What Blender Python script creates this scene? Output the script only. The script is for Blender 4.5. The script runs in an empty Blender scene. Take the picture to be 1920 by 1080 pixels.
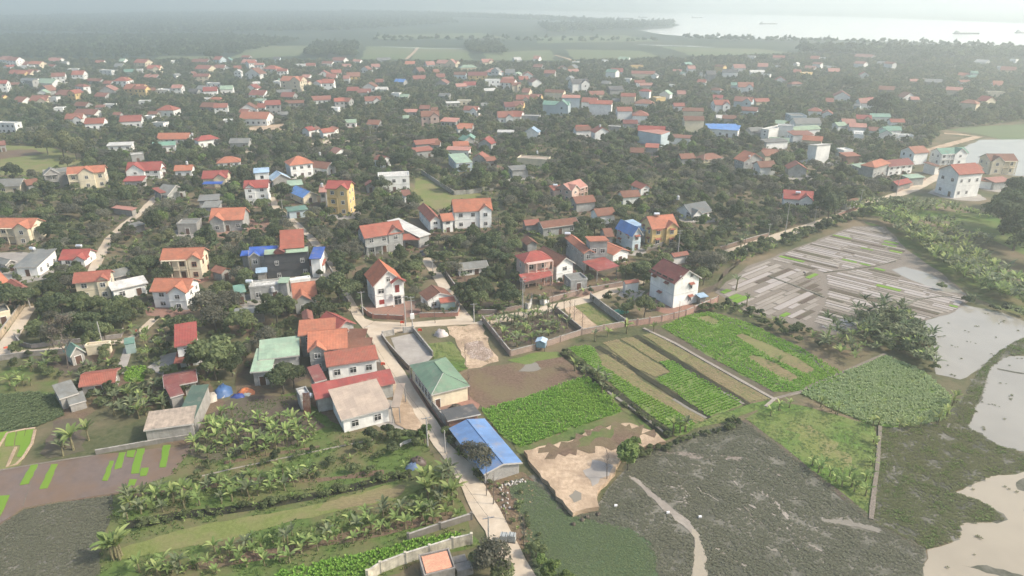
import bpy, math, random
import numpy as np
from mathutils import Vector, Matrix
C = bpy.context.scene.collection
SC = bpy.context.scene
# ------------------------------------------------ camera, world, sun, exposure
CAMH, PITCH, FOC = 78.0, math.radians(22.4), 1320.0      # FOC in pixels of a 1920 wide frame
cam = bpy.data.objects.new('camera', bpy.data.cameras.new('camera'))
C.objects.link(cam); SC.camera = cam
cam.location = (0, 0, CAMH); cam.rotation_euler = (math.pi/2-PITCH, 0, 0)
cam.data.sensor_width = 36; cam.data.lens = FOC/1920*36; cam.data.clip_end = 60000; cam.data.clip_start = 1
SUN_AZ, SUN_EL = math.radians(99), math.radians(42)      # azimuth clockwise from the view direction (+Y)
w = bpy.data.worlds.new('World'); SC.world = w; w.use_nodes = True
nt = w.node_tree; sky = nt.nodes.new('ShaderNodeTexSky'); sky.sky_type = 'NISHITA'; sky.sun_disc = False
sky.sun_elevation = SUN_EL; sky.sun_rotation = SUN_AZ; sky.air_density = 1.2; sky.dust_density = 4.0; sky.ozone_density = 1.0
nt.links.new(sky.outputs[0], nt.nodes['Background'].inputs[0]); nt.nodes['Background'].inputs[1].default_value = 0.15
sl = bpy.data.lights.new('sun', 'SUN'); sl.energy = 2.6; sl.angle = math.radians(4); sl.color = (1, .92, .8)
so = bpy.data.objects.new('sun', sl); C.objects.link(so)
sd = Vector((math.sin(SUN_AZ)*math.cos(SUN_EL), math.cos(SUN_AZ)*math.cos(SUN_EL), math.sin(SUN_EL)))
so.rotation_euler = sd.to_track_quat('Z', 'Y').to_euler(); so.location = (300, 100, 400)
SC.view_settings.view_transform = 'Standard'; SC.view_settings.look = 'None'; SC.view_settings.exposure = 0.8; SC.view_settings.gamma = 1
SC.cycles.use_denoising = True; SC.cycles.max_bounces = 5; SC.cycles.diffuse_bounces = 2; SC.cycles.transparent_max_bounces = 4
SC.cycles.volume_bounces = 1
HAZE_D, HAZE_G, HAZE_C = 0.00058, 0.5, (0.82, 0.895, 0.88)
# ------------------------------------------------ pixel <-> place
cp, sp = math.cos(PITCH), math.sin(PITCH)
def G(px, py, z=0.0):
    u = (px-960)/FOC; v = (540-py)/FOC
    dx, dy, dz = u, cp+v*sp, v*cp-sp
    t = (z-CAMH)/dz
    return Vector((dx*t, dy*t, z))
def proj(x, y, z=0.0):
    zz = z-CAMH; dep = y*cp-zz*sp; up = y*sp+zz*cp
    return 960+FOC*x/dep, 540-FOC*up/dep
def inpoly(P, poly):
    P = np.atleast_2d(P); x, y = P[:, 0], P[:, 1]; n = len(poly); ins = np.zeros(len(P), bool); j = n-1
    for i in range(n):
        xi, yi = poly[i][0], poly[i][1]; xj, yj = poly[j][0], poly[j][1]
        c = ((yi > y) != (yj > y)) & (x < (xj-xi)*(y-yi)/((yj-yi) or 1e-9)+xi); ins ^= c; j = i
    return ins
# ------------------------------------------------ materials
MATS = {}
class NB:
    def __init__(s, name):
        s.m = bpy.data.materials.new(name); s.m.use_nodes = True; s.t = s.m.node_tree; s.b = s.t.nodes['Principled BSDF']; MATS[name] = s.m
    def n(s, typ, **kw):
        nd = s.t.nodes.new(typ)
        for k, v in kw.items():
            if k.startswith('i_'): nd.inputs[k[2:].replace('_', ' ')].default_value = v
            else: setattr(nd, k, v)
        return nd
    def l(s, a, b): s.t.links.new(a, b)
    def noise(s, vec, scale, detail=3, rough=.6):
        nd = s.n('ShaderNodeTexNoise'); nd.inputs['Scale'].default_value = scale; nd.inputs['Detail'].default_value = detail; nd.inputs['Roughness'].default_value = rough
        s.l(vec, nd.inputs['Vector']); return nd.outputs['Fac']
    def ramp(s, fac, stops):
        r = s.n('ShaderNodeValToRGB'); e = r.color_ramp.elements
        while len(e) < len(stops): e.new(.5)
        for el, (p, c) in zip(e, stops): el.position = p; el.color = (*c, 1) if len(c) == 3 else c
        s.l(fac, r.inputs[0]); return r.outputs[0]
    def mix(s, f, a, b, mode='MIX'):
        m = s.n('ShaderNodeMix', data_type='RGBA', blend_type=mode)
        for k, v in ((0, f), (6, a), (7, b)):
            if isinstance(v, (int, float)): m.inputs[k].default_value = v
            elif isinstance(v, tuple): m.inputs[k].default_value = (*v, 1)
            else: s.l(v, m.inputs[k])
        return m.outputs[2]
    def math(s, op, a, b=0.0):
        m = s.n('ShaderNodeMath', operation=op)
        for k, v in ((0, a), (1, b)):
            if isinstance(v, (int, float)): m.inputs[k].default_value = v
            else: s.l(v, m.inputs[k])
        return m.outputs[0]
    def bump(s, h, strength=.4, dist=.1):
        b = s.n('ShaderNodeBump'); b.inputs['Strength'].default_value = strength; b.inputs['Distance'].default_value = dist
        s.l(h, b.inputs['Height']); s.l(b.outputs[0], s.b.inputs['Normal'])
def pos(nb): return nb.n('ShaderNodeNewGeometry').outputs['Position']
def gmat(name, cols, fine=1.2, coarse=.06, rough=.95, bump=.5, spec=.15, stretch=None, contrast=.22):
    """ground: three colours over a fine and a coarse noise"""
    nb = NB(name); v = pos(nb)
    if stretch:
        mp = nb.n('ShaderNodeMapping'); mp.inputs['Rotation'].default_value = (0, 0, stretch[0]); mp.inputs['Scale'].default_value = (stretch[1], 1, 1); nb.l(v, mp.inputs[0]); v = mp.outputs[0]
    f = nb.noise(v, fine, 6, .7); g = nb.noise(v, coarse, 4, .6)
    c1 = nb.ramp(f, [(.5-contrast, cols[0]), (.5+contrast, cols[1])])
    c2 = nb.mix(nb.ramp(g, [(.42, (0, 0, 0)), (.62, (1, 1, 1))]), c1, nb.mix(.75, c1, cols[2]))
    nb.l(c2, nb.b.inputs['Base Color']); nb.b.inputs['Roughness'].default_value = rough; nb.b.inputs['Specular IOR Level'].default_value = spec
    nb.bump(f, bump, .15); return nb.m
def omat(name, dirt=.35, rough=.8, bands=None, spec=.3, brick=False, metal=0, streak=True):
    """painted surface in the object's own colour, with dirt; UV is in metres on every face"""
    nb = NB(name); oc = nb.n('ShaderNodeObjectInfo').outputs['Color']; uv = nb.n('ShaderNodeTexCoord').outputs['UV']; p = pos(nb)
    d = nb.noise(p, .9, 5, .65)
    if streak:
        mp = nb.n('ShaderNodeMapping'); mp.inputs['Scale'].default_value = (2.2, .25, 1); nb.l(uv, mp.inputs[0])
        d = nb.math('MULTIPLY', d, nb.math('ADD', nb.noise(mp.outputs[0], 1.0, 4, .6), .5))
    c = nb.mix(nb.ramp(d, [(.28, (dirt,)*3), (.7, (0, 0, 0))]), oc, (.13, .12, .1))
    c = nb.mix(1.0, c, nb.ramp(nb.noise(p, .25, 2), [(.3, (.86, .86, .86)), (.7, (1.08, 1.07, 1.05))]), 'MULTIPLY')
    hgt = d
    if bands:     # sheets and courses of slightly different age
        pb = nb.n('ShaderNodeTexBrick'); pb.inputs['Scale'].default_value = 1.0; pb.inputs['Brick Width'].default_value = 1.05 if bands > 4 else .9; pb.inputs['Row Height'].default_value = 3.1 if bands > 4 else .5; pb.inputs['Mortar Size'].default_value = .012; nb.l(uv, pb.inputs['Vector'])
        pb.inputs['Color1'].default_value = (1.1, 1.09, 1.07, 1); pb.inputs['Color2'].default_value = (.84, .84, .85, 1); pb.inputs['Mortar'].default_value = (.62, .6, .58, 1); c = nb.mix(.8, c, pb.outputs['Color'], 'MULTIPLY')
        c = nb.mix(nb.ramp(nb.noise(p, .55, 5, .7), [(.52, (0, 0, 0)), (.72, (.55,)*3)]), c, (.2, .13, .09) if bands < 4 else (.3, .25, .2))
    if bands:
        wv = nb.n('ShaderNodeTexWave', wave_type='BANDS', bands_direction='X'); wv.inputs['Scale'].default_value = bands*math.pi/10/ math.pi*3.14159
        wv.inputs['Distortion'].default_value = 0.0; nb.l(uv, wv.inputs['Vector']); hgt = wv.outputs['Fac']
        c = nb.mix(1.0, c, nb.ramp(hgt, [(0, (.82, .82, .82)), (.6, (1, 1, 1))]), 'MULTIPLY')
    if brick:
        bt = nb.n('ShaderNodeTexBrick'); bt.inputs['Scale'].default_value = 1.6; bt.inputs['Mortar Size'].default_value = .035; nb.l(uv, bt.inputs['Vector'])
        bt.inputs['Color1'].default_value = (1.1, 1.05, 1, 1); bt.inputs['Color2'].default_value = (.7, .68, .68, 1); bt.inputs['Mortar'].default_value = (1.3, 1.4, 1.5, 1)
        c = nb.mix(1.0, c, bt.outputs['Color'], 'MULTIPLY')
    nb.l(c, nb.b.inputs['Base Color']); nb.b.inputs['Roughness'].default_value = rough; nb.b.inputs['Specular IOR Level'].default_value = spec; nb.b.inputs['Metallic'].default_value = metal
    nb.bump(hgt, .35, .05); return nb.m
def leafmat(name, c1, c2, trans=.25, isl=True, vary=.6):
    nb = NB(name); g = nb.n('ShaderNodeNewGeometry'); oi = nb.n('ShaderNodeObjectInfo')
    c = nb.mix(g.outputs['Random Per Island'] if isl else nb.noise(g.outputs['Position'], .8), c1, c2)
    hs = nb.n('ShaderNodeHueSaturation'); nb.l(c, hs.inputs['Color'])
    r = nb.math('ADD', nb.math('MULTIPLY', oi.outputs['Random'], vary), 1-vary/2); nb.l(r, hs.inputs['Value'])
    h = nb.math('ADD', nb.math('MULTIPLY', nb.noise(g.outputs['Position'], .03, 2), .07), .465); nb.l(h, hs.inputs['Hue'])
    nb.l(hs.outputs[0], nb.b.inputs['Base Color']); nb.b.inputs['Roughness'].default_value = .7; nb.b.inputs['Specular IOR Level'].default_value = .25
    tr = nb.n('ShaderNodeBsdfTranslucent'); nb.l(hs.outputs[0], tr.inputs[0]); mx = nb.n('ShaderNodeMixShader'); mx.inputs[0].default_value = trans
    out = nb.t.nodes['Material Output']; nb.l(nb.b.outputs[0], mx.inputs[1]); nb.l(tr.outputs[0], mx.inputs[2]); nb.l(mx.outputs[0], out.inputs[0]); return nb.m
def plain(name, col, rough=.7, metal=0, spec=.3, col2=None, scale=3):
    nb = NB(name); p = pos(nb); c2 = col2 or tuple(x*.7 for x in col)
    nb.l(nb.ramp(nb.noise(p, scale, 4), [(.35, c2), (.65, col)]), nb.b.inputs['Base Color']); nb.b.inputs['Roughness'].default_value = rough; nb.b.inputs['Metallic'].default_value = metal
    nb.b.inputs['Specular IOR Level'].default_value = spec; return nb.m
omat('wall', .22, .9); omat('wall_old', .6, .95); omat('tile_roof', .3, .8, bands=3.0, streak=False); omat('metal_roof', .3, .5, bands=4.5, spec=.4, streak=False)
omat('brick', .3, .9, brick=True); omat('concrete', .75, .95); omat('paint', .2, .6); omat('sheet_plastic', .2, .45, streak=False)
plain('glass', (.03, .035, .04), .15, 0, .6); plain('bark', (.12, .1, .08), .9, col2=(.05, .045, .035)); plain('bare_bark', (.16, .13, .11), .9, col2=(.09, .075, .065))
plain('steel', (.6, .6, .6), .3, .9); plain('pole_concrete', (.42, .41, .39), .9, col2=(.3, .29, .27)); plain('wire', (.06, .06, .06)); plain('banana_stem', (.2, .19, .1), .8, col2=(.1, .08, .05))
leafmat('leaf_dark', (.05, .07, .034), (.125, .155, .075), .42); leafmat('leaf_olive', (.115, .13, .06), (.215, .22, .11), .4); leafmat('leaf_mid', (.088, .115, .05), (.195, .23, .105), .45)
leafmat('leaf_dull', (.1, .105, .072), (.19, .185, .135), .4); leafmat('leaf_bright', (.09, .15, .04), (.2, .27, .09), .35)
leafmat('banana_leaf', (.13, .2, .06), (.38, .43, .16), .4, isl=True, vary=.5); leafmat('banana_dull', (.09, .12, .06), (.25, .27, .15), .35, vary=.5); leafmat('palm_leaf', (.05, .08, .035), (.1, .13, .06))
leafmat('crop_leaf', (.16, .32, .05), (.29, .46, .09), .4, vary=0); leafmat('crop_dull', (.09, .14, .045), (.19, .25, .085), .35, vary=0); leafmat('weed_leaf', (.095, .1, .066), (.175, .178, .125), .25, vary=0)
leafmat('weed_green', (.09, .13, .06), (.16, .205, .1), .3, vary=0); leafmat('weed_olive', (.08, .09, .042), (.17, .185, .085), .3, vary=0); leafmat('seedling_leaf', (.14, .27, .03), (.22, .36, .05), .3, vary=0); leafmat('crop_pale', (.27, .36, .17), (.42, .5, .28), .35, vary=0); leafmat('dry_stubble', (.2, .16, .09), (.32, .26, .15), .1, vary=0)
leafmat('twig_leaf', (.1, .09, .07), (.17, .14, .11), .2)
gmat('earth_green', [(.045, .06, .026), (.11, .11, .058), (.2, .15, .1)], .9, .05)
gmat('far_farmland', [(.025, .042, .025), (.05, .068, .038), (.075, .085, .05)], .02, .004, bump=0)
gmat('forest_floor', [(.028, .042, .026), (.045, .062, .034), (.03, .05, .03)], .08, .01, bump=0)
gmat('light_field', [(.09, .125, .06), (.125, .155, .075), (.15, .15, .085)], .1, .01, bump=0, stretch=(.3, .1))
gmat('grass_lawn', [(.06, .115, .025), (.12, .19, .045), (.16, .165, .065)], 1.4, .09)
gmat('grass_rough', [(.05, .085, .022), (.11, .16, .045), (.15, .12, .07)], 1.0, .12)
gmat('grass_light', [(.1, .13, .035), (.18, .2, .07), (.2, .17, .09)], 1.5, .15)
gmat('crop_soil', [(.07, .13, .03), (.14, .22, .05), (.16, .19, .07)], 2.0, .1)
gmat('soil', [(.08, .055, .038), (.19, .13, .095), (.15, .125, .07)], 1.6, .12, bump=.9)
gmat('soil_dark', [(.07, .055, .045), (.13, .1, .08), (.1, .1, .06)], 1.4, .15)
gmat('stubble', [(.13, .11, .06), (.25, .2, .11), (.17, .18, .07)], 2.2, .12, stretch=(.6, .6))
gmat('sand', [(.33, .245, .165), (.52, .4, .285), (.26, .19, .13)], 1.1, .16, bump=1.0, contrast=.16)
gmat('wet_mud', [(.115, .085, .068), (.17, .125, .1), (.16, .1, .055)], .5, .12, rough=.42, bump=.12, spec=.5)
gmat('pale_mud', [(.21, .185, .155), (.33, .295, .25), (.2, .175, .145)], 1.2, .09, rough=.7, bump=.2, spec=.3)
gmat('dark_mud', [(.13, .112, .092), (.24, .208, .175), (.17, .148, .12)], 2.2, .15, rough=.8)
gmat('ditch_mud', [(.015, .017, .012), (.035, .035, .025), (.05, .05, .03)], 1.5, .2)
gmat('marsh_mud', [(.04, .043, .032), (.11, .11, .082), (.19, .18, .15)], 1.6, .14, rough=.9, bump=.6)
gmat('marsh_green', [(.05, .075, .038), (.09, .13, .065), (.08, .09, .06)], 2.2, .08, rough=.9, bump=.6)
gmat('concrete_road', [(.4, .34, .26), (.54, .465, .365), (.4, .325, .24)], .7, .15, rough=.9, bump=.15)
gmat('yard_concrete', [(.27, .25, .22), (.37, .345, .31), (.24, .22, .2)], .6, .2, rough=.9, bump=.15)
gmat('brick_yard', [(.22, .12, .09), (.3, .17, .13), (.2, .15, .12)], 1.5, .2)
gmat('rubble', [(.16, .11, .08), (.5, .42, .36), (.2, .14, .1)], 3.0, .4, bump=1.0, contrast=.12)
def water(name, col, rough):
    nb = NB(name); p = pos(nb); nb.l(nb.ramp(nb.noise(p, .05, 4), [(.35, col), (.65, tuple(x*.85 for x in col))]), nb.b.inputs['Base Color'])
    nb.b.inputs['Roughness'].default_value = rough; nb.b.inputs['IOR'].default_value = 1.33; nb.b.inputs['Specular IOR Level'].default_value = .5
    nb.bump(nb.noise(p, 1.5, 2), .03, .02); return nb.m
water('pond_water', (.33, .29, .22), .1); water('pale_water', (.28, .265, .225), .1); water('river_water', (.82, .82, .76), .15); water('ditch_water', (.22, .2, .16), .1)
# ------------------------------------------------ mesh helpers
def mesh_np(name, V, F, m, uv=False):
    """V (n,3) array, F (k,4) or (k,3) int array -> mesh"""
    me = bpy.data.meshes.new(name); V = np.asarray(V, np.float32); F = np.asarray(F, np.int32); k = F.shape[1]
    me.vertices.add(len(V)); me.vertices.foreach_set('co', V.ravel()); me.loops.add(F.size); me.loops.foreach_set('vertex_index', F.ravel())
    me.polygons.add(len(F)); me.polygons.foreach_set('loop_start', np.arange(0, F.size, k, dtype=np.int32)); me.polygons.foreach_set('loop_total', np.full(len(F), k, np.int32))
    me.update(calc_edges=True); me.materials.append(MATS[m]); return me
def link(name, me, parent=None, col=None):
    o = bpy.data.objects.new(name, me); C.objects.link(o)
    if parent is not None: o.parent = parent
    if col is not None: o.color = (*col, 1)
    return o
class MB:
    """collects polygons with metric UVs"""
    def __init__(s): s.V = []; s.F = []; s.M = []
    def poly(s, pts, mi=0):
        i = len(s.V); s.V += [tuple(p) for p in pts]; s.F.append(tuple(range(i, i+len(pts)))); s.M.append(mi); return s
    def box(s, x0, x1, y0, y1, z0, z1):
        v = [(x0, y0, z0), (x1, y0, z0), (x1, y1, z0), (x0, y1, z0), (x0, y0, z1), (x1, y0, z1), (x1, y1, z1), (x0, y1, z1)]
        i = len(s.V); s.V += v
        for f in ((0, 3, 2, 1), (4, 5, 6, 7), (0, 1, 5, 4), (1, 2, 6, 5), (2, 3, 7, 6), (3, 0, 4, 7)): s.F.append(tuple(i+k for k in f)); s.M.append(0)
        return s
    def prism(s, pts, off):
        """polygon pts extruded by vector off"""
        a = [Vector(p) for p in pts]; b = [p+Vector(off) for p in a]; i = len(s.V); n = len(a); s.V += [tuple(p) for p in a+b]
        s.F.append(tuple(i+k for k in range(n))); s.F.append(tuple(i+n+k for k in reversed(range(n)))); s.M += [0, 0]
        for k in range(n): s.F.append((i+k, i+(k+1) % n, i+n+(k+1) % n, i+n+k)[::-1]); s.M.append(0)
        return s
    def tube(s, p0, p1, r0, r1, n=6, cap=True):
        p0, p1 = Vector(p0), Vector(p1); d = (p1-p0).normalized(); a = d.orthogonal().normalized(); b = d.cross(a); i = len(s.V)
        for p, r in ((p0, r0), (p1, r1)):
            for k in range(n): t = 2*math.pi*k/n; s.V.append(tuple(p+(a*math.cos(t)+b*math.sin(t))*r))
        for k in range(n): s.F.append((i+k, i+(k+1) % n, i+n+(k+1) % n, i+n+k)); s.M.append(0)
        if cap: s.F.append(tuple(i+n+k for k in range(n))); s.F.append(tuple(i+k for k in reversed(range(n)))); s.M += [0, 0]
        return s
    def mesh(s, name, m):
        me = bpy.data.meshes.new(name); me.from_pydata(s.V, [], s.F); uv = me.uv_layers.new(name='UVMap').data
        for p in me.polygons:
            n = p.normal; u = Vector((0, 0, 1)).cross(n); u = u.normalized() if u.length > .05 else Vector((1, 0, 0)); v = n.cross(u)
            for li in p.loop_indices: co = me.vertices[me.loops[li].vertex_index].co; uv[li].uv = (co.dot(u), co.dot(v))
        me.materials.append(MATS[m]); return me
    def build(s, name, m, parent=None, col=None):
        if not s.F: return None
        return link(name, s.mesh(name, m), parent, col)
def tag(o, label=None, cat=None, group=None, kind=None):
    if label: o['label'] = label
    if cat: o['category'] = cat
    if group: o['group'] = group
    if kind: o['kind'] = kind
    return o
def empty(name, loc, rz=0):
    o = bpy.data.objects.new(name, None); C.objects.link(o); o.location = loc; o.rotation_euler = (0, 0, rz); o.empty_display_size = .5; return o
def copy_tree(o, parent=None):
    c = o.copy(); C.objects.link(c); c.parent = parent
    for ch in o.children: copy_tree(ch, c)
    return c
AUTO, LM = [], []        # things to be labelled at the end; landmarks
def auto(o, desc, cat, group, p=None):
    tag(o, None, cat, group); q = p if p is not None else o.location; AUTO.append((o, desc, proj(q[0], q[1], 0)))
def landmark(px, py, name): LM.append((px, py, name))
rng = np.random.default_rng(7); random.seed(7)
# ------------------------------------------------ ground sheets
AREAS = {}
def rag(pts, amp, step):
    out = []
    for i in range(len(pts)):
        a, b = Vector(pts[i][:2]), Vector(pts[(i+1) % len(pts)][:2]); L = (b-a).length; n = max(1, int(L/step)); nn = Vector((-(b-a).y, (b-a).x)).normalized() if L > 1e-6 else Vector((0, 0))
        for k in range(n):
            q = a.lerp(b, k/n); w_ = 0 if k == 0 else amp
            out.append(q+nn*(random.uniform(-1, 1)*w_))
    return out
ZC = [0]
def zjit():      # sheets of one layer still lie a little apart
    ZC[0] = (ZC[0]+5) % 13; return ZC[0]*.0013
def sheet(name, px, m, z, amp=.35, step=1.6, kind='structure', label=None, cat=None, group=None, thick=0, area=None):
    z += zjit() if z < 1 else 0; P = [G(*q) for q in px]; Q = rag(P, amp, step) if amp else [p.xy for p in P]
    if area: AREAS[area] = [(p.x, p.y) for p in P]
    mb = MB(); T = [(q.x, q.y, z) for q in Q]
    a = sum(T[i][0]*T[(i+1) % len(T)][1]-T[(i+1) % len(T)][0]*T[i][1] for i in range(len(T)))
    if a < 0: T = T[::-1]
    if thick: mb.prism([(x, y, z-thick) for x, y, z in T], (0, 0, thick))
    else: mb.poly(T)
    o = mb.build(name, m); tag(o, label, cat, group, kind); return o
def ribbon(name, line, m, z, thick=.1, amp=.12, **kw):
    """line: list of (left px, right px) pairs -> sheet"""
    return sheet(name, [a for a, b in line]+[b for a, b in reversed(line)], m, z, amp, 2.5, thick=thick, **kw)
def strip(name, pts, wdt, m, z, thick=0, amp=.15, kind='structure', area=None):
    z += zjit(); P = [G(*q).xy for q in pts]; Lf, Rt = [], []
    for i, p in enumerate(P):
        d = (P[min(i+1, len(P)-1)]-P[max(i-1, 0)]).normalized(); n = Vector((-d.y, d.x)); ww = wdt[i] if isinstance(wdt, (list, tuple)) else wdt
        Lf.append(p+n*ww/2); Rt.append(p-n*ww/2)
    W = Lf+Rt[::-1]
    if area: AREAS[area] = [(p.x, p.y) for p in W]
    Q = rag(W, amp, 3) if amp else W; T = [(q.x, q.y, z) for q in Q]
    a = sum(T[i][0]*T[(i+1) % len(T)][1]-T[(i+1) % len(T)][0]*T[i][1] for i in range(len(T)))
    if a < 0: T = T[::-1]
    mb = MB()
    if thick: mb.prism([(x, y, z-thick) for x, y, z in T], (0, 0, thick))
    else: mb.poly(T)
    o = mb.build(name, m); tag(o, None, None, None, kind); return o
MB().poly([(-26000, -400, 0), (26000, -400, 0), (26000, 30000, 0), (-26000, 30000, 0)]).build('ground', 'earth_green')['kind'] = 'structure'
# ================================================ the ground: far land, river
def zf(k): return .25+.12*k      # far layers stand further apart
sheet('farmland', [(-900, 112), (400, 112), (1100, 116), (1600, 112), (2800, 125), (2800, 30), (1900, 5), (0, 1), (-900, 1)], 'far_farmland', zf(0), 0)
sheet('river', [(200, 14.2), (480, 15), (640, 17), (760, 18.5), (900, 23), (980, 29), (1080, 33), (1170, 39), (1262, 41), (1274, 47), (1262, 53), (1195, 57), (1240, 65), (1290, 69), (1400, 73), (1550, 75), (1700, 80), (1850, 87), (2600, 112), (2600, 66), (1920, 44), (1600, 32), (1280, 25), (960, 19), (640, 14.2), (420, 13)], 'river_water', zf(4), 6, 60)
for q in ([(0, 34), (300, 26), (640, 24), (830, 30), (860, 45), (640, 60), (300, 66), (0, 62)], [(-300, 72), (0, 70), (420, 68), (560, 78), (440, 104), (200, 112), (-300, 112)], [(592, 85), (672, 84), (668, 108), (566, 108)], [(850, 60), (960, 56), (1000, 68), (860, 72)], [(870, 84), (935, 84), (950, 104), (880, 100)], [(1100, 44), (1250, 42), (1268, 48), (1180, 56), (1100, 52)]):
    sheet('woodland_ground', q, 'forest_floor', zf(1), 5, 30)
for q in ([(477, 87), (586, 86), (562, 105), (430, 112)], [(688, 87), (780, 89), (763, 112), (675, 112)], [(826, 91), (874, 94), (889, 113), (812, 113)], [(905, 100), (1030, 94), (1041, 114), (912, 113)], [(1057, 93), (1200, 96), (1240, 108), (1075, 112)], [(300, 105), (420, 107), (410, 116), (290, 114)], [(780, 89), (826, 91), (812, 113), (770, 112)], [(1240, 88), (1420, 92), (1500, 101), (1300, 106)], [(700, 66), (900, 62), (960, 72), (700, 74)], [(1000, 70), (1170, 66), (1240, 78), (1010, 82)]):
    sheet('field', q, 'light_field', zf(2), 3, 30)
strip('water_channel', [(715, 88), (760, 90), (800, 91.5), (870, 92)], [5, 8, 6, 9], 'river_water', zf(3), 0, 1.5)
strip('water_channel', [(1195, 84), (1240, 86), (1290, 87), (1340, 90)], [6, 12, 12, 6], 'river_water', zf(3), 0, 1.5)
strip('track', [(762, 112), (775, 100), (783, 90)], 5, 'sand', zf(3), 0, .5); strip('track', [(1040, 104), (1062, 110), (1085, 118)], 5, 'sand', zf(3), 0, .5)
sheet('sandbank', [(1500, 80), (1700, 84), (1760, 92), (1640, 95), (1500, 90)], 'light_field', zf(2), 5, 30)
# ------------------------------------------------ top right pond and fields
L1, L2, L3, L4, L5 = .03, .05, .07, .09, .11
sheet('field', [(1770, 243), (1850, 236), (2250, 222), (2250, 262), (1880, 262), (1830, 250)], 'light_field', L1, .6, 4, area='far_right_field')
sheet('pond', [(1838, 262), (1880, 262), (2250, 256), (2250, 340), (1900, 330), (1780, 318), (1772, 300), (1795, 285), (1815, 272)], 'pale_water', L2, .7, 4, area='pond_a')
strip('dirt_road', [(1700, 296), (1745, 281), (1790, 268), (1835, 256), (1800, 252), (1770, 250)], 5, 'sand', L3, 0, .3, area='dirt_far')
sheet('grass_field', [(1600, 400), (1700, 392), (1860, 402), (1925, 440), (1925, 480), (1850, 445), (1780, 415), (1700, 410)], 'grass_lawn', L1, .6, 4)
sheet('pale_field', [(-5, 272), (90, 275), (160, 300), (140, 322), (-5, 330)], 'grass_light', L1, .8, 4, area='pale_field'); sheet('dirt_patch', [(-5, 282), (60, 280), (85, 288), (20, 296), (-5, 300)], 'soil', L2, .7, 3)
sheet('dirt_patch', [(452, 247), (470, 238), (545, 231), (530, 246), (470, 252)], 'sand', L1, .7, 3, area='dirt_a')
sheet('grass_yard', [(778, 335), (800, 330), (848, 366), (900, 362), (900, 378), (800, 396), (776, 372)], 'grass_light', L1, .5, 3, area='grass_yard')
sheet('dirt_patch', [(100, 225), (400, 215), (430, 235), (300, 240)], 'grass_rough', L1, 1, 6); sheet('dirt_patch', [(1290, 560), (1345, 530), (1400, 480), (1360, 505), (1345, 545)], 'soil_dark', L1, .5, 3)
# ------------------------------------------------ roads
RW = 'concrete_road'
ribbon('main_road', [((1035, 1250), (1150, 1250)), ((952, 1105), (1022, 1105)), ((938, 1080), (1004, 1080)), ((910, 997), (958, 997)), ((885, 960), (937, 955)), ((866, 915), (912, 915)), ((838, 868), (880, 868)), ((813, 836), (845, 836)), ((787, 790), (819, 790)), ((765, 765), (800, 765)), ((746, 742), (785, 742)), ((738, 719), (771, 719)), ((726, 696), (758, 696)), ((710, 670), (739, 670)), ((700, 645), (724, 646))], RW, .14, .14, area='road1')
sheet('road_junction', [(700, 646), (690, 628), (664, 598), (655, 578), (672, 580), (684, 598), (700, 603), (760, 606), (860, 598), (892, 605), (905, 601), (905, 610), (890, 608), (780, 614), (735, 626), (714, 632), (724, 646)], RW, .145, .1, 2.5, thick=.14, area='junction')
sheet('sand_apron', [(737, 720), (746, 722), (790, 795), (800, 812), (760, 805), (742, 796), (735, 770)], 'sand', .13, .3, 2, area='apron')
strip('village_road', [(905, 605), (980, 591), (1050, 574), (1104, 561), (1150, 545), (1200, 526)], 4.0, RW, .135, .13, .1, area='road2')
strip('village_road', [(1335, 482), (1370, 473), (1410, 460), (1460, 443), (1520, 424), (1570, 408), (1620, 388), (1680, 366), (1710, 356), (1745, 338), (1775, 322)], 4.6, RW, .13, .13, .1, area='road3')
strip('village_lane', [(874, 604), (862, 585), (845, 560), (825, 525), (808, 500), (797, 484)], [4.2, 3.6, 3.3, 3.2, 3.2, 3.2], RW, .12, .12, .1, area='lane1')
strip('village_lane', [(664, 582), (648, 555), (628, 515), (606, 480), (588, 452), (560, 425), (540, 408), (520, 392), (508, 370)], 2.8, RW, .12, .12, .1, area='lane2')
strip('village_lane', [(-10, 672), (10, 650), (35, 610), (58, 575)], [4, 3.6, 3.2, 2.8], RW, .12, .12, .1, area='lane3'); strip('village_lane', [(5, 662), (60, 660), (140, 652), (235, 640), (262, 625), (290, 598)], 2.2, RW, .13, .12, .1, area='lane4')
strip('village_lane', [(241, 652), (232, 680), (224, 702)], 2, 'yard_concrete', .11, .1, .1, area='lane5'); strip('village_lane', [(170, 520), (185, 485), (205, 448), (235, 420), (265, 398), (295, 368)], 3.2, RW, .12, .12, .1, area='lane6')
strip('village_lane', [(585, 270), (640, 266), (700, 261), (740, 258)], 3, RW, .12, .1, .1, area='lane7'); strip('village_lane', [(420, 292), (470, 284), (540, 272)], 3, RW, .12, .1, .1, area='lane8')
strip('village_lane', [(1640, 372), (1600, 398), (1560, 392)], 2.5, RW, .11, .1, .1)
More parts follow.
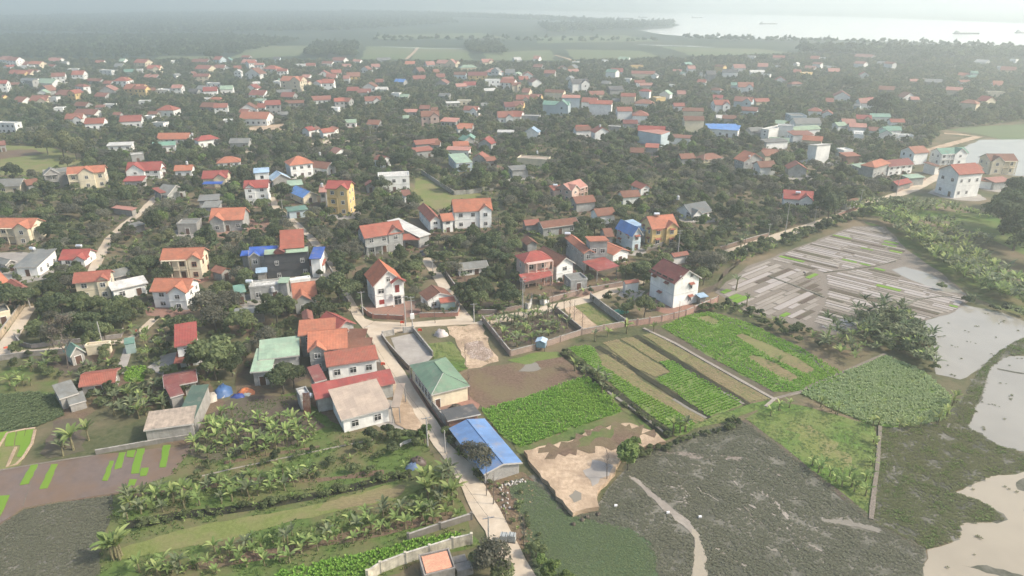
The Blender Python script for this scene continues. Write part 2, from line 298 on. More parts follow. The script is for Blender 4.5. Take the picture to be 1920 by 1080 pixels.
# ------------------------------------------------ yards
sheet('concrete_yard', [(733, 634), (775, 625), (812, 668), (790, 692), (768, 690), (745, 665)], 'yard_concrete', L3, .1, 3, area='hall_yard')
sheet('brick_yard', [(684, 578), (700, 592), (757, 598), (790, 588), (780, 565), (700, 565)], 'brick_yard', L3, .1, 3, area='white_yard'); sheet('brick_yard', [(455, 412), (500, 408), (515, 432), (460, 436)], 'brick_yard', L3, .2, 3)
sheet('small_lawn', [(800, 645), (846, 641), (866, 668), (880, 690), (855, 700), (830, 702), (812, 668)], 'grass_lawn', L2, .4, 2, area='small_lawn')
sheet('dirt_lot', [(838, 613), (902, 607), (915, 640), (935, 678), (900, 690), (878, 692), (858, 650)], 'sand', L3, .6, 2, area='dirt_lot'); sheet('rubble_patch', [(872, 645), (905, 640), (925, 668), (915, 678), (880, 672)], 'rubble', L4, .6, 1.2)
sheet('soil_field', [(865, 702), (880, 694), (950, 683), (1030, 660), (1060, 668), (1090, 700), (985, 748), (905, 768), (880, 742)], 'soil', L2, .5, 2, area='soil_field')
sheet('puddle', [(972, 697), (985, 684), (1005, 680), (1015, 692), (1000, 697)], 'ditch_water', L3, .3, 1); sheet('grass_edge', [(950, 676), (1000, 662), (1045, 660), (1060, 668), (1040, 672), (985, 684)], 'grass_lawn', L3, .4, 1.5)
sheet('crop_field', [(903, 768), (985, 746), (1098, 705), (1128, 728), (1168, 772), (1110, 792), (1082, 802), (976, 840), (935, 812)], 'crop_soil', L3, .4, 2, area='crop_a')
sheet('crop_margin', [(1055, 655), (1100, 705), (1170, 772), (1245, 828), (1262, 820), (1180, 755), (1080, 670)], 'grass_rough', L2, .4, 2)
sheet('grass_margin', [(935, 812), (976, 840), (1082, 802), (1168, 772), (1200, 800), (1150, 812), (1085, 838), (985, 858)], 'grass_rough', L2, .6, 2)
# sand platform: a real bank about a metre and a half above the marsh
sheet('sand_bank', [(982, 852), (1010, 845), (1065, 835), (1110, 812), (1180, 800), (1232, 820), (1248, 835), (1190, 850), (1165, 865), (1145, 900), (1120, 930), (1122, 958), (1098, 962), (1083, 966), (1074, 970), (1060, 955), (1032, 920), (1012, 895), (1003, 885)], 'sand', .9, .35, 1.3, thick=.9, area='sand')
sheet('bank_soil', [(1010, 848), (1065, 837), (1110, 814), (1180, 802), (1230, 822), (1180, 838), (1130, 845), (1080, 862), (1040, 868)], 'soil', .915, 1.6, 1.0); sheet('bank_grass', [(1085, 832), (1110, 816), (1160, 806), (1150, 822), (1110, 835), (1080, 846)], 'grass_rough', .925, 1.0, 1.0)
def pool(px, z, nm='puddle'): return sheet(nm, px, 'ditch_water', z, .2, .8)
pool([(1066, 938), (1078, 927), (1090, 933), (1090, 945), (1076, 951)], .93); sheet('dark_stain', [(1110, 870), (1150, 880), (1125, 905), (1110, 920), (1098, 900)], 'yard_concrete', .92, .9, 1.2)
sheet('roadside_dirt', [(905, 905), (980, 885), (1000, 900), (1000, 960), (1020, 1050), (1040, 1100), (1022, 1105), (958, 997), (935, 955), (912, 915)], 'soil', L2, .5, 2, area='roadside'); sheet('dark_verge', [(712, 650), (745, 650), (790, 740), (845, 836), (910, 905), (900, 930), (880, 868), (820, 790), (786, 735), (770, 703)], 'soil_dark', L1, .3, 2, area='verge')
# walled banana plot
sheet('banana_plot', [(905, 603), (1040, 580), (1093, 625), (1008, 655), (957, 668)], 'soil_dark', L2, .1, 3, area='banana_plot'); sheet('yellow_path', [(1058, 578), (1075, 572), (1130, 620), (1110, 626), (1090, 622)], 'sand', L2, .3, 2); sheet('vegetable_plot', [(1075, 572), (1100, 566), (1165, 612), (1130, 620)], 'grass_light', L3, .2, 2, area='veg1')
sheet('garden_plot', [(905, 585), (975, 572), (975, 560), (895, 565)], 'soil_dark', L2, .3, 2, area='garden')
# ------------------------------------------------ central strip fields (zoomed 4.153 from 1050,580)
def q4(*P): return [(1050+x/4.153, 580+y/4.153) for x, y in P]
sheet('crop_strip', q4((60, 300), (240, 280), (300, 350), (330, 430), (1060, 880), (1000, 960), (880, 960), (560, 720), (430, 610), (250, 450)), 'crop_soil', L2, .4, 2, area='crop_b')
sheet('stubble_strip', q4((300, 360), (420, 340), (640, 560), (1150, 860), (1060, 890), (640, 640), (330, 440)), 'stubble', L3, .3, 2, area='stub_a')
sheet('stubble_strip', q4((330, 260), (450, 235), (860, 490), (740, 530), (560, 440)), 'stubble', L3, .3, 2, area='stub_b'); sheet('stubble_strip', q4((470, 230), (570, 215), (860, 395), (760, 410)), 'stubble', L3, .3, 2, area='stub_c')
sheet('crop_strip', q4((770, 410), (870, 400), (1440, 735), (1160, 845), (740, 540), (860, 490)), 'crop_soil', L3, .3, 2, area='crop_c')
sheet('stubble_strip', q4((640, 200), (720, 185), (1640, 700), (1480, 725), (1200, 560)), 'stubble', L3, .3, 2, area='stub_d')
sheet('grass_margin', q4((1060, 880), (1450, 745), (1650, 700), (1610, 760), (1350, 860), (1130, 910), (900, 990), (870, 960)), 'grass_lawn', L1, .4, 2, area='marg_b')
sheet('dark_soil_strip', q4((660, 150), (800, 160), (1690, 640), (1650, 690), (1200, 450)), 'soil_dark', L2, .3, 2)
strip('ditch', q4((30, 340), (300, 570), (600, 790), (860, 1000)), [2.4, 2.6, 2.6, 2.4], 'ditch_mud', L4, 0, .2); strip('ditch', q4((290, 290), (620, 500), (900, 680), (1160, 850)), 1.5, 'ditch_mud', L4, 0, .12); strip('ditch', q4((580, 205), (900, 400), (1200, 590), (1460, 745)), 1.8, 'ditch_mud', L4, 0, .12)
strip('ditch_water', q4((880, 700), (1000, 775), (1140, 850)), .7, 'ditch_water', L5, 0, .15); strip('ditch_water', q4((1250, 640), (1350, 690), (1430, 740)), .7, 'ditch_water', L5, 0, .15); strip('ditch_water', q4((370, 640), (600, 800), (850, 990)), .5, 'ditch_water', L5, 0, .15)
strip('bund_path', q4((650, 150), (900, 270), (1250, 470), (1500, 610), (1670, 705)), .8, 'pale_mud', .2, .2, .08); strip('bund_path', q4((1600, 760), (1670, 700), (1800, 665), (1870, 650)), .7, 'pale_mud', .2, .2, .1)
strip('bund_path', [(1457, 748), (1500, 735), (1540, 715), (1600, 690), (1660, 664)], .6, 'dark_mud', .2, .2, .1)
sheet('crop_field', [(1238, 612), (1290, 592), (1330, 585), (1400, 605), (1500, 652), (1580, 700), (1560, 720), (1500, 735), (1450, 735), (1350, 680)], 'crop_soil', L2, .5, 2, area='crop_d')
sheet('bare_bed', [(1308, 597), (1328, 592), (1350, 603), (1340, 610)], 'stubble', L3, .3, 1.5, area='bare_a'); strip('bare_bed', [(1385, 628), (1430, 650), (1480, 676), (1520, 698)], [2.5, 4.5, 5, 3], 'stubble', L3, 0, .3, area='bare_b'); strip('bare_bed', [(1408, 668), (1440, 684), (1490, 712)], [2, 4, 3], 'stubble', L3, 0, .3, area='bare_c')
strip('furrow', [(1250, 612), (1330, 655), (1420, 700), (1470, 728)], .6, 'marsh_mud', L4, 0, .2); strip('furrow', [(1330, 590), (1420, 625), (1520, 670), (1560, 705)], .6, 'marsh_mud', L4, 0, .2)
# ------------------------------------------------ right side: triangle, round plot, weeds, marsh, ponds
sheet('marsh', [(950, 905), (1000, 890), (1060, 955), (1100, 965), (1150, 905), (1190, 850), (1245, 835), (1290, 815), (1395, 788), (1640, 975), (1735, 1030), (1710, 1250), (1030, 1250), (975, 980)], 'marsh_mud', L1, .4, 2, area='marsh')
sheet('marsh_green', [(955, 915), (990, 900), (1030, 930), (1060, 965), (1110, 975), (1180, 990), (1230, 1040), (1240, 1250), (1035, 1250), (985, 985)], 'marsh_green', L2, 1.0, 1.5, area='marsh_green')
sheet('grass_triangle', [(1398, 786), (1445, 752), (1520, 765), (1640, 800), (1650, 860), (1632, 975), (1560, 915), (1480, 850)], 'grass_lawn', L2, .3, 2, area='tri'); sheet('dry_grass', [(1480, 790), (1520, 800), (1590, 850), (1610, 880), (1580, 890), (1500, 840)], 'grass_light', L3, 1.5, 1.5)
sheet('round_plot', [(1500, 738), (1560, 708), (1660, 668), (1735, 698), (1785, 745), (1765, 790), (1700, 802), (1640, 798), (1560, 768)], 'crop_soil', L3, .4, 2, area='round')
sheet('weed_bed', [(1650, 805), (1760, 795), (1800, 760), (1830, 705), (1850, 680), (1880, 655), (1930, 628), (1930, 662), (1880, 672), (1855, 692), (1840, 740), (1815, 800), (1870, 835), (1930, 850), (1930, 880), (1860, 893), (1790, 922), (1850, 945), (1890, 975), (1800, 985), (1800, 1012), (1740, 1030), (1632, 975)], 'marsh_mud', L2, .8, 1.2, area='weeds')
sheet('pond', [(1725, 606), (1765, 590), (1810, 572), (1880, 586), (1925, 605), (2250, 620), (2250, 640), (1880, 656), (1840, 690), (1800, 712), (1755, 702), (1745, 650)], 'pale_water', L1, .4, 2, area='pond_b')
sheet('pond', [(1850, 680), (1880, 670), (2250, 655), (2250, 870), (1930, 852), (1870, 838), (1812, 803), (1836, 745)], 'pale_water', L1, .4, 2, area='pond_c'); strip('bund_path', [(1870, 692), (1900, 698), (1960, 708)], .7, 'marsh_mud', L3, 0, .15)
sheet('pond', [(1785, 925), (1830, 900), (1860, 890), (2250, 870), (2250, 1260), (1700, 1260), (1738, 1030), (1800, 1008)], 'pond_water', L1, .4, 2, area='pond_d')
sheet('weed_raft', [(1800, 1060), (1850, 1060), (1930, 1085), (1925, 1095), (1850, 1075)], 'marsh_mud', L2, .5, 1); sheet('weed_raft', [(1905, 905), (1930, 895), (1930, 925), (1908, 918)], 'marsh_mud', L2, .5, 1)
sheet('mud_stream', [(1175, 890), (1195, 898), (1245, 940), (1285, 970), (1310, 1000), (1322, 1040), (1328, 1250), (1290, 1250), (1300, 1040), (1302, 1010), (1280, 985), (1235, 948)], 'pale_mud', L3, .35, 1.2); sheet('muddy_water', [(1296, 990), (1312, 1002), (1322, 1040), (1330, 1250), (1285, 1250), (1302, 1050), (1303, 1012)], 'pond_water', L4, .4, 1)
for q in ([(1536, 978), (1545, 968), (1580, 970), (1620, 978), (1656, 995), (1650, 1001), (1605, 988), (1570, 984)], [(1520, 1000), (1530, 992), (1542, 1008), (1522, 1010)], [(1395, 1000), (1450, 998), (1458, 1004), (1400, 1006)], [(1430, 1024), (1445, 1026), (1470, 1036), (1440, 1032)], [(1525, 1052), (1545, 1046), (1545, 1057), (1527, 1058)]): pool(q, L3)
strip('mud_sheen_streak', [(1230, 848), (1330, 858), (1400, 862), (1440, 878), (1475, 900)], [1.6, 1.4, 1.2, .7, .4], 'dark_mud', L2, 0, .4); strip('mud_sheen_streak', [(1410, 912), (1450, 936), (1480, 975), (1500, 1012)], [.4, .9, .7, .6], 'pale_mud', L2, 0, .25); strip('mud_sheen_streak', [(1250, 862), (1270, 890), (1288, 960)], .35, 'pale_mud', L2, 0, .2); strip('mud_sheen_streak', [(1340, 1025), (1370, 1050), (1400, 1062)], .5, 'pale_mud', L2, 0, .25)
for i in range(34):  # scattered mud streaks; the pale ones paint in glints of water sheen
    a_ = random.random(); px_, py_ = 1230+a_*330+random.uniform(-30, 30), 868+a_*110+random.uniform(-20, 60); dx_, dy_ = random.uniform(12, 45), random.uniform(8, 26)
    strip('mud_sheen_streak', [(px_, py_), (px_+dx_*.5, py_+dy_*.35), (px_+dx_, py_+dy_)], [.12, random.uniform(.2, .55), .1], random.choice(['pale_mud', 'pale_mud', 'dark_mud']), .062, 0, .15)
strip('marsh_edge', [(1395, 788), (1480, 852), (1560, 915), (1635, 976), (1735, 1032)], 1.2, 'soil_dark', L4, 0, .2); strip('bund_path', [(1650, 800), (1646, 860), (1640, 910), (1633, 975)], .7, 'dark_mud', .25, .2, .1)
# ------------------------------------------------ seedling bed field
sheet('seedbed_field', [(1340, 548), (1400, 500), (1500, 462), (1600, 424), (1660, 424), (1700, 468), (1755, 505), (1822, 560), (1790, 585), (1722, 606), (1650, 620), (1560, 628), (1500, 612), (1400, 585)], 'dark_mud', L1, .4, 3, area='seedbed')
sheet('shallow_water', [(1672, 506), (1695, 500), (1745, 514), (1812, 552), (1770, 547), (1710, 526)], 'pale_water', L2, .4, 2)
# ------------------------------------------------ left: paddies, dark pond, orchard grass
sheet('orchard_grass', [(356, 835), (420, 760), (560, 735), (620, 790), (660, 812), (780, 805), (830, 880), (868, 945), (882, 1000), (905, 1020), (690, 1090), (690, 1250), (150, 1250), (195, 1000), (213, 930), (320, 890)], 'grass_rough', L1, .5, 2, area='orchard')
sheet('orchard_soil', [(370, 790), (440, 745), (560, 740), (610, 800), (560, 830), (400, 865), (352, 850)], 'soil_dark', L2, .7, 2); sheet('mown_ridge', [(400, 980), (500, 965), (589, 947), (700, 918), (789, 897), (800, 912), (760, 935), (640, 958), (556, 974), (440, 1010), (330, 1030), (225, 1050), (215, 1035), (300, 1005)], 'grass_light', L3, .4, 2, area='ridge')
sheet('dry_leaves', [(588, 958), (620, 940), (700, 920), (760, 910), (750, 930), (640, 956)], 'stubble', L4, .5, 1); strip('ditch', [(235, 985), (330, 968), (420, 958), (520, 943), (590, 930), (700, 905), (770, 888)], 2.0, 'ditch_mud', L2, 0, .4)
strip('soil_row', [(250, 930), (350, 915), (480, 900), (600, 900), (720, 885)], 1.2, 'soil', L2, 0, .5); strip('soil_row', [(350, 1060), (500, 1040), (640, 1010), (760, 985), (850, 968)], 2.2, 'soil', L3, 0, .5); strip('soil_row', [(420, 868), (520, 850), (600, 838)], 1.0, 'soil', L3, 0, .4)
strip('foot_path', [(345, 900), (480, 870), (600, 845), (700, 825)], .35, 'pale_mud', L3, 0, .1); sheet('lush_grass', [(520, 1075), (600, 1055), (700, 1035), (770, 1015), (860, 1000), (880, 1015), (800, 1040), (700, 1078), (640, 1250), (500, 1250)], 'crop_soil', L3, .5, 2, area='lush')
sheet('wet_paddy', [(-30, 884), (58, 872), (170, 855), (183, 853), (356, 835), (352, 853), (324, 890), (231, 923), (208, 927), (93, 943), (44, 953), (-30, 1000)], 'wet_mud', L2, .25, 2.5, area='paddy')
strip('bund_path', [(-10, 884), (58, 873), (175, 855)], .5, 'dark_mud', L4, 0, .15); strip('bund_path', [(-20, 998), (44, 955), (93, 945), (208, 928), (235, 922)], .5, 'soil', L4, 0, .15); strip('bund_path', [(72, 872), (55, 915), (43, 950)], .15, 'dark_mud', L4, 0, .05)
sheet('weedy_pond', [(-30, 1004), (44, 957), (93, 946), (208, 930), (214, 960), (196, 1000), (186, 1035), (196, 1250), (-30, 1250)], 'marsh_mud', L1, .4, 2, area='dark_pond')
sheet('creeping_plants', [(-30, 742), (60, 735), (110, 742), (120, 780), (70, 800), (-30, 812)], 'marsh_green', L1, .5, 2, area='creepers'); sheet('seed_garden', [(-20, 812), (65, 803), (62, 825), (38, 873), (10, 880), (-20, 884)], 'grass_light', L2, .3, 2)
sheet('dirt_patch', [(100, 790), (150, 785), (160, 845), (90, 860), (75, 850)], 'soil_dark', L2, .6, 2); sheet('dirt_patch', [(60, 670), (125, 660), (130, 690), (80, 700)], 'soil_dark', L1, .6, 2); sheet('dirt_patch', [(375, 690), (400, 700), (385, 760), (372, 780)], 'soil', L1, .5, 2)
sheet('grass_patch', [(235, 690), (275, 688), (270, 715), (235, 716)], 'crop_soil', L2, .4, 1.5, area='gp'); sheet('left_garden', [(-30, 690), (110, 690), (100, 745), (-30, 745)], 'grass_rough', L1, .8, 3)
sheet('ploughed_plot', [(655, 505), (685, 495), (700, 515), (690, 522), (670, 528)], 'soil', L2, .3, 2, area='plough'); sheet('banana_grove_ground', [(1620, 415), (1720, 440), (1850, 500), (1925, 540), (1925, 600), (1830, 560), (1700, 470)], 'grass_rough', L1, .5, 3)
def z1(x, y): return (x/4.32, 830+y/4.32)
def z6(x, y): return (x/4.32, 640+y/4.32)
bedn = 0
for q in ([z1(250, 185), z1(310, 178), z1(235, 335), z1(160, 348)], [z1(415, 178), z1(470, 175), z1(385, 370), z1(320, 380)], [z1(-40, 440), z1(80, 428), z1(0, 600), z1(-60, 690)], [z1(890, 150), z1(925, 150), z1(870, 310), z1(828, 310)], [z1(965, 85), z1(1020, 80), z1(985, 205), z1(928, 220)], [z1(1032, 70), z1(1100, 62), z1(1082, 122), z1(1025, 118)], [z1(1110, 55), z1(1172, 48), z1(1130, 250), z1(1062, 255)], [z1(1325, 25), z1(1383, 20), z1(1345, 200), z1(1292, 205)], [z1(1145, 210), z1(1205, 205), z1(1185, 270), z1(1135, 275)], [z1(1050, 300), z1(1110, 300), z1(1090, 350), z1(1035, 355)],
          [z6(60, 750), z6(125, 735), z6(110, 850), z6(42, 855)], [z6(140, 735), z6(205, 725), z6(170, 845), z6(122, 845)], [z6(215, 722), z6(280, 712), z6(210, 935), z6(135, 940)], [z6(-30, 750), z6(60, 730), z6(20, 830), z6(-30, 860)]):
    o = sheet('seedling_bed', q, 'seedling_leaf', L5, .12, 1.0, kind=None, thick=.08); bedn += 1
    auto(o, 'bright green rice seedling bed', 'seedling bed', 'rice seedling beds', G(*q[0]))
strip('bund_path', [z6(-10, 860), z6(60, 745), z6(200, 715), z6(285, 705)], .45, 'sand', .16, .16, .1); strip('bund_path', [z6(285, 720), z6(260, 830), z6(190, 940), z6(130, 1000), z6(60, 1020), z6(130, 860)], .5, 'sand', .16, .16, .1)
# seedbed strips on the right, laid out along the two bed directions
A0 = G(1340, 548); UX = (G(1722, 606)-G(1500, 500)); UX.normalize(); fieldp = AREAS['seedbed']
def seedstrips(poly, ang, n0, n1, seed, wd=1.6):
    r = random.Random(seed); cx = sum(p[0] for p in poly)/len(poly); cy = sum(p[1] for p in poly)/len(poly); d = Vector((math.cos(ang), math.sin(ang))); nn = Vector((-d.y, d.x)); k = -60; O = Vector((cx, cy))
    while k < 60:
        w_ = r.uniform(.6, 1.2)*wd; ss = np.arange(-70, 70, .5); a = np.array([tuple(O+d*x+nn*k) for x in ss]); b = np.array([tuple(O+d*x+nn*(k+w_)) for x in ss]); ok = inpoly(a, poly) & inpoly(b, poly); i = 0
        while i < len(ss):
            if not ok[i]: i += 1; continue
            L = r.uniform(4, 20); j = i
            while j+1 < len(ss) and ok[j+1] and ss[j+1]-ss[i] < L: j += 1
            m = r.choices(['pale_mud', 'dark_mud', 'pale_mud2', 'seedling_leaf', 'soil_dark'], [5, 2.8, 3.5, 0 if ss[j]-ss[i] < 2 else 1.3, 1.0])[0]
            if ss[j]-ss[i] > 1:
                s1 = min(ss[j], ss[i]+r.uniform(3, 8)) if m == 'seedling_leaf' else ss[j]; q = [O+d*x+nn*y for x, y in ((ss[i], k), (s1, k), (s1, k+w_), (ss[i], k+w_))]; mb = MB(); mb.prism([(p.x, p.y, L3) for p in q], (0, 0, .06)); o = mb.build('seedling_bed' if m == 'seedling_leaf' else 'mud_bed', m)
                if m == 'seedling_leaf': auto(o, 'yellow-green rice seedling bed', 'seedling bed', 'rice seedling beds', q[0])
                else: tag(o, kind='structure')
            i = j+2
        k += w_+r.uniform(.2, .45)
gmat('pale_mud2', [(.25, .22, .195), (.38, .335, .3), (.3, .265, .235)], 1.2, .09, rough=.5, bump=.1, spec=.4)
def W(px): return [(lambda g: (g.x, g.y))(G(*q)) for q in px]
ang1 = math.atan2(*(lambda v: (v.y, v.x))(G(1690, 492)-G(1530, 457)))
ang2 = math.atan2(*(lambda v: (v.y, v.x))(G(1590, 475)-G(1440, 540)))
seedstrips(W([(1445, 487), (1500, 464), (1600, 426), (1657, 426), (1700, 470), (1690, 490), (1652, 497), (1545, 512)]), ang1, 0, 0, 3)
seedstrips(W([(1345, 547), (1400, 503), (1440, 490), (1540, 515), (1545, 556), (1520, 603), (1440, 592), (1390, 582)]), ang2, 0, 0, 4)
seedstrips(W([(1548, 514), (1652, 500), (1712, 527), (1818, 560), (1790, 583), (1722, 604), (1640, 618), (1560, 624), (1524, 606), (1550, 558)]), ang1, 0, 0, 5)
strip('bund_path', [(1440, 518), (1500, 540), (1545, 558)], .6, 'marsh_mud', .24, .2, .1); strip('bund_path', [(1545, 512), (1640, 500), (1680, 490)], .4, 'marsh_mud', .2, .1, .1); strip('bund_path', [(1690, 578), (1720, 562), (1770, 556), (1822, 565)], .6, 'marsh_mud', .24, .2, .1)
# ================================================ houses
RC = dict(o=(.43, .155, .09), c=(.33, .1, .068), r=(.32, .066, .056), m=(.19, .055, .05), b=(.2, .085, .055), p=(.42, .2, .16), g=(.2, .21, .2), t=(.15, .3, .23), l=(.3, .42, .3), u=(.1, .26, .6), U=(.03, .11, .45), v=(.35, .5, .65), w=(.6, .6, .56), k=(.42, .34, .27), d=(.09, .09, .09))
WC = dict(w=(.8, .81, .78), y=(.68, .5, .22), e=(.7, .62, .46), s=(.38, .39, .38), l=(.5, .6, .64), k=(.62, .45, .38), d=(.05, .055, .065), j=(.34, .33, .31), b=(.3, .16, .12), t=(.3, .4, .38))
RNAME = dict(o='orange-tiled', c='coral-roofed', r='red-roofed', m='maroon-roofed', b='brown-tiled', p='pinkish-roofed', g='grey-roofed', t='teal-roofed', l='pale-green-roofed', u='blue-roofed', U='deep-blue-roofed', v='light-blue-roofed', w='flat-roofed', k='beige-roofed', d='dark-roofed')
WNAME = dict(w='white', y='yellow', e='cream', s='grey', l='pale blue', k='pink', d='charcoal', j='cement', b='brick', t='greenish')
HOUSES = []     # (x, y, radius) kept clear of trees
def solve_h(A, b):
    lo, hi = 1.0, 25.0
    for _ in range(30):
        h = (lo+hi)/2; g = G(*A, h); y = proj(g.x, g.y)[1]
        if y < b: lo = h
        else: hi = h
    return h
def slab(mb, pts, t=.14): n = (Vector(pts[1])-Vector(pts[0])).cross(Vector(pts[2])-Vector(pts[0])).normalized(); n = n if n.z > 0 else -n; mb.prism(pts if n.dot((Vector(pts[1])-Vector(pts[0])).cross(Vector(pts[2])-Vector(pts[0]))) < 0 else pts[::-1], n*t)
def window(t, face, c, z, ww, hh, dims, detail, door=False, fcol=(.7, .7, .68), awn=None):
    """face f/l/r/b of a box dims=(x0,x1,y0,y1); c = position along the face"""
    x0, x1, y0, y1 = dims
    def bx(mb, a0, a1, p0, p1, z0, z1):
        if face == 'f': mb.box(a0, a1, y0-p1, y0-p0, z0, z1)
        elif face == 'b': mb.box(a0, a1, y1+p0, y1+p1, z0, z1)
        elif face == 'l': mb.box(x0-p1, x0-p0, a0, a1, z0, z1)
        else: mb.box(x1+p0, x1+p1, a0, a1, z0, z1)
    p = MB(); bx(p, c-ww/2, c+ww/2, -.02, .03, z, z+hh)
    pn = p.build('door' if door else 'window', 'paint' if door else 'glass', t, (.1, .05, .035) if door else None)
    if detail >= 2:
        f = MB(); e = .09
        bx(f, c-ww/2-e, c-ww/2, -.02, .1, z-e, z+hh+e); bx(f, c+ww/2, c+ww/2+e, -.02, .1, z-e, z+hh+e); bx(f, c-ww/2, c+ww/2, -.02, .1, z+hh, z+hh+e)
        if not door:
            bx(f, c-ww/2, c+ww/2, -.02, .14, z-e, z); bx(f, c-.04, c+.04, .03, .07, z, z+hh)
            if hh > 1: bx(f, c-ww/2, c-.04, .03, .07, z+hh*.66, z+hh*.66+.07); bx(f, c+.04, c+ww/2, .03, .07, z+hh*.66, z+hh*.66+.07)
        f.build('frame', 'paint', pn, fcol)
    if awn:
        a = MB(); a0, a1 = c-ww/2-.35, c+ww/2+.35; zz = z+hh+.15
        if face == 'f': q = [(a0, y0-.8, zz), (a1, y0-.8, zz), (a1, y0, zz+.4), (a0, y0, zz+.4)]
        elif face == 'l': q = [(x0-.8, a1, zz), (x0-.8, a0, zz), (x0, a0, zz+.4), (x0, a1, zz+.4)]
        else: q = [(x1+.8, a0, zz), (x1+.8, a1, zz), (x1, a1, zz+.4), (x1, a0, zz+.4)]
        slab(a, q, .1); a.build('awning', 'tile_roof', t, RC[awn])
def house(A, B, h=None, b=None, C3=None, d=7.0, roof='gable', rc='c', wc='w', fl=1, wing=None, rise=None, over=.5, label=None, cat='house', name='house', group=None, win='auto', detail=2, lm=None, veranda=None, awn=None, rmat='tile_roof', wmat='wall', base=0.0, doors=True, floor_band=True, wcr=None, nwin=None, open_front=False, fcol=(.7, .7, .68)):
    if h is None: h = solve_h(A, b)
    a, c = G(*A, h), G(*B, h); v = c.xy-a.xy; w0 = v.length; ang = math.atan2(v.y, v.x)
    if C3 is not None:
        g = G(*C3, h).xy; ux = v.normalized(); uy = Vector((-ux.y, ux.x)); d = max(abs((g-a.xy).dot(uy)), abs(0)) ; 
    mid = (a.xy+c.xy)/2; t = empty(name, (mid.x, mid.y, base), ang); H = h-base
    W = max(w0-2*over, 1.5); D = max(d-2*over, 1.5); x0, x1, y0, y1 = -W/2, W/2, over, over+D; o = over
    HOUSES.append((mid.x-math.sin(ang)*d/2, mid.y+math.cos(ang)*d/2, math.hypot(w0, d)/2, h))
    rise = rise if rise is not None else {'gable': D*.28, 'gabley': W*.3, 'hip': min(W, D)*.27, 'flat': .5, 'shed': D*.14, 'shedb': D*.14, 'low': D*.1, 'shedx': W*.16}[roof]
    wl = MB(); wcol = WC[wc] if isinstance(wc, str) else wc; rcol = RC[rc] if isinstance(rc, str) else rc
    zt = H; T = .05; jr = random.uniform(.78, 1.14) if detail < 2 else random.uniform(.92, 1.12); rcol = tuple(x*jr for x in rcol)
    if detail < 2 and rc in ('o', 'c', 'r') and random.random() < .65: f_ = random.uniform(.25, .75); rcol = tuple(a*(1-f_)+b*f_ for a, b in zip(rcol, (.2, .1, .075)))
    if detail < 2: jw = random.uniform(.8, 1.08); wcol = tuple(x*jw for x in wcol)
    posts = open_front and cat in ('awning', 'canopy')
    def wallbox(x0, x1, y0, y1, z1, openf=False):
        for q in (([(x0, y0), (x1, y0)]), [(x1, y0), (x1, y1)], [(x1, y1), (x0, y1)], [(x0, y1), (x0, y0)]):
            if posts or (openf and q[0][1] == y0 and q[1][1] == y0): continue
            (xa, ya), (xb, yb) = q; wl.poly([(xa, ya, 0), (xb, yb, 0), (xb, yb, z1), (xa, ya, z1)])
    wallbox(x0, x1, y0, y1, zt, open_front); rf = MB(); fa = MB()
    ym = (y0+y1)/2; R = zt+rise; k = rise/(D/2) if roof in ('gable',) else 0; roofcols = None
    if roof == 'gable':
        ze = zt-o*k
        wl.poly([(x0, y1, zt), (x0, y0, zt), (x0, ym, R)]); wl.poly([(x1, y0, zt), (x1, y1, zt), (x1, ym, R)])
        slab(rf, [(x0-o, y0-o, ze), (x1+o, y0-o, ze), (x1+o, ym, R), (x0-o, ym, R)]); slab(rf, [(x1+o, y1+o, ze), (x0-o, y1+o, ze), (x0-o, ym, R), (x1+o, ym, R)])
        rakes = [((s, y0-o, ze), (s, ym, R)) for s in (x0-o, x1+o)]+[((s, y1+o, ze), (s, ym, R)) for s in (x0-o, x1+o)]; ridge = ((x0-o, ym, R), (x1+o, ym, R)); eave = ((x0-o, y0-o, ze), (x1+o, y0-o, ze))
    elif roof == 'gabley':
        k = rise/(W/2); ze = zt-o*k
        wl.poly([(x0, y0, zt), (x1, y0, zt), (0, y0, R)]); wl.poly([(x1, y1, zt), (x0, y1, zt), (0, y1, R)])
        slab(rf, [(x0-o, y1+o, ze), (x0-o, y0-o, ze), (0, y0-o, R), (0, y1+o, R)]); slab(rf, [(x1+o, y0-o, ze), (x1+o, y1+o, ze), (0, y1+o, R), (0, y0-o, R)])
        rakes = [((x0-o, y0-o, ze), (0, y0-o, R)), ((x1+o, y0-o, ze), (0, y0-o, R))]; ridge = ((0, y0-o, R), (0, y1+o, R)); eave = ((x1+o, y0-o, ze), (x1+o, y1+o, ze))
    elif roof == 'hip':
        m = min(W, D)/2; kk = rise/m; ze = zt-o*kk; e = [(x0-o, y0-o, ze), (x1+o, y0-o, ze), (x1+o, y1+o, ze), (x0-o, y1+o, ze)]
        if W >= D: r0, r1 = (x0+m, ym, R), (x1-m, ym, R); slab(rf, [e[0], e[1], r1, r0]); slab(rf, [e[1], e[2], r1]); slab(rf, [e[2], e[3], r0, r1]); slab(rf, [e[3], e[0], r0])
        else: r0, r1 = (0, y0+m, R), (0, y1-m, R); slab(rf, [e[0], e[1], r0]); slab(rf, [e[1], e[2], r1, r0]); slab(rf, [e[2], e[3], r1]); slab(rf, [e[3], e[0], r0, r1])
        rakes = [(e[0], r0), (e[1], r0 if W < D else r1)]; ridge = (r0, r1); eave = (e[0], e[1])
    elif roof in ('shed', 'shedb', 'low'):
        s = 1 if roof != 'shedb' else -1; za, zb = (zt, R) if s > 0 else (R, zt); kk = (zb-za)/D
        wl.poly([(x1, y0, min(za, zt)), (x1, y1, zt), (x1, y1, zb)] if s > 0 else [(x1, y0, zt), (x1, y1, zt), (x1, y0, R)]); wl.poly([(x0, y1, zt), (x0, y0, zt), (x0, y1, zb)] if s > 0 else [(x0, y1, zt), (x0, y0, zt), (x0, y0, R)])
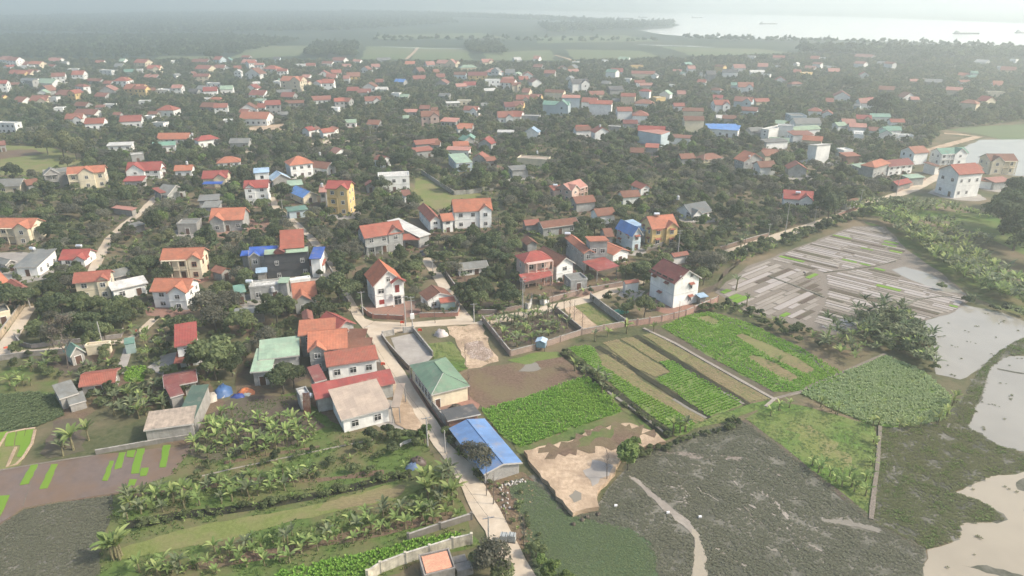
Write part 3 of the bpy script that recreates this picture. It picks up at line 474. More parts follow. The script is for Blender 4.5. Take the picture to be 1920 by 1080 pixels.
        if s > 0: wl.poly([(x1, y1, zt), (x0, y1, zt), (x0, y1, R), (x1, y1, R)])
        else: wl.poly([(x0, y0, zt), (x1, y0, zt), (x1, y0, R), (x0, y0, R)])
        slab(rf, [(x0-o, y0-o, za-o*kk), (x1+o, y0-o, za-o*kk), (x1+o, y1+o, zb+o*kk), (x0-o, y1+o, zb+o*kk)]); rakes = []; ridge = None; eave = ((x0-o, y0-o, za-o*kk), (x1+o, y0-o, za-o*kk))
    elif roof == 'shedx':
        kk = rise/W; slab(rf, [(x0-o, y0-o, zt-o*kk), (x1+o, y0-o, R+o*kk), (x1+o, y1+o, R+o*kk), (x0-o, y1+o, zt-o*kk)]); wl.poly([(x0, y0, zt), (x1, y0, zt), (x1, y0, R)]); wl.poly([(x1, y0, zt), (x1, y1, zt), (x1, y1, R), (x1, y0, R)]); wl.poly([(x1, y1, zt), (x0, y1, zt), (x1, y1, R)]); rakes = []; ridge = None; eave = ((x0-o, y0-o, zt-o*kk), (x1+o, y0-o, R+o*kk))
    else:   # flat with a parapet
        wl.box(x0-.1, x1+.1, y0-.1, y0+.12, zt, R); wl.box(x0-.1, x1+.1, y1-.12, y1+.1, zt, R); wl.box(x0-.1, x0+.12, y0+.12, y1-.12, zt, R); wl.box(x1-.12, x1+.1, y0+.12, y1-.12, zt, R)
        rf.box(x0+.12, x1-.12, y0+.12, y1-.12, zt-.1, zt+.04); rakes = []; ridge = None; eave = None
    if wing:
        f0, f1, pj = wing[:3]; hw = wing[3] if len(wing) > 3 else 0; a0, a1 = x0+W*f0, x0+W*f1; hm = (a1-a0)/2*.75; yw = y0-pj; zw = zt+hw; kw = hm/((a1-a0)/2); Rw = zw+hm; xm = (a0+a1)/2; zew = zw-o*.7*kw; oo = o*.7
        for q in ([(a0, yw), (a1, yw)], [(a1, yw), (a1, y0)], [(a0, y0), (a0, yw)]): (xa, ya), (xb, yb) = q; wl.poly([(xa, ya, 0), (xb, yb, 0), (xb, yb, zw), (xa, ya, zw)])
        wl.poly([(a0, yw, zw), (a1, yw, zw), (xm, yw, Rw)]); yb = y0+min(D*.5, (Rw-zt)/max(rise, .1)*D/2)+.1
        slab(rf, [(a0-oo, yb, zew), (a0-oo, yw-oo, zew), (xm, yw-oo, Rw), (xm, yb, Rw)], .15); slab(rf, [(a1+oo, yw-oo, zew), (a1+oo, yb, zew), (xm, yb, Rw), (xm, yw-oo, Rw)], .15)
        if detail >= 1: rakes = rakes+[((a0-oo, yw-oo, zew), (xm, yw-oo, Rw)), ((a1+oo, yw-oo, zew), (xm, yw-oo, Rw))]
    if posts:
        wl = MB()
        for x in (x0, x1):
            for y in (y0, y1): MB().box(x-.08, x+.08, y-.08, y+.08, 0, zt-.05).build('post', 'paint', t, (.3, .3, .3))
    wo = wl.build('wall', 'wall_old' if wmat == 'wall' and wc in ('s', 'j', 'b') else wmat, t, wcol); ro = rf.build('roof', rmat if roof != 'flat' else 'concrete', t, rcol)
    if detail >= 2:
        for p, q in rakes:
            p, q = Vector(p), Vector(q); fa.prism([p+Vector((0, 0, -.12)), q+Vector((0, 0, -.12)), q+Vector((0, 0, .18)), p+Vector((0, 0, .18))], (.07, -.07, 0))
        if eave: p, q = Vector(eave[0]), Vector(eave[1]); fa.prism([p+Vector((0, -.03, -.14)), q+Vector((0, -.03, -.14)), q+Vector((0, -.03, .1)), p+Vector((0, -.03, .1))], (0, -.05, 0))
        if fa.F: fa.build('fascia', 'paint', ro, (.5, .48, .45) if not isinstance(rc, str) or rc not in 'cor' else tuple(x*.8+.08 for x in rcol))
        if ridge and (Vector(ridge[0])-Vector(ridge[1])).length > .3: rg = MB(); p, q = Vector(ridge[0])+Vector((0, 0, .12)), Vector(ridge[1])+Vector((0, 0, .12)); rg.tube(p, q, .13, .13, 5); rg.build('ridge_cap', 'paint', ro, tuple(x*.75 for x in rcol))
        if floor_band and fl > 1:
            bm = MB()
            for i in range(1, fl): zz = H*i/fl; bm.box(x0-.07, x1+.07, y0-.07, y1+.07, zz-.1, zz+.1)
            if wing: 
                for i in range(1, fl): zz = H*i/fl; bm.box(a0-.07, a1+.07, yw-.07, y0-.07, zz-.1, zz+.1)
            bm.build('floor_band', 'paint', t, tuple(x*.8 for x in wcol))
    dims = (x0, x1, y0, y1); fh = H/fl
    if win == 'auto':
        for i in range(fl):
            z = fh*i+.9*fh/3.3; hh = min(1.35, fh*.42)
            for face, L, c0 in (('f', W, 0), ('r', D, ym), ('l', D, ym)):
                if face == 'f' and open_front: continue
                if detail < 1 and (face == 'l' or (face == 'r' and i == 0)): continue
                if detail < 2 and ((face == 'l') == (mid.x < 0)): continue
                n = nwin if nwin and face == 'f' else max(1, int(L/3.4)); n = min(n, 6)
                if detail < 1: n = min(n, 3)
                for j in range(n):
                    cc = c0+L*((j+.5)/n-.5)
                    if face == 'f' and wing and a0 < cc < a1: continue
                    if face == 'f' and i == 0 and doors and j == n//2: window(t, 'f', cc, .05, 1.3, min(2.2, fh*.75), dims, detail, True); continue
                    if face != 'f' and i == 0 and random.random() < .35: continue
                    window(t, face, cc, z, 1.3 if face == 'f' else 1.0, hh, dims, detail, fcol=fcol, awn=awn)
            if wing: window(t, 'f', xm, z, 1.2, hh, (a0, a1, yw, y1), detail, fcol=fcol, awn=awn)
    if veranda:     # columns and slabs along part of the front: (x fraction from, to, depth, floors)
        f0, f1, pj, nf = veranda; b0, b1 = x0+W*f0, x0+W*f1; sl_ = MB()
        for i in range(1, nf+1): zz = H*i/fl if i < fl else H-.25; sl_.box(b0, b1, y0-pj, y0-.02, zz-.15, zz+.02)
        sl_.build('balcony_slab', 'paint', t, tuple(x*.9 for x in wcol)); n = max(2, int((b1-b0)/2.4)+1)
        for j in range(n): x = b0+.15+(b1-b0-.3)*j/(n-1); MB().box(x-.14, x+.14, y0-pj+.05, y0-pj+.33, 0, H*nf/fl-.27 if nf >= fl else H*nf/fl-.15).build('column', 'paint', t, wcol)
        if nf > 1 or fl > 1:
            ra = MB()
            for i in range(1, min(nf, fl-1)+1): zz = H*i/fl; ra.box(b0, b1, y0-pj+.1, y0-pj+.18, zz+.75, zz+.85); [ra.box(b0+.1+q*.35, b0+.18+q*.35, y0-pj+.1, y0-pj+.18, zz+.02, zz+.75) for q in range(int((b1-b0-.2)/.35))]
            if ra.F: ra.build('railing', 'paint', t, wcol)
    if label: tag(t, label, cat, group or 'houses of the village')
    else: auto(t, f"{RNAME.get(rc if isinstance(rc, str) else '?','tiled')} {WNAME.get(wc,'white')} {['','one-storey','two-storey','three-storey','four-storey'][fl]} {cat}", cat, group or 'houses of the village', (mid.x, mid.y))
    if lm: q = proj(mid.x, mid.y, 0); landmark(q[0], q[1]-8, lm)
    return t
def Z(ox, oy, s):
    return lambda x, y: (ox+x/s, oy+y/s)
a4, a5, a6, a7 = Z(0, 230, 4), Z(480, 230, 4), Z(960, 230, 4), Z(1440, 230, 4)
b1, b2, b3, b4 = Z(0, 450, 4.32), Z(360, 420, 4.32), Z(720, 420, 4.32), Z(1080, 420, 4.32)
c6, c7, c8 = Z(0, 640, 4.32), Z(380, 600, 4.32), Z(700, 580, 4.32)
# ---- left side
house(a4(-130, 785), a4(235, 785), b=457, d=8, rc='o', wc='e', fl=2, wing=(.68, .98, 1.6), veranda=(0, .66, 1.4, 2), label='cream two-storey house with an orange roof cut by the left picture edge', lm='the cream house at the left edge')
house(b1(470, 157), b1(700, 150), b=500, d=7.5, rc='r', wc='w', fl=1, wing=(.58, 1, 1.2), label='small white house with a red roof beside the long grey sheds', lm='the small white red-roofed house')
house(b1(582, 345), b1(885, 318), b=565, d=6.5, rc='c', wc='e', fl=2, wing=(.66, 1, .5), label='cream two-storey house with a brown-orange roof and two small upper windows', lm='the cream house with a floor band')
house(b1(1290, 160), b1(1632, 148), b=525, d=8, rc='o', wc='e', fl=2, wing=(.68, 1, .8), veranda=(0, .66, 1.3, 2), label='cream two-storey house with columned balconies and an orange roof', lm='the columned cream house', fcol=(.3, .12, .07))
house(b1(1207, 412), b1(1525, 412), b=578, d=8, rc='o', wc='w', fl=2, wing=(.52, 1, 1.5), label='white house with a bright orange roof and triangular gable before the columned house', lm='the bright orange gable')
house(b1(-120, 390), b1(75, 330), b=560, d=8, rc='o', wc='e', fl=1, label='orange-roofed house half hidden by a dark tree at the left edge', lm=None); house(b1(150, 400), b1(225, 380), b=562, d=9, rc='c', wc='w', fl=1, roof='gabley', label='narrow white house end with a coral gable beside the leaning pole')
house(b1(105, 222), b1(300, 218), b=520, d=12, roof='shed', rc='g', wc='w', fl=1, rmat='metal_roof', label='long grey metal shed with white gable end', cat='shed', name='shed', lm='the long grey metal shed')
house(b1(40, 200), b1(140, 170), b=512, d=24, roof='gabley', rc='g', wc='j', fl=1, rise=.8, label='narrow grey shed running away behind the metal shed', cat='shed', name='shed', rmat='concrete')
house(b1(900, 410), b1(1200, 345), h=3.4, d=5, roof='shed', rc='w', wc='w', fl=1, rmat='metal_roof', label='low white lean-to between two orange-roofed houses', cat='shed', name='shed'); house(b1(920, 300), b1(1090, 260), h=3.6, d=5, roof='gable', rc='g', wc='j', rmat='concrete', label='low grey shed with a slanting roof in front of the dark round tree', cat='shed', name='shed')
house(b1(-200, 650), b1(100, 580), h=3.2, d=7, roof='flat', rc='g', wc='e', fl=1, label='low shed with a weathered slatted roof at the left edge', cat='shed', name='shed')
house(b1(565, 940), b1(690, 900), h=2.8, d=4.5, roof='gabley', rc='t', wc='j', rise=1.6, rmat='metal_roof', label='small hut with a steep teal roof beside the thin lane', cat='hut', name='hut', lm='the small teal-roofed hut', over=.3)
house(b1(690, 870), b1(885, 850), h=2.2, d=1.6, roof='flat', rc='k', wc='e', fl=1, win=None, over=.05, detail=1, label='low cream wall block behind the small teal-roofed hut', cat='shed', name='shed'); house(b1(1005, 850), b1(1090, 835), h=2.6, d=3, roof='low', rc='t', wc='t', over=.1, win=None, detail=1, rmat='metal_roof', label='small pale green gate hut at the end of the lane', cat='hut', name='hut')
house(b1(1410, 865), b1(1600, 835), b=692, d=9, roof='shed', rc='r', wc='w', fl=2, label='narrow pink-red roofed house behind the largest leafy tree', lm='the narrow pink-red roofed house', rise=1.4)
house(b1(1405, 1000), b1(1530, 990), b=697, d=4, roof='shed', rc='c', wc='j', fl=1, label='low coral awning shed joined to the narrow red house', cat='shed', name='shed', open_front=True, detail=1, rise=.9)
house(c6(632, 366), c6(930, 325), b=747, d=6.5, roof='gable', rc='c', wc='j', fl=1, label='small cement bungalow with a flat red roof among banana plants', lm='the small cement bungalow', rise=.9, cat='bungalow', name='bungalow')
house(c6(480, 470), c6(640, 420), h=2.6, d=6, roof='low', rc='g', wc='j', rmat='concrete', label='grey cement lean-to against the small red bungalow', cat='shed', name='shed', win=None, over=.2); house(c6(560, 520), c6(700, 480), h=1.8, d=4, roof='low', rc='g', wc='j', rmat='concrete', label='lowest grey lean-to in front of the small red bungalow', cat='shed', name='shed', win=None, over=.15)
house(c6(1325, 375), c6(1600, 320), b=752, d=6, roof='gable', rc='m', wc='j', fl=1, rmat='metal_roof', label='maroon metal roofed shed at the top of the long green roof', cat='shed', name='shed', rise=.8)
house(c6(1378, 458), c6(1490, 425), h=3.3, d=4.5, roof='low', rc='m', wc='j', fl=1, rmat='metal_roof', label='lower maroon roof patch beside the long green roof', cat='shed', name='shed', win=None, over=.2)
house(c6(1422, 640), c6(1575, 628), h=3.4, d=12, roof='low', rc=(.07, .12, .09), wc='j', fl=1, rmat='metal_roof', rise=.6, label='long dark green corrugated shed behind the stained cement front', cat='shed', name='shed', win=None, lm='the long dark green shed', over=.2)
house(c6(1162, 725), c6(1565, 668), h=3.3, d=6, roof='low', rc='k', wc='j', fl=1, rmat='concrete', rise=.4, label='stained cement building with a mossy slab roof above the paddies', cat='building', name='building', win=None, over=.25, lm='the stained cement building')
# ---- middle cluster by the main road
house(c7(382, 425), c7(560, 412), b=c7(0, 545)[1], d=9, roof='shed', rc='l', wc='s', fl=1, rmat='metal_roof', rise=1.0, label='grey house with a pale green metal roof beside coloured tarpaulins', lm='the pale green metal roofed house'); house(c7(450, 325), c7(785, 285), h=4.4, d=8, roof='shed', rc='l', wc='s', fl=1, rmat='metal_roof', rise=.9, label='long pale green metal roof behind the grey green-roofed house', cat='shed', name='shed')
house(b2(855, 905), b2(1160, 880), b=672, d=6, roof='shed', rc='o', wc='s', fl=2, rise=1.0, label='grey house with an orange brick-tiled slope and white parapet behind', wcr=1)
house(c7(845, 245), c7(1175, 218), b=c7(0, 420)[1], d=9, roof='gable', rc='o', wc='s', fl=2, wing=(.0, .42, .8), label='grey two-storey house with a front gable and wide orange roof', lm='the orange front gable', rise=2.4)
house(c7(1000, 377), c7(1425, 312), b=c7(0, 500)[1], d=4.6, roof='shed', rc='c', wc='w', fl=1, rise=1.0, label='long white house with a coral slope above the lowest red shed', lm='the long coral-roofed white house', nwin=3, doors=False)
house(c7(910, 640), c7(1560, 505), h=3.6, d=4.2, roof='shed', rc='r', wc='s', fl=1, rmat='metal_roof', rise=.9, label='very long low shed with a red metal roof reaching the main road', cat='shed', name='shed', win=None, lm='the long red metal shed')
house(c7(1120, 812), c7(1528, 708), b=c7(0, 930)[1], d=9.5, roof='shed', rc='k', wc='w', fl=1, rmat='metal_roof', rise=1.5, label='white-washed shed with a big beige metal roof by the main road', cat='shed', name='shed', lm='the beige-roofed shed', nwin=2, doors=False)
house(c7(1528, 712), c7(1592, 712), h=3.6, d=8, roof='low', rc='k', wc='e', rmat='metal_roof', over=.1, win=None, detail=1, label='narrow beige awning on the road side of the beige-roofed shed', cat='awning', name='awning', open_front=True)
house(c7(905, 505), c7(1005, 478), h=4.2, d=5, roof='shed', rc='m', wc='s', fl=1, rmat='metal_roof', label='small maroon metal roof beside the long white coral-roofed house', cat='shed', name='shed', rise=1.0); house(c7(775, 640), c7(890, 610), h=3.2, d=4, roof='flat', rc='w', wc='s', fl=1, label='small grey flat-roofed block with a water tank beside the red shed', cat='building', name='building')
house(c7(1160, 238), c7(1360, 232), h=3.2, d=4.5, roof='shed', rc='b', wc='t', fl=1, label='low brown-roofed shed beside the junction', cat='shed', name='shed', detail=1); house(b2(1250, 925), b2(1400, 925), h=3.4, d=4, roof='shed', rc='b', wc='b', fl=1, label='brown tile roofed shed near the street lamp', cat='shed', name='shed', detail=1)
house(b2(1170, 860), b2(1328, 800), h=3.3, C3=b2(1095, 750), roof='gabley', rc='r', wc='s', fl=1, rise=1.4, label='grey bungalow with a raspberry red gable roof at the junction corner', cat='bungalow', name='bungalow', lm='the red-roofed bungalow at the junction')
house(b2(905, 785), b2(980, 775), h=5.0, d=6, roof='gabley', rc='r', wc='s', fl=1, label='small red gable roof beside the round white water tank', detail=1)
house(b2(815, 600), b2(1015, 575), b=b2(0, 715)[1], d=8.5, roof='gable', rc='o', wc='s', fl=1, wing=(0, .68, 2.2), label='grey house with an L-shaped orange roof behind two round trees', lm='the L-shaped orange-roofed house', rise=2.4)
house(b2(447, 530), b2(745, 500), h=3.8, d=5.5, roof='flat', rc='w', wc='s', fl=1, label='low grey flat-roofed building in front of the charcoal house', cat='building', name='building'); house(b2(690, 480), b2(775, 478), h=4.8, d=3.5, roof='low', rc='l', wc='s', rmat='metal_roof', label='small pale green roof in front of the charcoal house', cat='shed', name='shed', win=None, detail=1); house(b2(345, 565), b2(440, 550), h=3.6, d=5, roof='low', rc='t', wc='s', rmat='metal_roof', label='small teal roof at the left end of the grey flat building', cat='shed', name='shed', detail=1)
house(b2(785, 475), b2(975, 445), h=3.2, d=2.5, roof='flat', rc='w', wc='w', fl=1, label='white flat terrace at the foot of the charcoal house', cat='terrace', name='terrace', detail=1, win=None)
# charcoal three-storey house: dark wall, tall red slope behind, green metal strips
t = house(b2(582, 262), b2(940, 235), b=b2(0, 445)[1], d=6.2, roof='flat', rc='l', wc='d', fl=3, label='tall charcoal three-storey house with a steep red rear roof and green metal strips', lm='the charcoal three-storey house', win=None, over=.1)
tw = (G(*b2(940, 235), 9)-G(*b2(582, 262), 9)).length; Hh = [x for x in t.children if x.name.startswith('wall')][0].dimensions.z-.5; yy = .1
for fx, fz in ((-.24, .66), (.36, .7), (.4, .2), (-.22, .12)): window(t, 'f', fx*tw, fz*Hh-.6, .95, 1.2, (-tw/2+.1, tw/2-.1, yy, 6.1), 2)
rr = MB(); slab(rr, [(-tw*.13, .8, Hh+1.5), (tw*.44, .8, Hh+1.5), (tw*.44, 6.6, Hh+5.6), (-tw*.13, 6.6, Hh+5.6)], .15); rr.build('rear_roof', 'tile_roof', t, RC['c'])
g_ = MB(); slab(g_, [(-tw*.5, -.3, Hh+.5), (-tw*.16, -.3, Hh+.5), (-tw*.16, 2, Hh+1.3), (-tw*.5, 2, Hh+1.3)], .1); slab(g_, [(0, -.4, Hh+.55), (tw*.52, -.4, Hh+.55), (tw*.52, 1.6, Hh+1.5), (0, 1.6, Hh+1.5)], .1); g_.build('metal_strip', 'metal_roof', t, RC['l'])
d_ = MB(); slab(d_, [(-tw*.28, 1.4, Hh+.9), (-tw*.28, -.6, Hh+.9), (-tw*.15, -.6, Hh+2.0), (-tw*.15, 1.4, Hh+2.0)], .1); slab(d_, [(-tw*.02, -.6, Hh+.9), (-tw*.02, 1.4, Hh+.9), (-tw*.15, 1.4, Hh+2.0), (-tw*.15, -.6, Hh+2.0)], .1); d_.poly([(-tw*.26, -.4, Hh+.5), (-tw*.04, -.4, Hh+.5), (-tw*.04, -.4, Hh+1), (-tw*.15, -.4, Hh+1.9), (-tw*.26, -.4, Hh+1)]); d_.build('dormer', 'tile_roof', t, RC['m'])
house(b2(455, 258), b2(690, 245), h=7, d=6, roof='gable', rc='U', wc='j', fl=2, rmat='metal_roof', label='cement house with a bright blue metal roof left of the charcoal house', lm='the bright blue metal roof', wing=(0, .35, .6), rise=1.6); house(b2(390, 262), b2(455, 258), h=5.4, d=4, roof='low', rc='U', wc='j', rmat='metal_roof', label='small low blue roof at the far left of the bright blue roof', cat='shed', name='shed', detail=1, win=None)
house(b2(945, 285), b2(1045, 282), h=6, d=9, roof='low', rc='U', wc='w', rmat='metal_roof', rise=.6, label='blue metal roof strip at the right side of the charcoal house', cat='shed', name='shed', detail=1, win=None); house(b2(935, 335), b2(1072, 332), b=b2(0, 410)[1], d=4.0, roof='shed', rc='c', wc='w', fl=1, label='low white annex with a coral roof edge right of the charcoal house', cat='shed', name='shed', win=None)
house(b2(515, 400), b2(610, 390), h=3.3, d=3.5, roof='low', rc='v', wc='j', rmat='metal_roof', label='small light blue awning at the foot of the charcoal house', cat='shed', name='shed', detail=1, win=None); house(b2(235, 400), b2(330, 365), h=3, d=5, roof='gabley', rc='o', wc='j', label='small shed with orange tiles beside the vegetable patch', cat='shed', name='shed', detail=1)
house(b2(335, 740), b2(590, 715), h=3.0, d=3.5, roof='low', rc='g', wc='j', rmat='concrete', label='old grey slab-roofed outhouse under the dark round tree', cat='shed', name='shed', detail=1)
# white orange-roofed house at the junction
t = house(b2(1465, 502), (758.5, 527), b=579.7, C3=b2(1380, 400), roof='gabley', rc=(.55, .17, .085), wc='w', fl=2, label='white gabled house with an orange roof and maroon shutters at the junction', lm='the white gabled house at the junction', win=None, rise=3.5, fcol=(.4, .4, .4))
wv = (G(758.5, 527, 7)-G(*b2(1465, 502), 7)).length-1; dm = (-wv/2, wv/2, .5, 8)
for cx, z_, ww, hh, dr in ((-.28, .9, 1.4, 1.3, 1), (-.28, 4.1, 1.5, 1.3, 0), (.3, .1, 1.8, 2.3, 0), (.3, 3.6, 1.2, 2.2, 1), (0, 7.3, .9, 1.2, 0)):
    if dr: f = MB(); f.box(cx*wv-ww/2, cx*wv+ww/2, dm[2]-.04, dm[2]+.02, z_, z_+hh); f.build('shutter', 'paint', t, (.28, .03, .025))
    else: window(t, 'f', cx*wv, z_, ww, hh, dm, 2)
for yz in (2.5, 5.5): window(t, 'l', yz, 4.1, 1, 1.3, dm, 2); window(t, 'l', yz, 1, 1, 1.3, dm, 2)
pr = MB(); slab(pr, [(wv*.05, .6, 6.9), (wv*.05, -1.0, 6.9), (wv*.32, -1.0, 8.2), (wv*.32, .6, 8.2)], .12); slab(pr, [(wv*.6, -1.0, 6.9), (wv*.6, .6, 6.9), (wv*.32, .6, 8.2), (wv*.32, -1.0, 8.2)], .12); pr.build('porch_roof', 'tile_roof', t, RC['r'])
bl = MB().box(wv*.08, wv*.5, -.9, .48, 3.3, 3.45); bl.box(wv*.08, wv*.5, -.9, -.82, 3.45, 4.2); bl.build('balcony', 'paint', t, WC['w'])
for xx in (.1, .48): MB().box(wv*xx-.12, wv*xx+.12, -.88, -.64, 0, 6.9).build('column', 'paint', t, WC['w'])
# ---- green-roofed hall, shed, blue shed
t = house(c8(470, 690), c8(780, 615), h=3.7, C3=c8(295, 450), roof='hip', rc=(.15, .25, .165), wc='e', fl=1, rmat='metal_roof', label='cream hall with a wide green hipped metal roof beside the main road', cat='hall', name='hall', lm='the green-roofed hall', win=None, rise=1.7, over=.35)
hw = (G(*c8(780, 615), 3.7)-G(*c8(470, 690), 3.7)).length-.7; D_ = [x for x in t.children if x.name.startswith('wall')][0].dimensions.y
for j in range(5): window(t, 'l', 2.2+j*(D_-3)/5, 1.0, 1.5, 1.9, (-hw/2, hw/2, .35, 9), 2)
window(t, 'f', -hw*.36, .05, 1.0, 2.0, (-hw/2, hw/2, .35, 9), 2, True)
house(c8(600, 925), c8(870, 870), h=2.7, d=5.0, roof='shedb', rc='d', wc='b', fl=1, rmat='metal_roof', wmat='brick', rise=.5, label='low brick shed with a black corrugated roof between the hall and the blue shed', cat='shed', name='shed', win=None, lm='the black-roofed brick shed')
t = house((907, 890), (979, 867.5), h=2.4, C3=(843, 803), roof='gabley', rc=(.13, .25, .48), wc='j', fl=1, rmat='metal_roof', wmat='brick', rise=.85, label='long low shed under blue metal sheets beside the main road', cat='shed', name='shed', win=None, lm='the long blue shed', over=.4)
# ---- houses around the junction and to the right
house(b3(600, 372), b3(850, 345), b=b3(0, 430)[1], d=6, roof='gable', rc='g', wc='w', fl=1, rmat='concrete', rise=.9, label='old white bungalow with a mossy grey roof behind the walled garden', cat='bungalow', name='bungalow', lm='the old grey-roofed bungalow', nwin=4, detail=2)
t = house(b3(1135, 310), b3(1365, 275), b=b3(0, 500)[1], d=7, roof='hip', rc='r', wc='k', fl=2, open_front=False, rise=1.6, label='two-storey house with a red hipped roof over an open columned balcony', lm='the red-hipped veranda house', veranda=(0, 1, 2.2, 2))
house(b3(1135, 465), b3(1370, 410), h=3.4, d=3, roof='shed', rc='r', wc='j', fl=1, rmat='metal_roof', label='raspberry red awning under the columned balcony', cat='awning', name='awning', open_front=True, win=None, rise=.8)
house(b3(1395, 345), b3(1550, 312), b=b3(0, 480)[1], C3=b3(1310, 225), roof='gabley', rc='b', wc='w', fl=2, label='white house with a brown tiled roof and classical gable beside the red-hipped house', lm='the brown-roofed classical gable', rise=2.0)
house(b3(1505, 475), b3(1665, 455), h=2.8, d=6, roof='flat', rc='g', wc='s', fl=1, label='low grey flat-roofed annex beside the village road', cat='shed', name='shed')
t = house(b4(60, 235), b4(155, 225), b=b4(0, 385)[1], C3=b4(-35, 100), roof='gabley', rc='o', wc='s', fl=2, label='tall grey house with an orange roof above a raspberry red canopy', lm='the grey house with red canopy', rise=.8); house(b4(105, 160), b4(270, 155), b=b4(0, 380)[1], d=7, roof='shedb', rc='o', wc='s', fl=2, rise=.7, label='grey block with a flat orange-edged roof beside the raspberry canopy', nwin=2)
house(b4(170, 380), b4(350, 340), h=3.6, C3=b4(80, 310), roof='low', rc='r', wc='s', rmat='metal_roof', label='raspberry red metal canopy on posts before the grey orange-roofed house', cat='canopy', name='canopy', open_front=True, win=None, rise=.4)
house(b4(300, 250), b4(440, 215), h=3.6, C3=b4(200, 150), roof='gabley', rc='o', wc='w', fl=1, rise=1.2, label='low white house with old orange brick tiles between grey and blue-roofed houses')
house(a6(905, 845), a6(985, 832), b=a6(0, 968)[1], C3=a6(778, 780), roof='gabley', rc='u', wc='l', fl=2, rmat='metal_roof', label='narrow pale blue two-storey house with a blue metal gable roof', lm='the blue-gabled house', awn='c', rise=2.2); house(a6(985, 815), a6(1050, 805), b=a6(0, 905)[1], C3=a6(870, 742), roof='low', rc='v', wc='s', fl=2, rmat='metal_roof', label='grey house with a light blue roof between blue and yellow houses', rise=.5)
house(a6(1050, 795), a6(1250, 775), b=a6(0, 935)[1], d=9, roof='gable', rc='o', wc='y', fl=2, wing=(.55, 1, .8), label='yellow two-storey house with an orange roof right of the blue gable', lm='the yellow orange-roofed house', awn='c', rise=2.8)
t = house(b4(800, 482), b4(1020, 432), b=b4(0, 690)[1], C3=b4(610, 372), roof='gabley', rc='m', wc='w', fl=2, label='big white house with a plain maroon roof standing above the green fields', lm='the big white maroon-roofed house', win=None, rise=2.7)
wv = (G(*b4(1020, 432), 8)-G(*b4(800, 482), 8)).length-1; dv = [x for x in t.children if x.name.startswith('wall')][0].dimensions.y; dm = (-wv/2, wv/2, .5, .5+dv)
for cx, z_, aw in ((.18, 1.0, 'c'), (.18, 4.6, 'c'), (.18, 8.1, None), (-.25, 8.1, None)): window(t, 'f', cx*wv, z_, 1.0, 1.3 if z_ < 8 else .9, dm, 2, awn=aw)
for yy, z_ in ((.3, 4.6), (.82, 4.8), (.55, 1.0)): window(t, 'l', .5+yy*dv, z_, 1.0, 1.5, dm, 2, awn='c')
va = MB()
for k in range(4): va.box(-wv/2-.04, -wv/2+.02, 1.2+k*dv/4, 1.2+k*dv/4+dv/5, 7.6, 8.1)
va.build('vent_strip', 'glass', t)
house(b4(1005, 600), b4(1075, 588), h=2.3, d=2, roof='low', rc='v', wc='j', rmat='metal_roof', label='light blue lean-to at the right side of the big white house', cat='shed', name='shed', win=None, detail=1)
house(b4(400, 485), b4(515, 470), h=3.0, d=1.6, roof='gable', rc='c', wc='w', rise=.5, over=.2, win=None, detail=1, label='white gateway with a small coral roof beside the village road', cat='gateway', name='gateway'); house(b4(790, 265), b4(920, 245), h=3.0, d=3, roof='gable', rc='c', wc='w', detail=1, label='small white outhouse with a coral roof behind the big maroon-roofed house', cat='outhouse', name='outhouse')
house(b3(350, 625), b3(560, 585), h=2.6, C3=b3(350, 545), roof='gabley', rc='b', wc='w', rise=1.6, label='small hut with weathered brown tiles in the corner garden of the junction', cat='hut', name='hut', lm='the brown-tiled hut', over=.3)
house(b3(455, 640), b3(580, 625), h=2.3, d=2, roof='shed', rc='c', wc='t', rise=.5, over=.15, win=None, label='small lean-to with a rusty coral roof beside the corner lane', cat='shed', name='shed')
# second row
house(a5(808, 862), a5(1110, 815), b=480, d=8.5, roof='gable', rc='c', wc='s', fl=2, wing=(.62, 1, .3), veranda=(0, .58, 1.8, 1), label='grey two-storey house with a coral roof and glassed upper veranda', lm='the grey coral-roofed veranda house', rise=2.6)
house(a5(1100, 878), a5(1228, 875), h=3.4, d=4, roof='shed', rc='c', wc='b', rise=.6, label='low coral awning beside the grey veranda house', cat='awning', name='awning', win=None, open_front=True); house(a5(1220, 860), a5(1310, 835), h=4, C3=a5(1115, 740), roof='low', rc='w', wc='s', rmat='metal_roof', label='long pale metal roof sloping beside the grey veranda house', cat='shed', name='shed', win=None, lm='the long pale metal roof')
house(a5(1300, 735), a5(1395, 725), b=a5(0, 830)[1], C3=a5(1170, 640), roof='gabley', rc='c', wc='w', fl=2, rise=1.5, label='white two-storey house with brown-red roofs behind the pale metal roof'); house(a5(1395, 735), a5(1488, 725), b=a5(0, 830)[1], d=6, roof='gable', rc='o', wc='w', fl=2, rise=1.5, label='narrow white annex with an orange roof beside two tall columns')
house(a5(1480, 665), a5(1775, 650), b=a5(0, 800)[1], d=9, roof='gable', rc='o', wc='w', fl=2, wing=(.68, 1, .6), label='white house with a long orange roof at the end of the grassy yard', lm='the white house by the grassy yard', rise=3)
house(a5(915, 412), a5(1150, 402), b=a5(0, 525)[1], d=8, roof='flat', rc='w', wc='w', fl=2, label='modern white flat-roofed cube house behind a dark bushy tree', lm='the white flat-roofed cube', over=.1); house(a5(820, 470), a5(900, 465), h=3.5, d=5, roof='gabley', rc='r', wc='s', detail=1, label='small red-gabled shed left of the white cube house', cat='shed', name='shed')
house(a5(1500, 305), a5(1625, 297), b=a5(0, 370)[1], C3=a5(1410, 250), roof='low', rc='l', wc='l', fl=2, rmat='metal_roof', rise=.8, label='pale blue block with a flat green metal roof', lm='the pale blue block', over=.15)
t = house(a5(250, 318), a5(432, 297), b=a5(0, 425)[1], C3=a5(175, 293), roof='hip', rc='o', wc='w', fl=2, label='white villa with an orange pyramid roof', lm='the white villa with pyramid roof', rise=2.6)
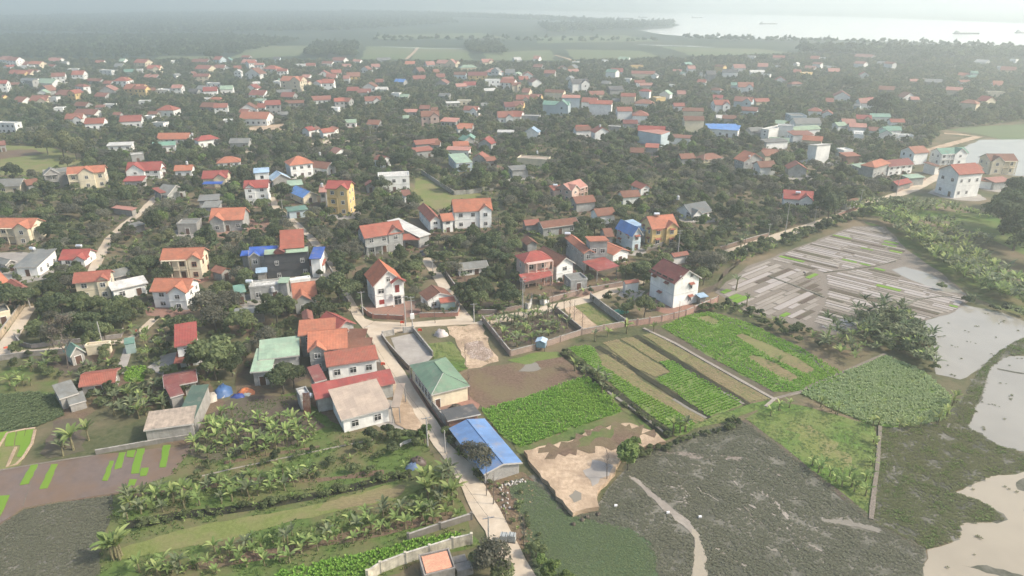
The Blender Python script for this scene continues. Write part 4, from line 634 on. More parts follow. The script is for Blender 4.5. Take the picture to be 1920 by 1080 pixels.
house(a5(530, 345), a5(605, 320), h=3.5, C3=a5(435, 300), roof='gabley', rc='b', wc='w', fl=1, label='white-gabled bungalow with a long brown roof right of the pyramid-roofed villa', cat='bungalow', name='bungalow')
house(a5(120, 432), a5(262, 415), h=4.5, d=8, roof='gabley', rc='v', wc='j', rmat='metal_roof', label='light blue gabled shed in front of the pyramid-roofed villa', cat='shed', name='shed', lm='the light blue gabled shed'); house(a5(240, 475), a5(355, 465), h=3.5, d=7, roof='low', rc='l', wc='j', rmat='metal_roof', label='pale green metal roof beside the light blue gabled shed', cat='shed', name='shed', detail=1, win=None)
house(a5(350, 562), a5(468, 540), b=a5(0, 618)[1], C3=a5(298, 505), roof='gabley', rc='u', wc='e', fl=1, rmat='metal_roof', label='cream bungalow with a light blue metal gable roof', cat='bungalow', name='bungalow', lm='the cream blue-roofed bungalow'); house(a5(240, 670), a5(392, 650), h=3, d=5, roof='low', rc='t', wc='l', rmat='metal_roof', label='low teal metal roof in front of the cream blue-roofed bungalow', cat='shed', name='shed', detail=1)
house(a5(515, 490), a5(695, 495), b=a5(0, 690)[1], d=8, roof='gable', rc='r', wc='y', fl=3, wing=(.52, .98, .8), veranda=(.02, .5, 1.0, 2), label='narrow yellow three-storey house with red gables and blue trim', lm='the narrow yellow three-storey house'); house(a5(470, 525), a5(530, 522), b=a5(0, 635)[1], d=8, roof='low', rc='p', wc='s', fl=2, label='narrow grey annex left of the yellow three-storey house', detail=1)
house(a4(1822, 490), a4(2010, 482), b=385, d=8, roof='gable', rc='r', wc='w', fl=3, wing=(.0, .45, .5), label='white three-storey house with red gables beside the narrow lane', lm='the white three-storey house by the lane'); house(a5(-20, 380), a5(100, 372), h=7.5, d=7, roof='low', rc='v', wc='w', rmat='metal_roof', fl=2, label='white block with a light blue flat roof behind the white three-storey house', detail=1)
house(a4(1565, 730), a4(1825, 722), b=435, d=10, roof='gable', rc='o', wc='s', fl=1, wing=(.0, .42, 1.5), label='grey bungalow with a large L-shaped orange roof and brick yard', cat='bungalow', name='bungalow', lm='the brick yard bungalow', rise=2.8)
house(a4(1310, 770), a4(1480, 765), h=3.6, d=7, roof='flat', rc='g', wc='j', label='unfinished cement block with bare walls left of the brick yard', cat='building', name='building', lm='the unfinished cement block'); house(a4(1505, 640), a4(1640, 635), h=3.8, d=7, roof='low', rc='g', wc='s', rmat='concrete', label='grey slab-roofed house behind the orange-roofed bungalow', detail=1)
house(a4(1508, 418), a4(1700, 412), h=4, d=9, roof='gable', rc='r', wc='e', fl=1, wing=(.5, 1, 1.2), label='cream bungalow with pinkish-red roofs and a blue tarpaulin awning', cat='bungalow', name='bungalow', lm='the bungalow with blue awning'); house(a4(1515, 462), a4(1660, 460), h=2.8, d=3, roof='shed', rc='U', wc='j', rmat='sheet_plastic', win=None, label='bright blue tarpaulin awning before the cream bungalow', cat='awning', name='awning', open_front=True, detail=1)
house(a4(1622, 302), a4(1805, 290), b=a4(0, 345)[1], d=8, roof='hip', rc='o', wc='w', fl=1, label='white house with an orange hipped roof behind the blue-awning bungalow', lm='the orange-hipped white house')
house(a4(920, 440), a4(1070, 435), h=3.4, d=6, roof='shed', rc='r', wc='s', fl=1, label='low red-roofed annex left of the white red-gabled house'); house(a4(940, 360), a4(1200, 352), b=a4(0, 430)[1], d=9, roof='gable', rc='r', wc='w', fl=2, wing=(0, .55, 1.5), label='white house with red crossing gables and a white stair block', lm='the crossing red gables', rise=2.8)
t = house(a4(318, 390), a4(545, 365), b=a4(0, 500)[1], d=9, roof='flat', rc='g', wc='j', fl=2, wing=(.0, .55, 1.0), veranda=(.02, .5, 2.4, 2), label='unfinished grey cement house with tall columns and orange gables', lm='the unfinished columned house'); house(a4(495, 385), a4(785, 365), b=a4(0, 505)[1], d=8, roof='gable', rc='o', wc='e', fl=2, wing=(.3, .72, 1.2), veranda=(0, .3, 1.2, 2), label='cream house with orange gables beside the unfinished columned house', lm='the cream orange-gabled house')
house(a4(-40, 475), a4(150, 470), h=3.6, d=8, roof='gable', rc='g', wc='e', fl=1, rmat='concrete', label='cream bungalow with a mossy grey roof at the left edge', cat='bungalow', name='bungalow'); house(a4(1170, 122), a4(1410, 120), b=a4(0, 150)[1]+2, d=9, roof='gable', rc='o', wc='w', fl=1, rise=2.5, label='white house with a long bright orange roof behind a teal-roofed porch', lm='the long bright orange roof')
house(a4(1140, 175), a4(1318, 165), h=3.6, d=6, roof='gable', rc='t', wc='w', rmat='metal_roof', label='white porch building with a teal metal roof before the long orange roof', cat='building', name='building'); house(a4(795, 175), a4(988, 168), h=3, d=6, roof='shed', rc='w', wc='w', rmat='metal_roof', label='long low shed with a white metal roof', cat='shed', name='shed', lm='the long white shed')
house(a4(1480, 135), a4(1645, 115), h=4.5, d=7, roof='hip', rc='r', wc='w', fl=1, label='low house with a red hipped roof beside a dark round tree'); house(a4(1715, 150), a4(1865, 148), b=a4(0, 195)[1], d=7, roof='gable', rc='g', wc='s', fl=1, rmat='metal_roof', label='grey two-level house with a pointed grey roof beside the road', lm='the pointed grey roof')
house(a4(1255, 545), a4(1400, 500), h=3, d=7, roof='gabley', rc='g', wc='s', rmat='concrete', label='grey shed with a curved grey roof at the end of the lane', cat='shed', name='shed', lm='the curved grey shed'); house(a4(985, 790), a4(1095, 760), h=2.6, d=4, roof='low', rc='g', wc='j', rmat='concrete', label='small grey slab roof beside the dirt lane', cat='shed', name='shed', detail=1, win=None); house(a4(830, 640), a4(985, 660), h=2.6, d=3, roof='low', rc='p', wc='j', label='small pink-edged roof at the bend of the dirt lane', cat='shed', name='shed', detail=1, win=None)
# right part
house(a6(440, 510), a6(565, 470), b=a6(0, 590)[1], d=8, roof='gable', rc='p', wc='k', fl=2, wing=(0, .45, .8), veranda=(.5, 1, 1.2, 2), label='pink two-storey house with pink roofs and a water tank', lm='the pink two-storey house'); house(a6(310, 510), a6(440, 500), h=3.8, d=6, roof='low', rc='c', wc='k', label='low coral-roofed wing left of the pink house', detail=1)
house(a6(965, 495), a6(1045, 485), b=a6(0, 550)[1], C3=a6(915, 460), roof='gabley', rc='c', wc='w', fl=2, label='small white house with a white stepped gable and coral roof', lm='the white stepped-gable house'); house(a6(830, 560), a6(970, 550), h=3.2, d=7, roof='gable', rc='b', wc='w', detail=1, label='low brown-tiled roof left of the white stepped-gable house')
t = house(a6(1345, 690), a6(1505, 660), b=a6(0, 735)[1], d=9, roof='gable', rc=(.12, .14, .15), wc='w', fl=1, wing=(.0, .4, 1.2), label='white house with slate grey roofs and a dormer', lm='the slate grey roofed house', rise=2.6); house(a6(230, 790), a6(505, 755), h=3.4, d=6, roof='gable', rc='b', wc='s', fl=1, rise=1.3, label='long low house with weathered coral-brown tiles', lm='the long weathered coral-brown roof')
house(a6(100, 770), a6(215, 760), h=3.2, d=5, roof='gable', rc='c', wc='s', detail=1, label='small coral-roofed outhouse left of the long weathered roof', cat='outhouse', name='outhouse'); house(a6(640, 700), a6(785, 685), h=3.6, d=7, roof='gable', rc='b', wc='w', detail=1, label='white bungalow with a brown roof half hidden by trees', cat='bungalow', name='bungalow'); house(a6(110, 915), a6(200, 905), h=3, d=6, roof='gabley', rc='b', wc='s', detail=1, label='small hut with dark brown tiles behind the red-hipped house', cat='hut', name='hut')
house(a6(1440, 280), a6(1590, 260), b=a6(0, 305)[1], d=8, roof='hip', rc='b', wc='e', fl=1, label='cream house with a brown hipped roof among dark trees', lm='the brown-hipped cream house'); house(a6(1740, 290), a6(1890, 275), h=5.5, d=8, roof='gabley', rc='o', wc='s', fl=2, label='grey house with an orange gable and white water tank', lm='the grey orange-gabled house')
house(a6(995, 185), a6(1100, 190), b=a6(0, 250)[1], d=7, roof='shed', rc='c', wc='s', fl=2, label='grey house with a red tile roof below the tall blue-grey block', detail=1); house(a6(945, 60), a6(1120, 90), b=a6(0, 150)[1], d=8, roof='low', rc='p', wc='l', fl=3, label='tall blue-grey windowless block with a pink roof edge', cat='building', name='building', win=None, lm='the tall blue-grey block', over=.15)
house(a6(1480, 45), a6(1700, 60), h=4.5, d=9, roof='low', rc='u', wc='w', rmat='metal_roof', rise=1.6, label='low building under a wide blue metal roof', cat='building', name='building', lm='the wide blue metal roof'); house(a6(480, 60), a6(600, 55), h=4, d=7, roof='gable', rc='b', wc='w', detail=1, label='brown-roofed bungalow left of a coral gable', cat='bungalow', name='bungalow'); house(a6(620, 75), a6(740, 70), h=4.5, d=8, roof='gabley', rc='c', wc='w', detail=1, label='white bungalow with a coral gable and roof tank', cat='bungalow', name='bungalow')
house(a6(30, 270), a6(270, 285), b=a6(0, 320)[1], d=8, roof='flat', rc='k', wc='e', fl=1, label='low flat-roofed house with a tiled terrace and tank', detail=1); house(a7(115, 565), a7(345, 580), b=a7(0, 640)[1], d=9, roof='gable', rc='r', wc='w', fl=1, wing=(.55, 1, .8), label='white house with wine-red gables left of a tall dark tree', lm='the wine-red gabled house')
t = house(a7(1275, 345), a7(1435, 388), b=a7(0, 520)[1], C3=a7(1555, 355), roof='gabley', rc='c', wc='w', fl=2, label='tall white gabled house with small windows above the banana grove', lm='the tall white gabled house', rise=2.8); house(a7(1555, 350), a7(1620, 340), h=7, d=6, roof='gable', rc='b', wc='w', fl=2, detail=1, label='brown-roofed rear wing right of the tall white gabled house')
house(a7(1300, 235), a7(1510, 225), b=a7(0, 320)[1], d=8, roof='gable', rc='t', wc='w', fl=2, wing=(.5, .9, .8), veranda=(0, .5, 1, 2), label='white villa with a dark teal roof at the pond', lm='the teal-roofed villa at the pond'); house(a7(1665, 285), a7(1880, 285), b=a7(0, 385)[1], d=9, roof='gable', rc='b', wc='e', fl=2, wing=(.05, .45, 1), veranda=(.45, 1, 1.2, 2), label='ornate cream villa with brown gables beside the pond', lm='the ornate cream villa')
house(a7(1535, 430), a7(1700, 450), h=3.2, d=5, roof='shed', rc='b', wc='w', label='low brown-roofed bungalow right of the tall white house', cat='bungalow', name='bungalow', detail=1); house(a7(1700, 450), a7(1840, 440), h=3.4, d=6, roof='shed', rc='p', wc='s', label='low pale-roofed bungalow beside the big dark trees', cat='bungalow', name='bungalow', detail=1)
house(a7(910, 330), a7(1100, 310), b=a7(0, 400)[1], d=8, roof='gable', rc='m', wc='w', fl=2, label='white house with dark red roof and pink eaves by the road', lm='the dark red roofed white house'); house(a7(800, 335), a7(925, 300), h=6, d=7, roof='hip', rc='o', wc='s', fl=1, label='grey house with a small orange hipped roof by the road'); house(a7(1100, 230), a7(1215, 220), b=a7(0, 320)[1], C3=a7(1150, 190), roof='gable', rc='o', wc='w', fl=2, detail=1, label='white house with an orange roof beside the dirt road')
house(a7(690, 340), a7(800, 330), h=3.2, d=6, roof='low', rc='l', wc='s', rmat='metal_roof', detail=1, label='low pale green metal roof left of the dark red roofed house', cat='shed', name='shed'); house(a7(975, 470), a7(1085, 445), h=3, d=5, roof='gable', rc='r', wc='j', detail=1, label='small red-roofed shed beside the concrete road', cat='shed', name='shed'); house(a7(1060, 420), a7(1185, 410), h=3.6, d=5, roof='low', rc='l', wc='s', rmat='metal_roof', detail=1, label='pale green flat roof beside the concrete road', cat='shed', name='shed')
house(a7(590, 600), a7(690, 575), h=3, d=1.6, roof='gable', rc='c', wc='w', detail=1, rise=.5, over=.2, win=None, label='roofed coral gateway on the concrete road', cat='gateway', name='gateway'); house(a7(292, 168), a7(368, 186), b=a7(0, 290)[1], d=10, roof='shedx', rc='w', wc='w', fl=3, label='tall white flat-roofed block with blank side walls', cat='building', name='building', lm='the tall white flat-roofed block', detail=1)
house(a7(190, 95), a7(350, 90), b=a7(0, 160)[1], d=8, roof='shed', rc='c', wc='w', fl=2, detail=1, label='white house with a coral slope behind the tall white block'); house(a7(10, 60), a7(190, 20), b=a7(0, 130)[1], d=6, roof='flat', rc='w', wc='w', fl=3, detail=1, label='tall plain white block with a flat canopy', cat='building', name='building')
house(a7(150, 345), a7(300, 350), h=4.2, d=8, roof='gabley', rc='c', wc='s', detail=1, label='grey bungalow with a coral gable among trees', cat='bungalow', name='bungalow'); house(a7(-60, 335), a7(70, 330), h=4.2, d=8, roof='gable', rc='b', wc='w', detail=1, label='white bungalow with a dull brown roof near the grey orange-gabled house', cat='bungalow', name='bungalow'); house(a7(-20, 250), a7(90, 240), h=4, d=8, roof='gable', rc='b', wc='e', detail=1, label='cream bungalow with a brown roof beside the tall white block', cat='bungalow', name='bungalow')
house(a7(590, 255), a7(700, 250), h=4, d=7, roof='low', rc='o', wc='b', detail=1, label='small brick house with an orange flat roof right of the tall white block')
for q in [(1195, 165, 1380, 150, 'c', 'gable', 's'), (1200, 220, 1340, 205, 'c', 'shed', 's'), (1420, 205, 1600, 210, 'p', 'low', 'w'), (1480, 175, 1600, 170, 'o', 'gable', 'w'), (1660, 150, 1765, 160, 'r', 'gabley', 's'), (1615, 265, 1730, 270, 'c', 'gabley', 's'), (1730, 290, 1815, 285, 'o', 'low', 's'), (1510, 45, 1620, 40, 'o', 'gable', 'w'), (1560, 135, 1640, 125, 't', 'gabley', 's'), (945, 285, 1020, 270, 'c', 'gabley', 'w'), (500, 75, 590, 65, 'c', 'gable', 'w'), (395, 60, 450, 50, 'r', 'gable', 'w'), (600, 230, 690, 215, 'p', 'gabley', 'w'), (1105, 550, 1170, 545, 'c', 'low', 'w')]:
    house(a5(q[0], q[1]), a5(q[2], q[3]), h=3.8, d=7, roof=q[5], rc=q[4], wc=q[6], fl=1, detail=1)
for q in [(1300, 360, 1440, 355, 'o', 'gable', 'w'), (200, 470, 300, 455, 'b', 'gable', 's'), (1205, 350, 1250, 345, 'c', 'gabley', 'w'), (975, 250, 1085, 240, 'w', 'flat', 's'), (-10, 170, 45, 165, 'r', 'gable', 's'), (1480, 590, 1640, 580, 'g', 'low', 's'), (1200, 530, 1250, 520, 'r', 'shed', 'j')]:
    house(a4(q[0], q[1]), a4(q[2], q[3]), h=3.8, d=7, roof=q[5], rc=q[4], wc=q[6], fl=1, detail=1)
for q in [(1870, 225, 1990, 235, 'c', 'gable', 'w'), (1180, 110, 1340, 120, 'b', 'low', 'w'), (880, 220, 990, 225, 'b', 'gable', 's'), (1270, 270, 1380, 265, 'b', 'gable', 's'), (90, 70, 200, 75, 'v', 'gabley', 'w'), (700, 855, 770, 850, 'b', 'gable', 's'), (0, 360, 130, 350, 'g', 'low', 's'), (1790, 65, 1900, 60, 'g', 'gable', 's'), (480, 605, 635, 590, 'b', 'gable', 's')]:
    house(a6(q[0], q[1]), a6(q[2], q[3]), h=3.8, d=7, roof=q[5], rc=q[4], wc=q[6], fl=1, detail=1)
for q in [(525, 25, 600, 20, 'l', 'gable', 'w'), (610, 30, 745, 35, 'p', 'gable', 'w'), (640, 90, 720, 95, 'w', 'flat', 'w'), (835, 80, 940, 85, 't', 'gabley', 'w'), (880, 60, 1010, 55, 't', 'gable', 'w'), (-10, 150, 160, 140, 'g', 'low', 'w'), (200, 60, 400, 45, 'l', 'gable', 'w'), (570, 215, 650, 210, 'w', 'flat', 'w'), (1260, 330, 1300, 325, 'b', 'low', 'w')]:
    house(a7(q[0], q[1]), a7(q[2], q[3]), h=4.2, d=7, roof=q[5], rc=q[4], wc=q[6], fl=1, detail=1)
# ---- far houses: tile, then xl xr ytop yeave ybase roof wall kind (pixels of a 6x enlargement of 320x180 tiles)
FAR = """0|-20 90 70 130 200 p w g|60 175 90 140 225 r w g|190 370 195 205 245 w w f|310 440 150 180 235 e e g|75 330 250 290 320 c e g|520 655 105 145 170 p w g|680 750 150 165 200 g w g|515 600 185 205 235 c s g|755 880 220 240 290 w w f|795 935 245 300 370 c w g|1110 1250 230 255 310 w w f|570 730 280 320 400 c w g|1060 1160 140 165 190 c w g|1275 1370 175 200 240 g w g|1330 1390 120 150 180 l w g|1495 1630 115 165 230 c e g|1390 1515 240 270 300 t s g|1645 1795 195 230 280 c e w|1530 1600 225 245 300 w w f|1100 1290 410 480 545 p s y|1260 1420 325 370 450 c w h|1380 1590 400 460 540 o y w|220 400 340 365 410 g w g|400 585 345 395 450 l w g|-60 70 365 400 520 r w g|70 205 390 415 435 c s g|0 20 530 560 590 c y g|610 770 470 530 560 c k g|745 840 470 510 600 c y y|410 530 470 505 540 l w y|130 245 550 605 645 c w g|320 520 520 595 640 c e w|510 630 545 560 630 w w f|960 1120 345 370 410 c s g|1050 1180 505 545 570 c s g|820 960 610 650 690 b s g|815 1060 690 745 790 c w g|720 920 740 800 870 c w w|940 1165 790 850 925 c w g|1340 1590 760 825 905 r w g|1700 1835 820 850 910 g w f|1060 1170 635 670 690 c w s|1160 1280 625 640 670 w w f|1555 1695 580 600 650 w w f|1750 1950 645 700 780 c w h|1260 1350 725 755 775 c s g|1610 1760 300 330 350 p s g|600 710 650 680 720 w w f|-60 160 820 850 960 w w f|1650 1760 715 745 770 b s g|1610 1710 750 775 810 g w f|1150 1240 370 400 430 c s g|1600 1750 450 480 520 b s g
1|265 425 190 235 285 c e g|245 425 290 320 385 r e g|470 550 95 130 185 c l g|230 410 125 155 190 c s g|-10 70 95 150 175 w w f|480 600 190 225 260 c w g|590 670 200 230 250 g w y|185 255 260 290 320 c w y|0 60 285 310 350 g w y|710 800 200 235 260 c w g|705 790 255 270 340 w w y|830 1000 250 290 350 b w y|935 1050 170 190 270 p w g|1030 1180 175 235 295 c w h|1190 1310 235 260 330 c w g|1225 1460 310 370 490 o e w|785 925 125 165 200 p w g|1400 1540 160 190 225 w w f|1520 1630 170 200 235 c w g|1690 1810 150 175 210 c w g|1800 1940 105 140 180 c w g|1650 1790 235 300 340 c w y|1740 1860 290 335 370 c w g|1585 1690 360 400 460 c w y|1695 1835 350 395 490 c w g|1800 1920 245 280 310 c e g|0 120 415 450 525 p w g|360 525 440 485 550 r w g|400 560 380 400 430 w w f|550 700 425 465 525 l w g|280 420 425 460 510 g w g|190 300 460 490 520 d s g|870 1040 475 530 560 r w g|925 1035 565 595 620 l w s|1225 1375 500 550 590 r s g|1590 1810 540 585 620 c w g|1840 1960 565 600 700 c s g|320 490 615 665 720 b s g|480 640 625 670 750 c w g|760 1080 710 795 875 o w g|1060 1240 590 640 745 r s g|950 1060 625 670 700 c w g|760 970 630 690 720 b w y|580 680 790 820 850 w w f|760 860 690 725 750 c s g|1190 1370 470 500 530 g s g|1200 1330 720 750 790 g s g|920 1010 380 400 430 w w g|1560 1650 880 920 950 b w y|1720 1840 865 930 960 b w h|350 500 550 575 600 w w f|1150 1230 350 380 440 w w f|1790 1880 655 680 720 w w f|1280 1500 590 620 660 b s g|790 880 85 105 130 c s g|1150 1225 100 125 170 d l g|1460 1550 300 330 360 p w g
2|60 215 275 320 380 o y g|15 95 310 345 400 p w g|230 385 370 440 490 b w y|375 470 350 385 400 c s g|55 190 440 480 510 r s g|175 335 460 500 560 r s g|265 450 545 595 640 c w w|-60 85 560 600 680 c s g|395 520 440 465 480 w w g|560 650 490 515 575 w w f|650 750 520 550 570 l s g|340 440 180 215 260 p w g|205 310 220 245 280 c w y|715 830 150 180 210 o e g|810 960 310 350 390 r s g|1060 1290 125 175 225 p e w|960 1060 150 190 240 p w g|1040 1110 240 270 300 o y g|1060 1165 290 330 360 c s g|1050 1190 350 400 440 c s y|1260 1400 270 300 355 b l g|1340 1535 190 220 260 l e h|1420 1640 270 310 380 m y g|1370 1515 380 420 470 r w g|1620 1790 340 360 450 w w f|1780 1940 350 390 470 c w g|1640 1830 210 270 330 p l h|1590 1720 110 160 200 p e w|1365 1530 655 700 770 c w w|1760 1940 715 780 850 c w w|895 1105 710 770 880 b k w|1010 1095 670 700 720 b k g|870 990 645 685 700 c s g|700 860 690 720 740 p s g|690 770 760 790 800 l s g|1105 1290 780 830 850 p s s|1305 1470 850 905 950 o s g|1610 1740 455 480 500 w s g|1090 1210 510 540 560 g s g|35 170 805 840 880 l w g|280 420 810 860 890 b s g|835 1110 1045 1090 1110 b s g|1840 1960 610 660 710 m s g|1575 1680 620 650 680 g s g|590 700 350 380 430 u s g|1380 1500 970 1020 1070 t s y|1540 1700 1010 1060 1110 r w y|1260 1430 1060 1090 1130 o w g|1750 1940 930 950 1010 w s s|1840 1950 240 280 330 g l g|0 100 180 210 230 p s g|120 210 130 150 180 p w g|400 560 110 140 160 g s g|1180 1340 600 620 640 w s s
3|115 235 250 310 340 c w y|355 480 250 285 345 c s g|225 340 340 385 440 c w y|0 70 260 300 330 l w y|80 190 320 355 380 c s g|680 875 350 400 505 d w w|600 670 310 340 370 g w y|880 1050 485 525 570 c e g|775 950 560 610 680 c w g|865 1125 590 630 775 c w g|560 770 530 560 690 p l g|340 640 600 640 760 t l w|360 580 470 500 580 b e g|40 200 530 580 630 c e w|190 320 520 560 600 c y w|0 110 390 420 510 b e w|100 190 455 500 515 c e g|0 130 600 650 700 c y w|-30 100 710 770 830 c w g|105 310 740 770 830 w s f|1110 1250 190 270 320 r l g|1340 1480 180 200 240 y y f|1340 1610 260 290 340 c e g|1100 1260 430 470 530 d s g|1220 1390 510 545 640 c e g|1380 1600 580 625 670 o w h|1185 1360 665 710 820 c w g|1350 1540 700 760 850 c w h|1820 1950 620 655 710 c w g|1650 1780 480 520 600 l w y|1860 1960 480 520 580 p e g|720 870 870 930 960 c e g|930 1100 880 940 980 c w h|1080 1240 870 890 940 w s f|1410 1720 880 930 1070 r l g|1250 1420 810 850 890 m s g|1125 1215 570 590 610 g s g|1030 1085 120 140 190 w w f|665 735 140 160 190 w w f|1190 1310 100 130 160 l w g|230 300 90 120 160 p w g|30 110 105 135 160 w w g|230 330 185 215 240 c s g|640 760 240 265 290 p s g|1000 1090 370 400 440 g s g|1260 1330 330 350 400 w w f|1400 1440 390 410 460 w w f|1780 1830 400 420 470 w w f|1430 1590 395 420 450 p s g|1800 1900 240 260 290 p s g|1560 1630 290 310 360 g w y
4|0 60 260 290 320 l w y|60 150 200 235 290 p w g|190 230 265 290 340 g w y|440 620 240 275 350 d w g|580 715 180 225 280 p w g|270 380 240 300 380 d s g|160 260 355 385 405 c w g|620 800 380 440 510 o w w|840 960 150 210 260 p s g|1240 1295 150 180 230 w w y|1060 1110 190 205 235 w w f|760 930 250 275 310 w w g|1350 1470 200 235 260 p s g|1250 1340 245 275 290 c s g|1640 1775 230 265 300 p s g|1040 1160 330 360 380 r w y|365 540 585 640 740 c w w|570 780 550 600 690 c l w|330 450 530 565 600 r w g|650 840 665 705 760 r l g|0 240 675 710 800 b e g|20 250 770 815 950 b e g|280 635 850 900 940 u s s|1410 1570 670 710 780 c w h|1220 1400 700 770 860 g l f|1270 1570 790 850 930 g w g|1700 1890 475 545 600 c w y|1600 1700 565 605 630 c s g|1080 1250 850 880 1010 w w f|970 1200 1010 1060 1110 l s g|1240 1410 930 980 1060 c w g|1340 1570 990 1040 1110 o e g|1800 1960 800 850 900 p w g|1565 1690 700 740 770 c w y|380 520 755 790 830 w w g|440 600 760 795 820 b s g|800 970 925 955 990 d s g|1030 1160 815 850 880 l w g|1010 1150 85 110 150 c e g|1430 1530 90 120 160 c s g|1550 1630 95 110 140 w w f|1510 1700 195 215 240 g w s|880 980 280 300 330 w w f|720 810 85 105 130 g w g|540 640 390 420 460 t l g|1740 1850 870 890 910 p w g
5|0 120 150 175 230 p w g|60 120 150 180 230 w w y|260 340 150 180 200 g w g|640 760 350 375 410 p s g|800 1000 350 385 420 g s g|1180 1310 280 310 360 c e g|1570 1690 370 420 460 o w g|1040 1230 440 475 545 p e g|1520 1710 480 500 560 w e f|1190 1390 580 620 710 y e h|80 260 570 620 690 p w g|0 80 630 650 690 g l g|200 430 740 775 830 t w g|30 210 755 800 840 r e w|420 590 800 835 870 c w g|-10 155 850 890 930 p w g|10 140 935 960 980 w w s|300 420 920 960 1010 l w y|370 545 880 930 970 t w g|160 280 890 930 960 c w g|510 680 960 990 1010 w w f|1350 1490 130 160 200 w w g|1650 1830 200 250 290 c e g|1760 1830 110 130 180 w w f|1450 1530 560 590 630 p s y|1380 1460 580 600 630 b s g|650 750 550 580 600 p s g|280 460 430 470 500 b s g|0 200 70 100 130 p s g|520 600 520 545 570 c s g|1620 1700 190 215 250 w w f"""
KIND = dict(g='gable', y='gabley', h='hip', f='flat', s='shed', w='gable')
far_n = 0
for line in FAR.split('\n'):
    ti, rest = line.split('|', 1); ti = int(ti); ox = ti*320
    for it in rest.split('|'):
        xl, xr, yt, ye, yb, rc, wc, kd = it.split(); xl, xr, yt, ye, yb = map(float, (xl, xr, yt, ye, yb))
        A, B = [ox+xl/6, 90+ye/6], [ox+xr/6, 90+ye/6]; cxp = (A[0]+B[0])/2; bb = 90+yb/6
        h = min(max(solve_h(A, max(bb, A[1]+2)), 3.0), 12.0); g = G(*A, h); fl = 1 if h < 5 else 2 if h < 8.6 else 3
        tilt = random.uniform(-.9, .9)*(B[0]-A[0])/20+ (0 if cxp < 900 else (cxp-900)/1000*(B[0]-A[0])*.06); A[1] -= tilt/2; B[1] += tilt/2
        dep = g.y*cp-(h-CAMH)*sp; dpx = (ye-yt)/6; per = FOC*(CAMH-h)/dep**2; k = .56*FOC/dep
        d = min(max(2*dpx/(per+k)+1, 5), 13); rf_ = dict(e='o', y='o').get(rc, rc)
        rm = 'metal_roof' if rf_ in 'tlguvwd' else 'tile_roof'; det = 1 if yb > 500 else 0
        wing = (.5, 1, 1.2) if kd == 'w' else None
        t = house(A, B, h=h, d=d, roof=KIND[kd], rc=rf_, wc=wc, fl=fl, detail=det, rmat=rm, wing=wing, over=.4 if kd != 'f' else .1, doors=False, cat='building' if kd == 'f' else 'bungalow' if fl == 1 else 'house', name='building' if kd == 'f' else 'bungalow' if fl == 1 else 'house'); far_n += 1
        if (xr-xl) > 190 or wc == 'y' or (yb-ye) > 105:
            nmz = dict(w='white', y='yellow', e='cream', s='grey', l='pale blue', k='pink')[wc]
            q = proj(t.location.x, t.location.y, 0); landmark(q[0], q[1]-5, ('FAR', t, rf_, nmz, fl))
FILL = []
for i in range(600):
    px, py = random.uniform(0, 1900), random.uniform(112, 190)+ (8 if i % 2 else 0); g = G(px, py)
    if len(FILL) >= 46: break
    if all((g.x-a)**2+(g.y-b)**2 > (c+9)**2 for a, b, c, _ in HOUSES):
        FILL.append(1); ww = random.uniform(8, 12)*FOC/(g.y*cp+CAMH*sp)/2; fl = random.choice([1, 1, 2]); h = 3.6*fl; cl = random.choice('ccorpgtbw'); ti_ = random.uniform(-1, 1)
        house((px-ww, py-ti_), (px+ww, py+ti_), h=h, d=random.uniform(6, 9), roof='flat' if cl == 'w' else random.choice(['gable', 'gable', 'gabley', 'hip']), rc=cl, wc=random.choice('wwwesy'), fl=fl, detail=0, rmat='metal_roof' if cl in 'gtw' else 'tile_roof', doors=False, cat='bungalow' if fl == 1 else 'house', name='bungalow' if fl == 1 else 'house')
print('far houses', far_n, 'all', len(HOUSES))

# small yards of trodden earth, brick or concrete round the nearer houses
for i, (x, y, r_, h_) in enumerate(HOUSES):
    if y > 560 or (i % 3 == 0 and y > 300): continue
    if any(inpoly([(x, y-r_-1)], v)[0] for v in AREAS.values()): continue
    n = 9; pt = [(x+(r_+random.uniform(.5, 3.5))*math.cos(k*6.283/n), y+(r_+random.uniform(.5, 3.5))*math.sin(k*6.283/n)-1.5) for k in range(n)]
    q = rag([Vector(p) for p in pt], .4, 2); z_ = .004+zjit(); tag(MB().poly([(p.x, p.y, z_) for p in q]).build('yard', random.choice(['soil', 'yard_concrete', 'soil_dark', 'brick_yard', 'soil', 'grass_rough'])), kind='structure')
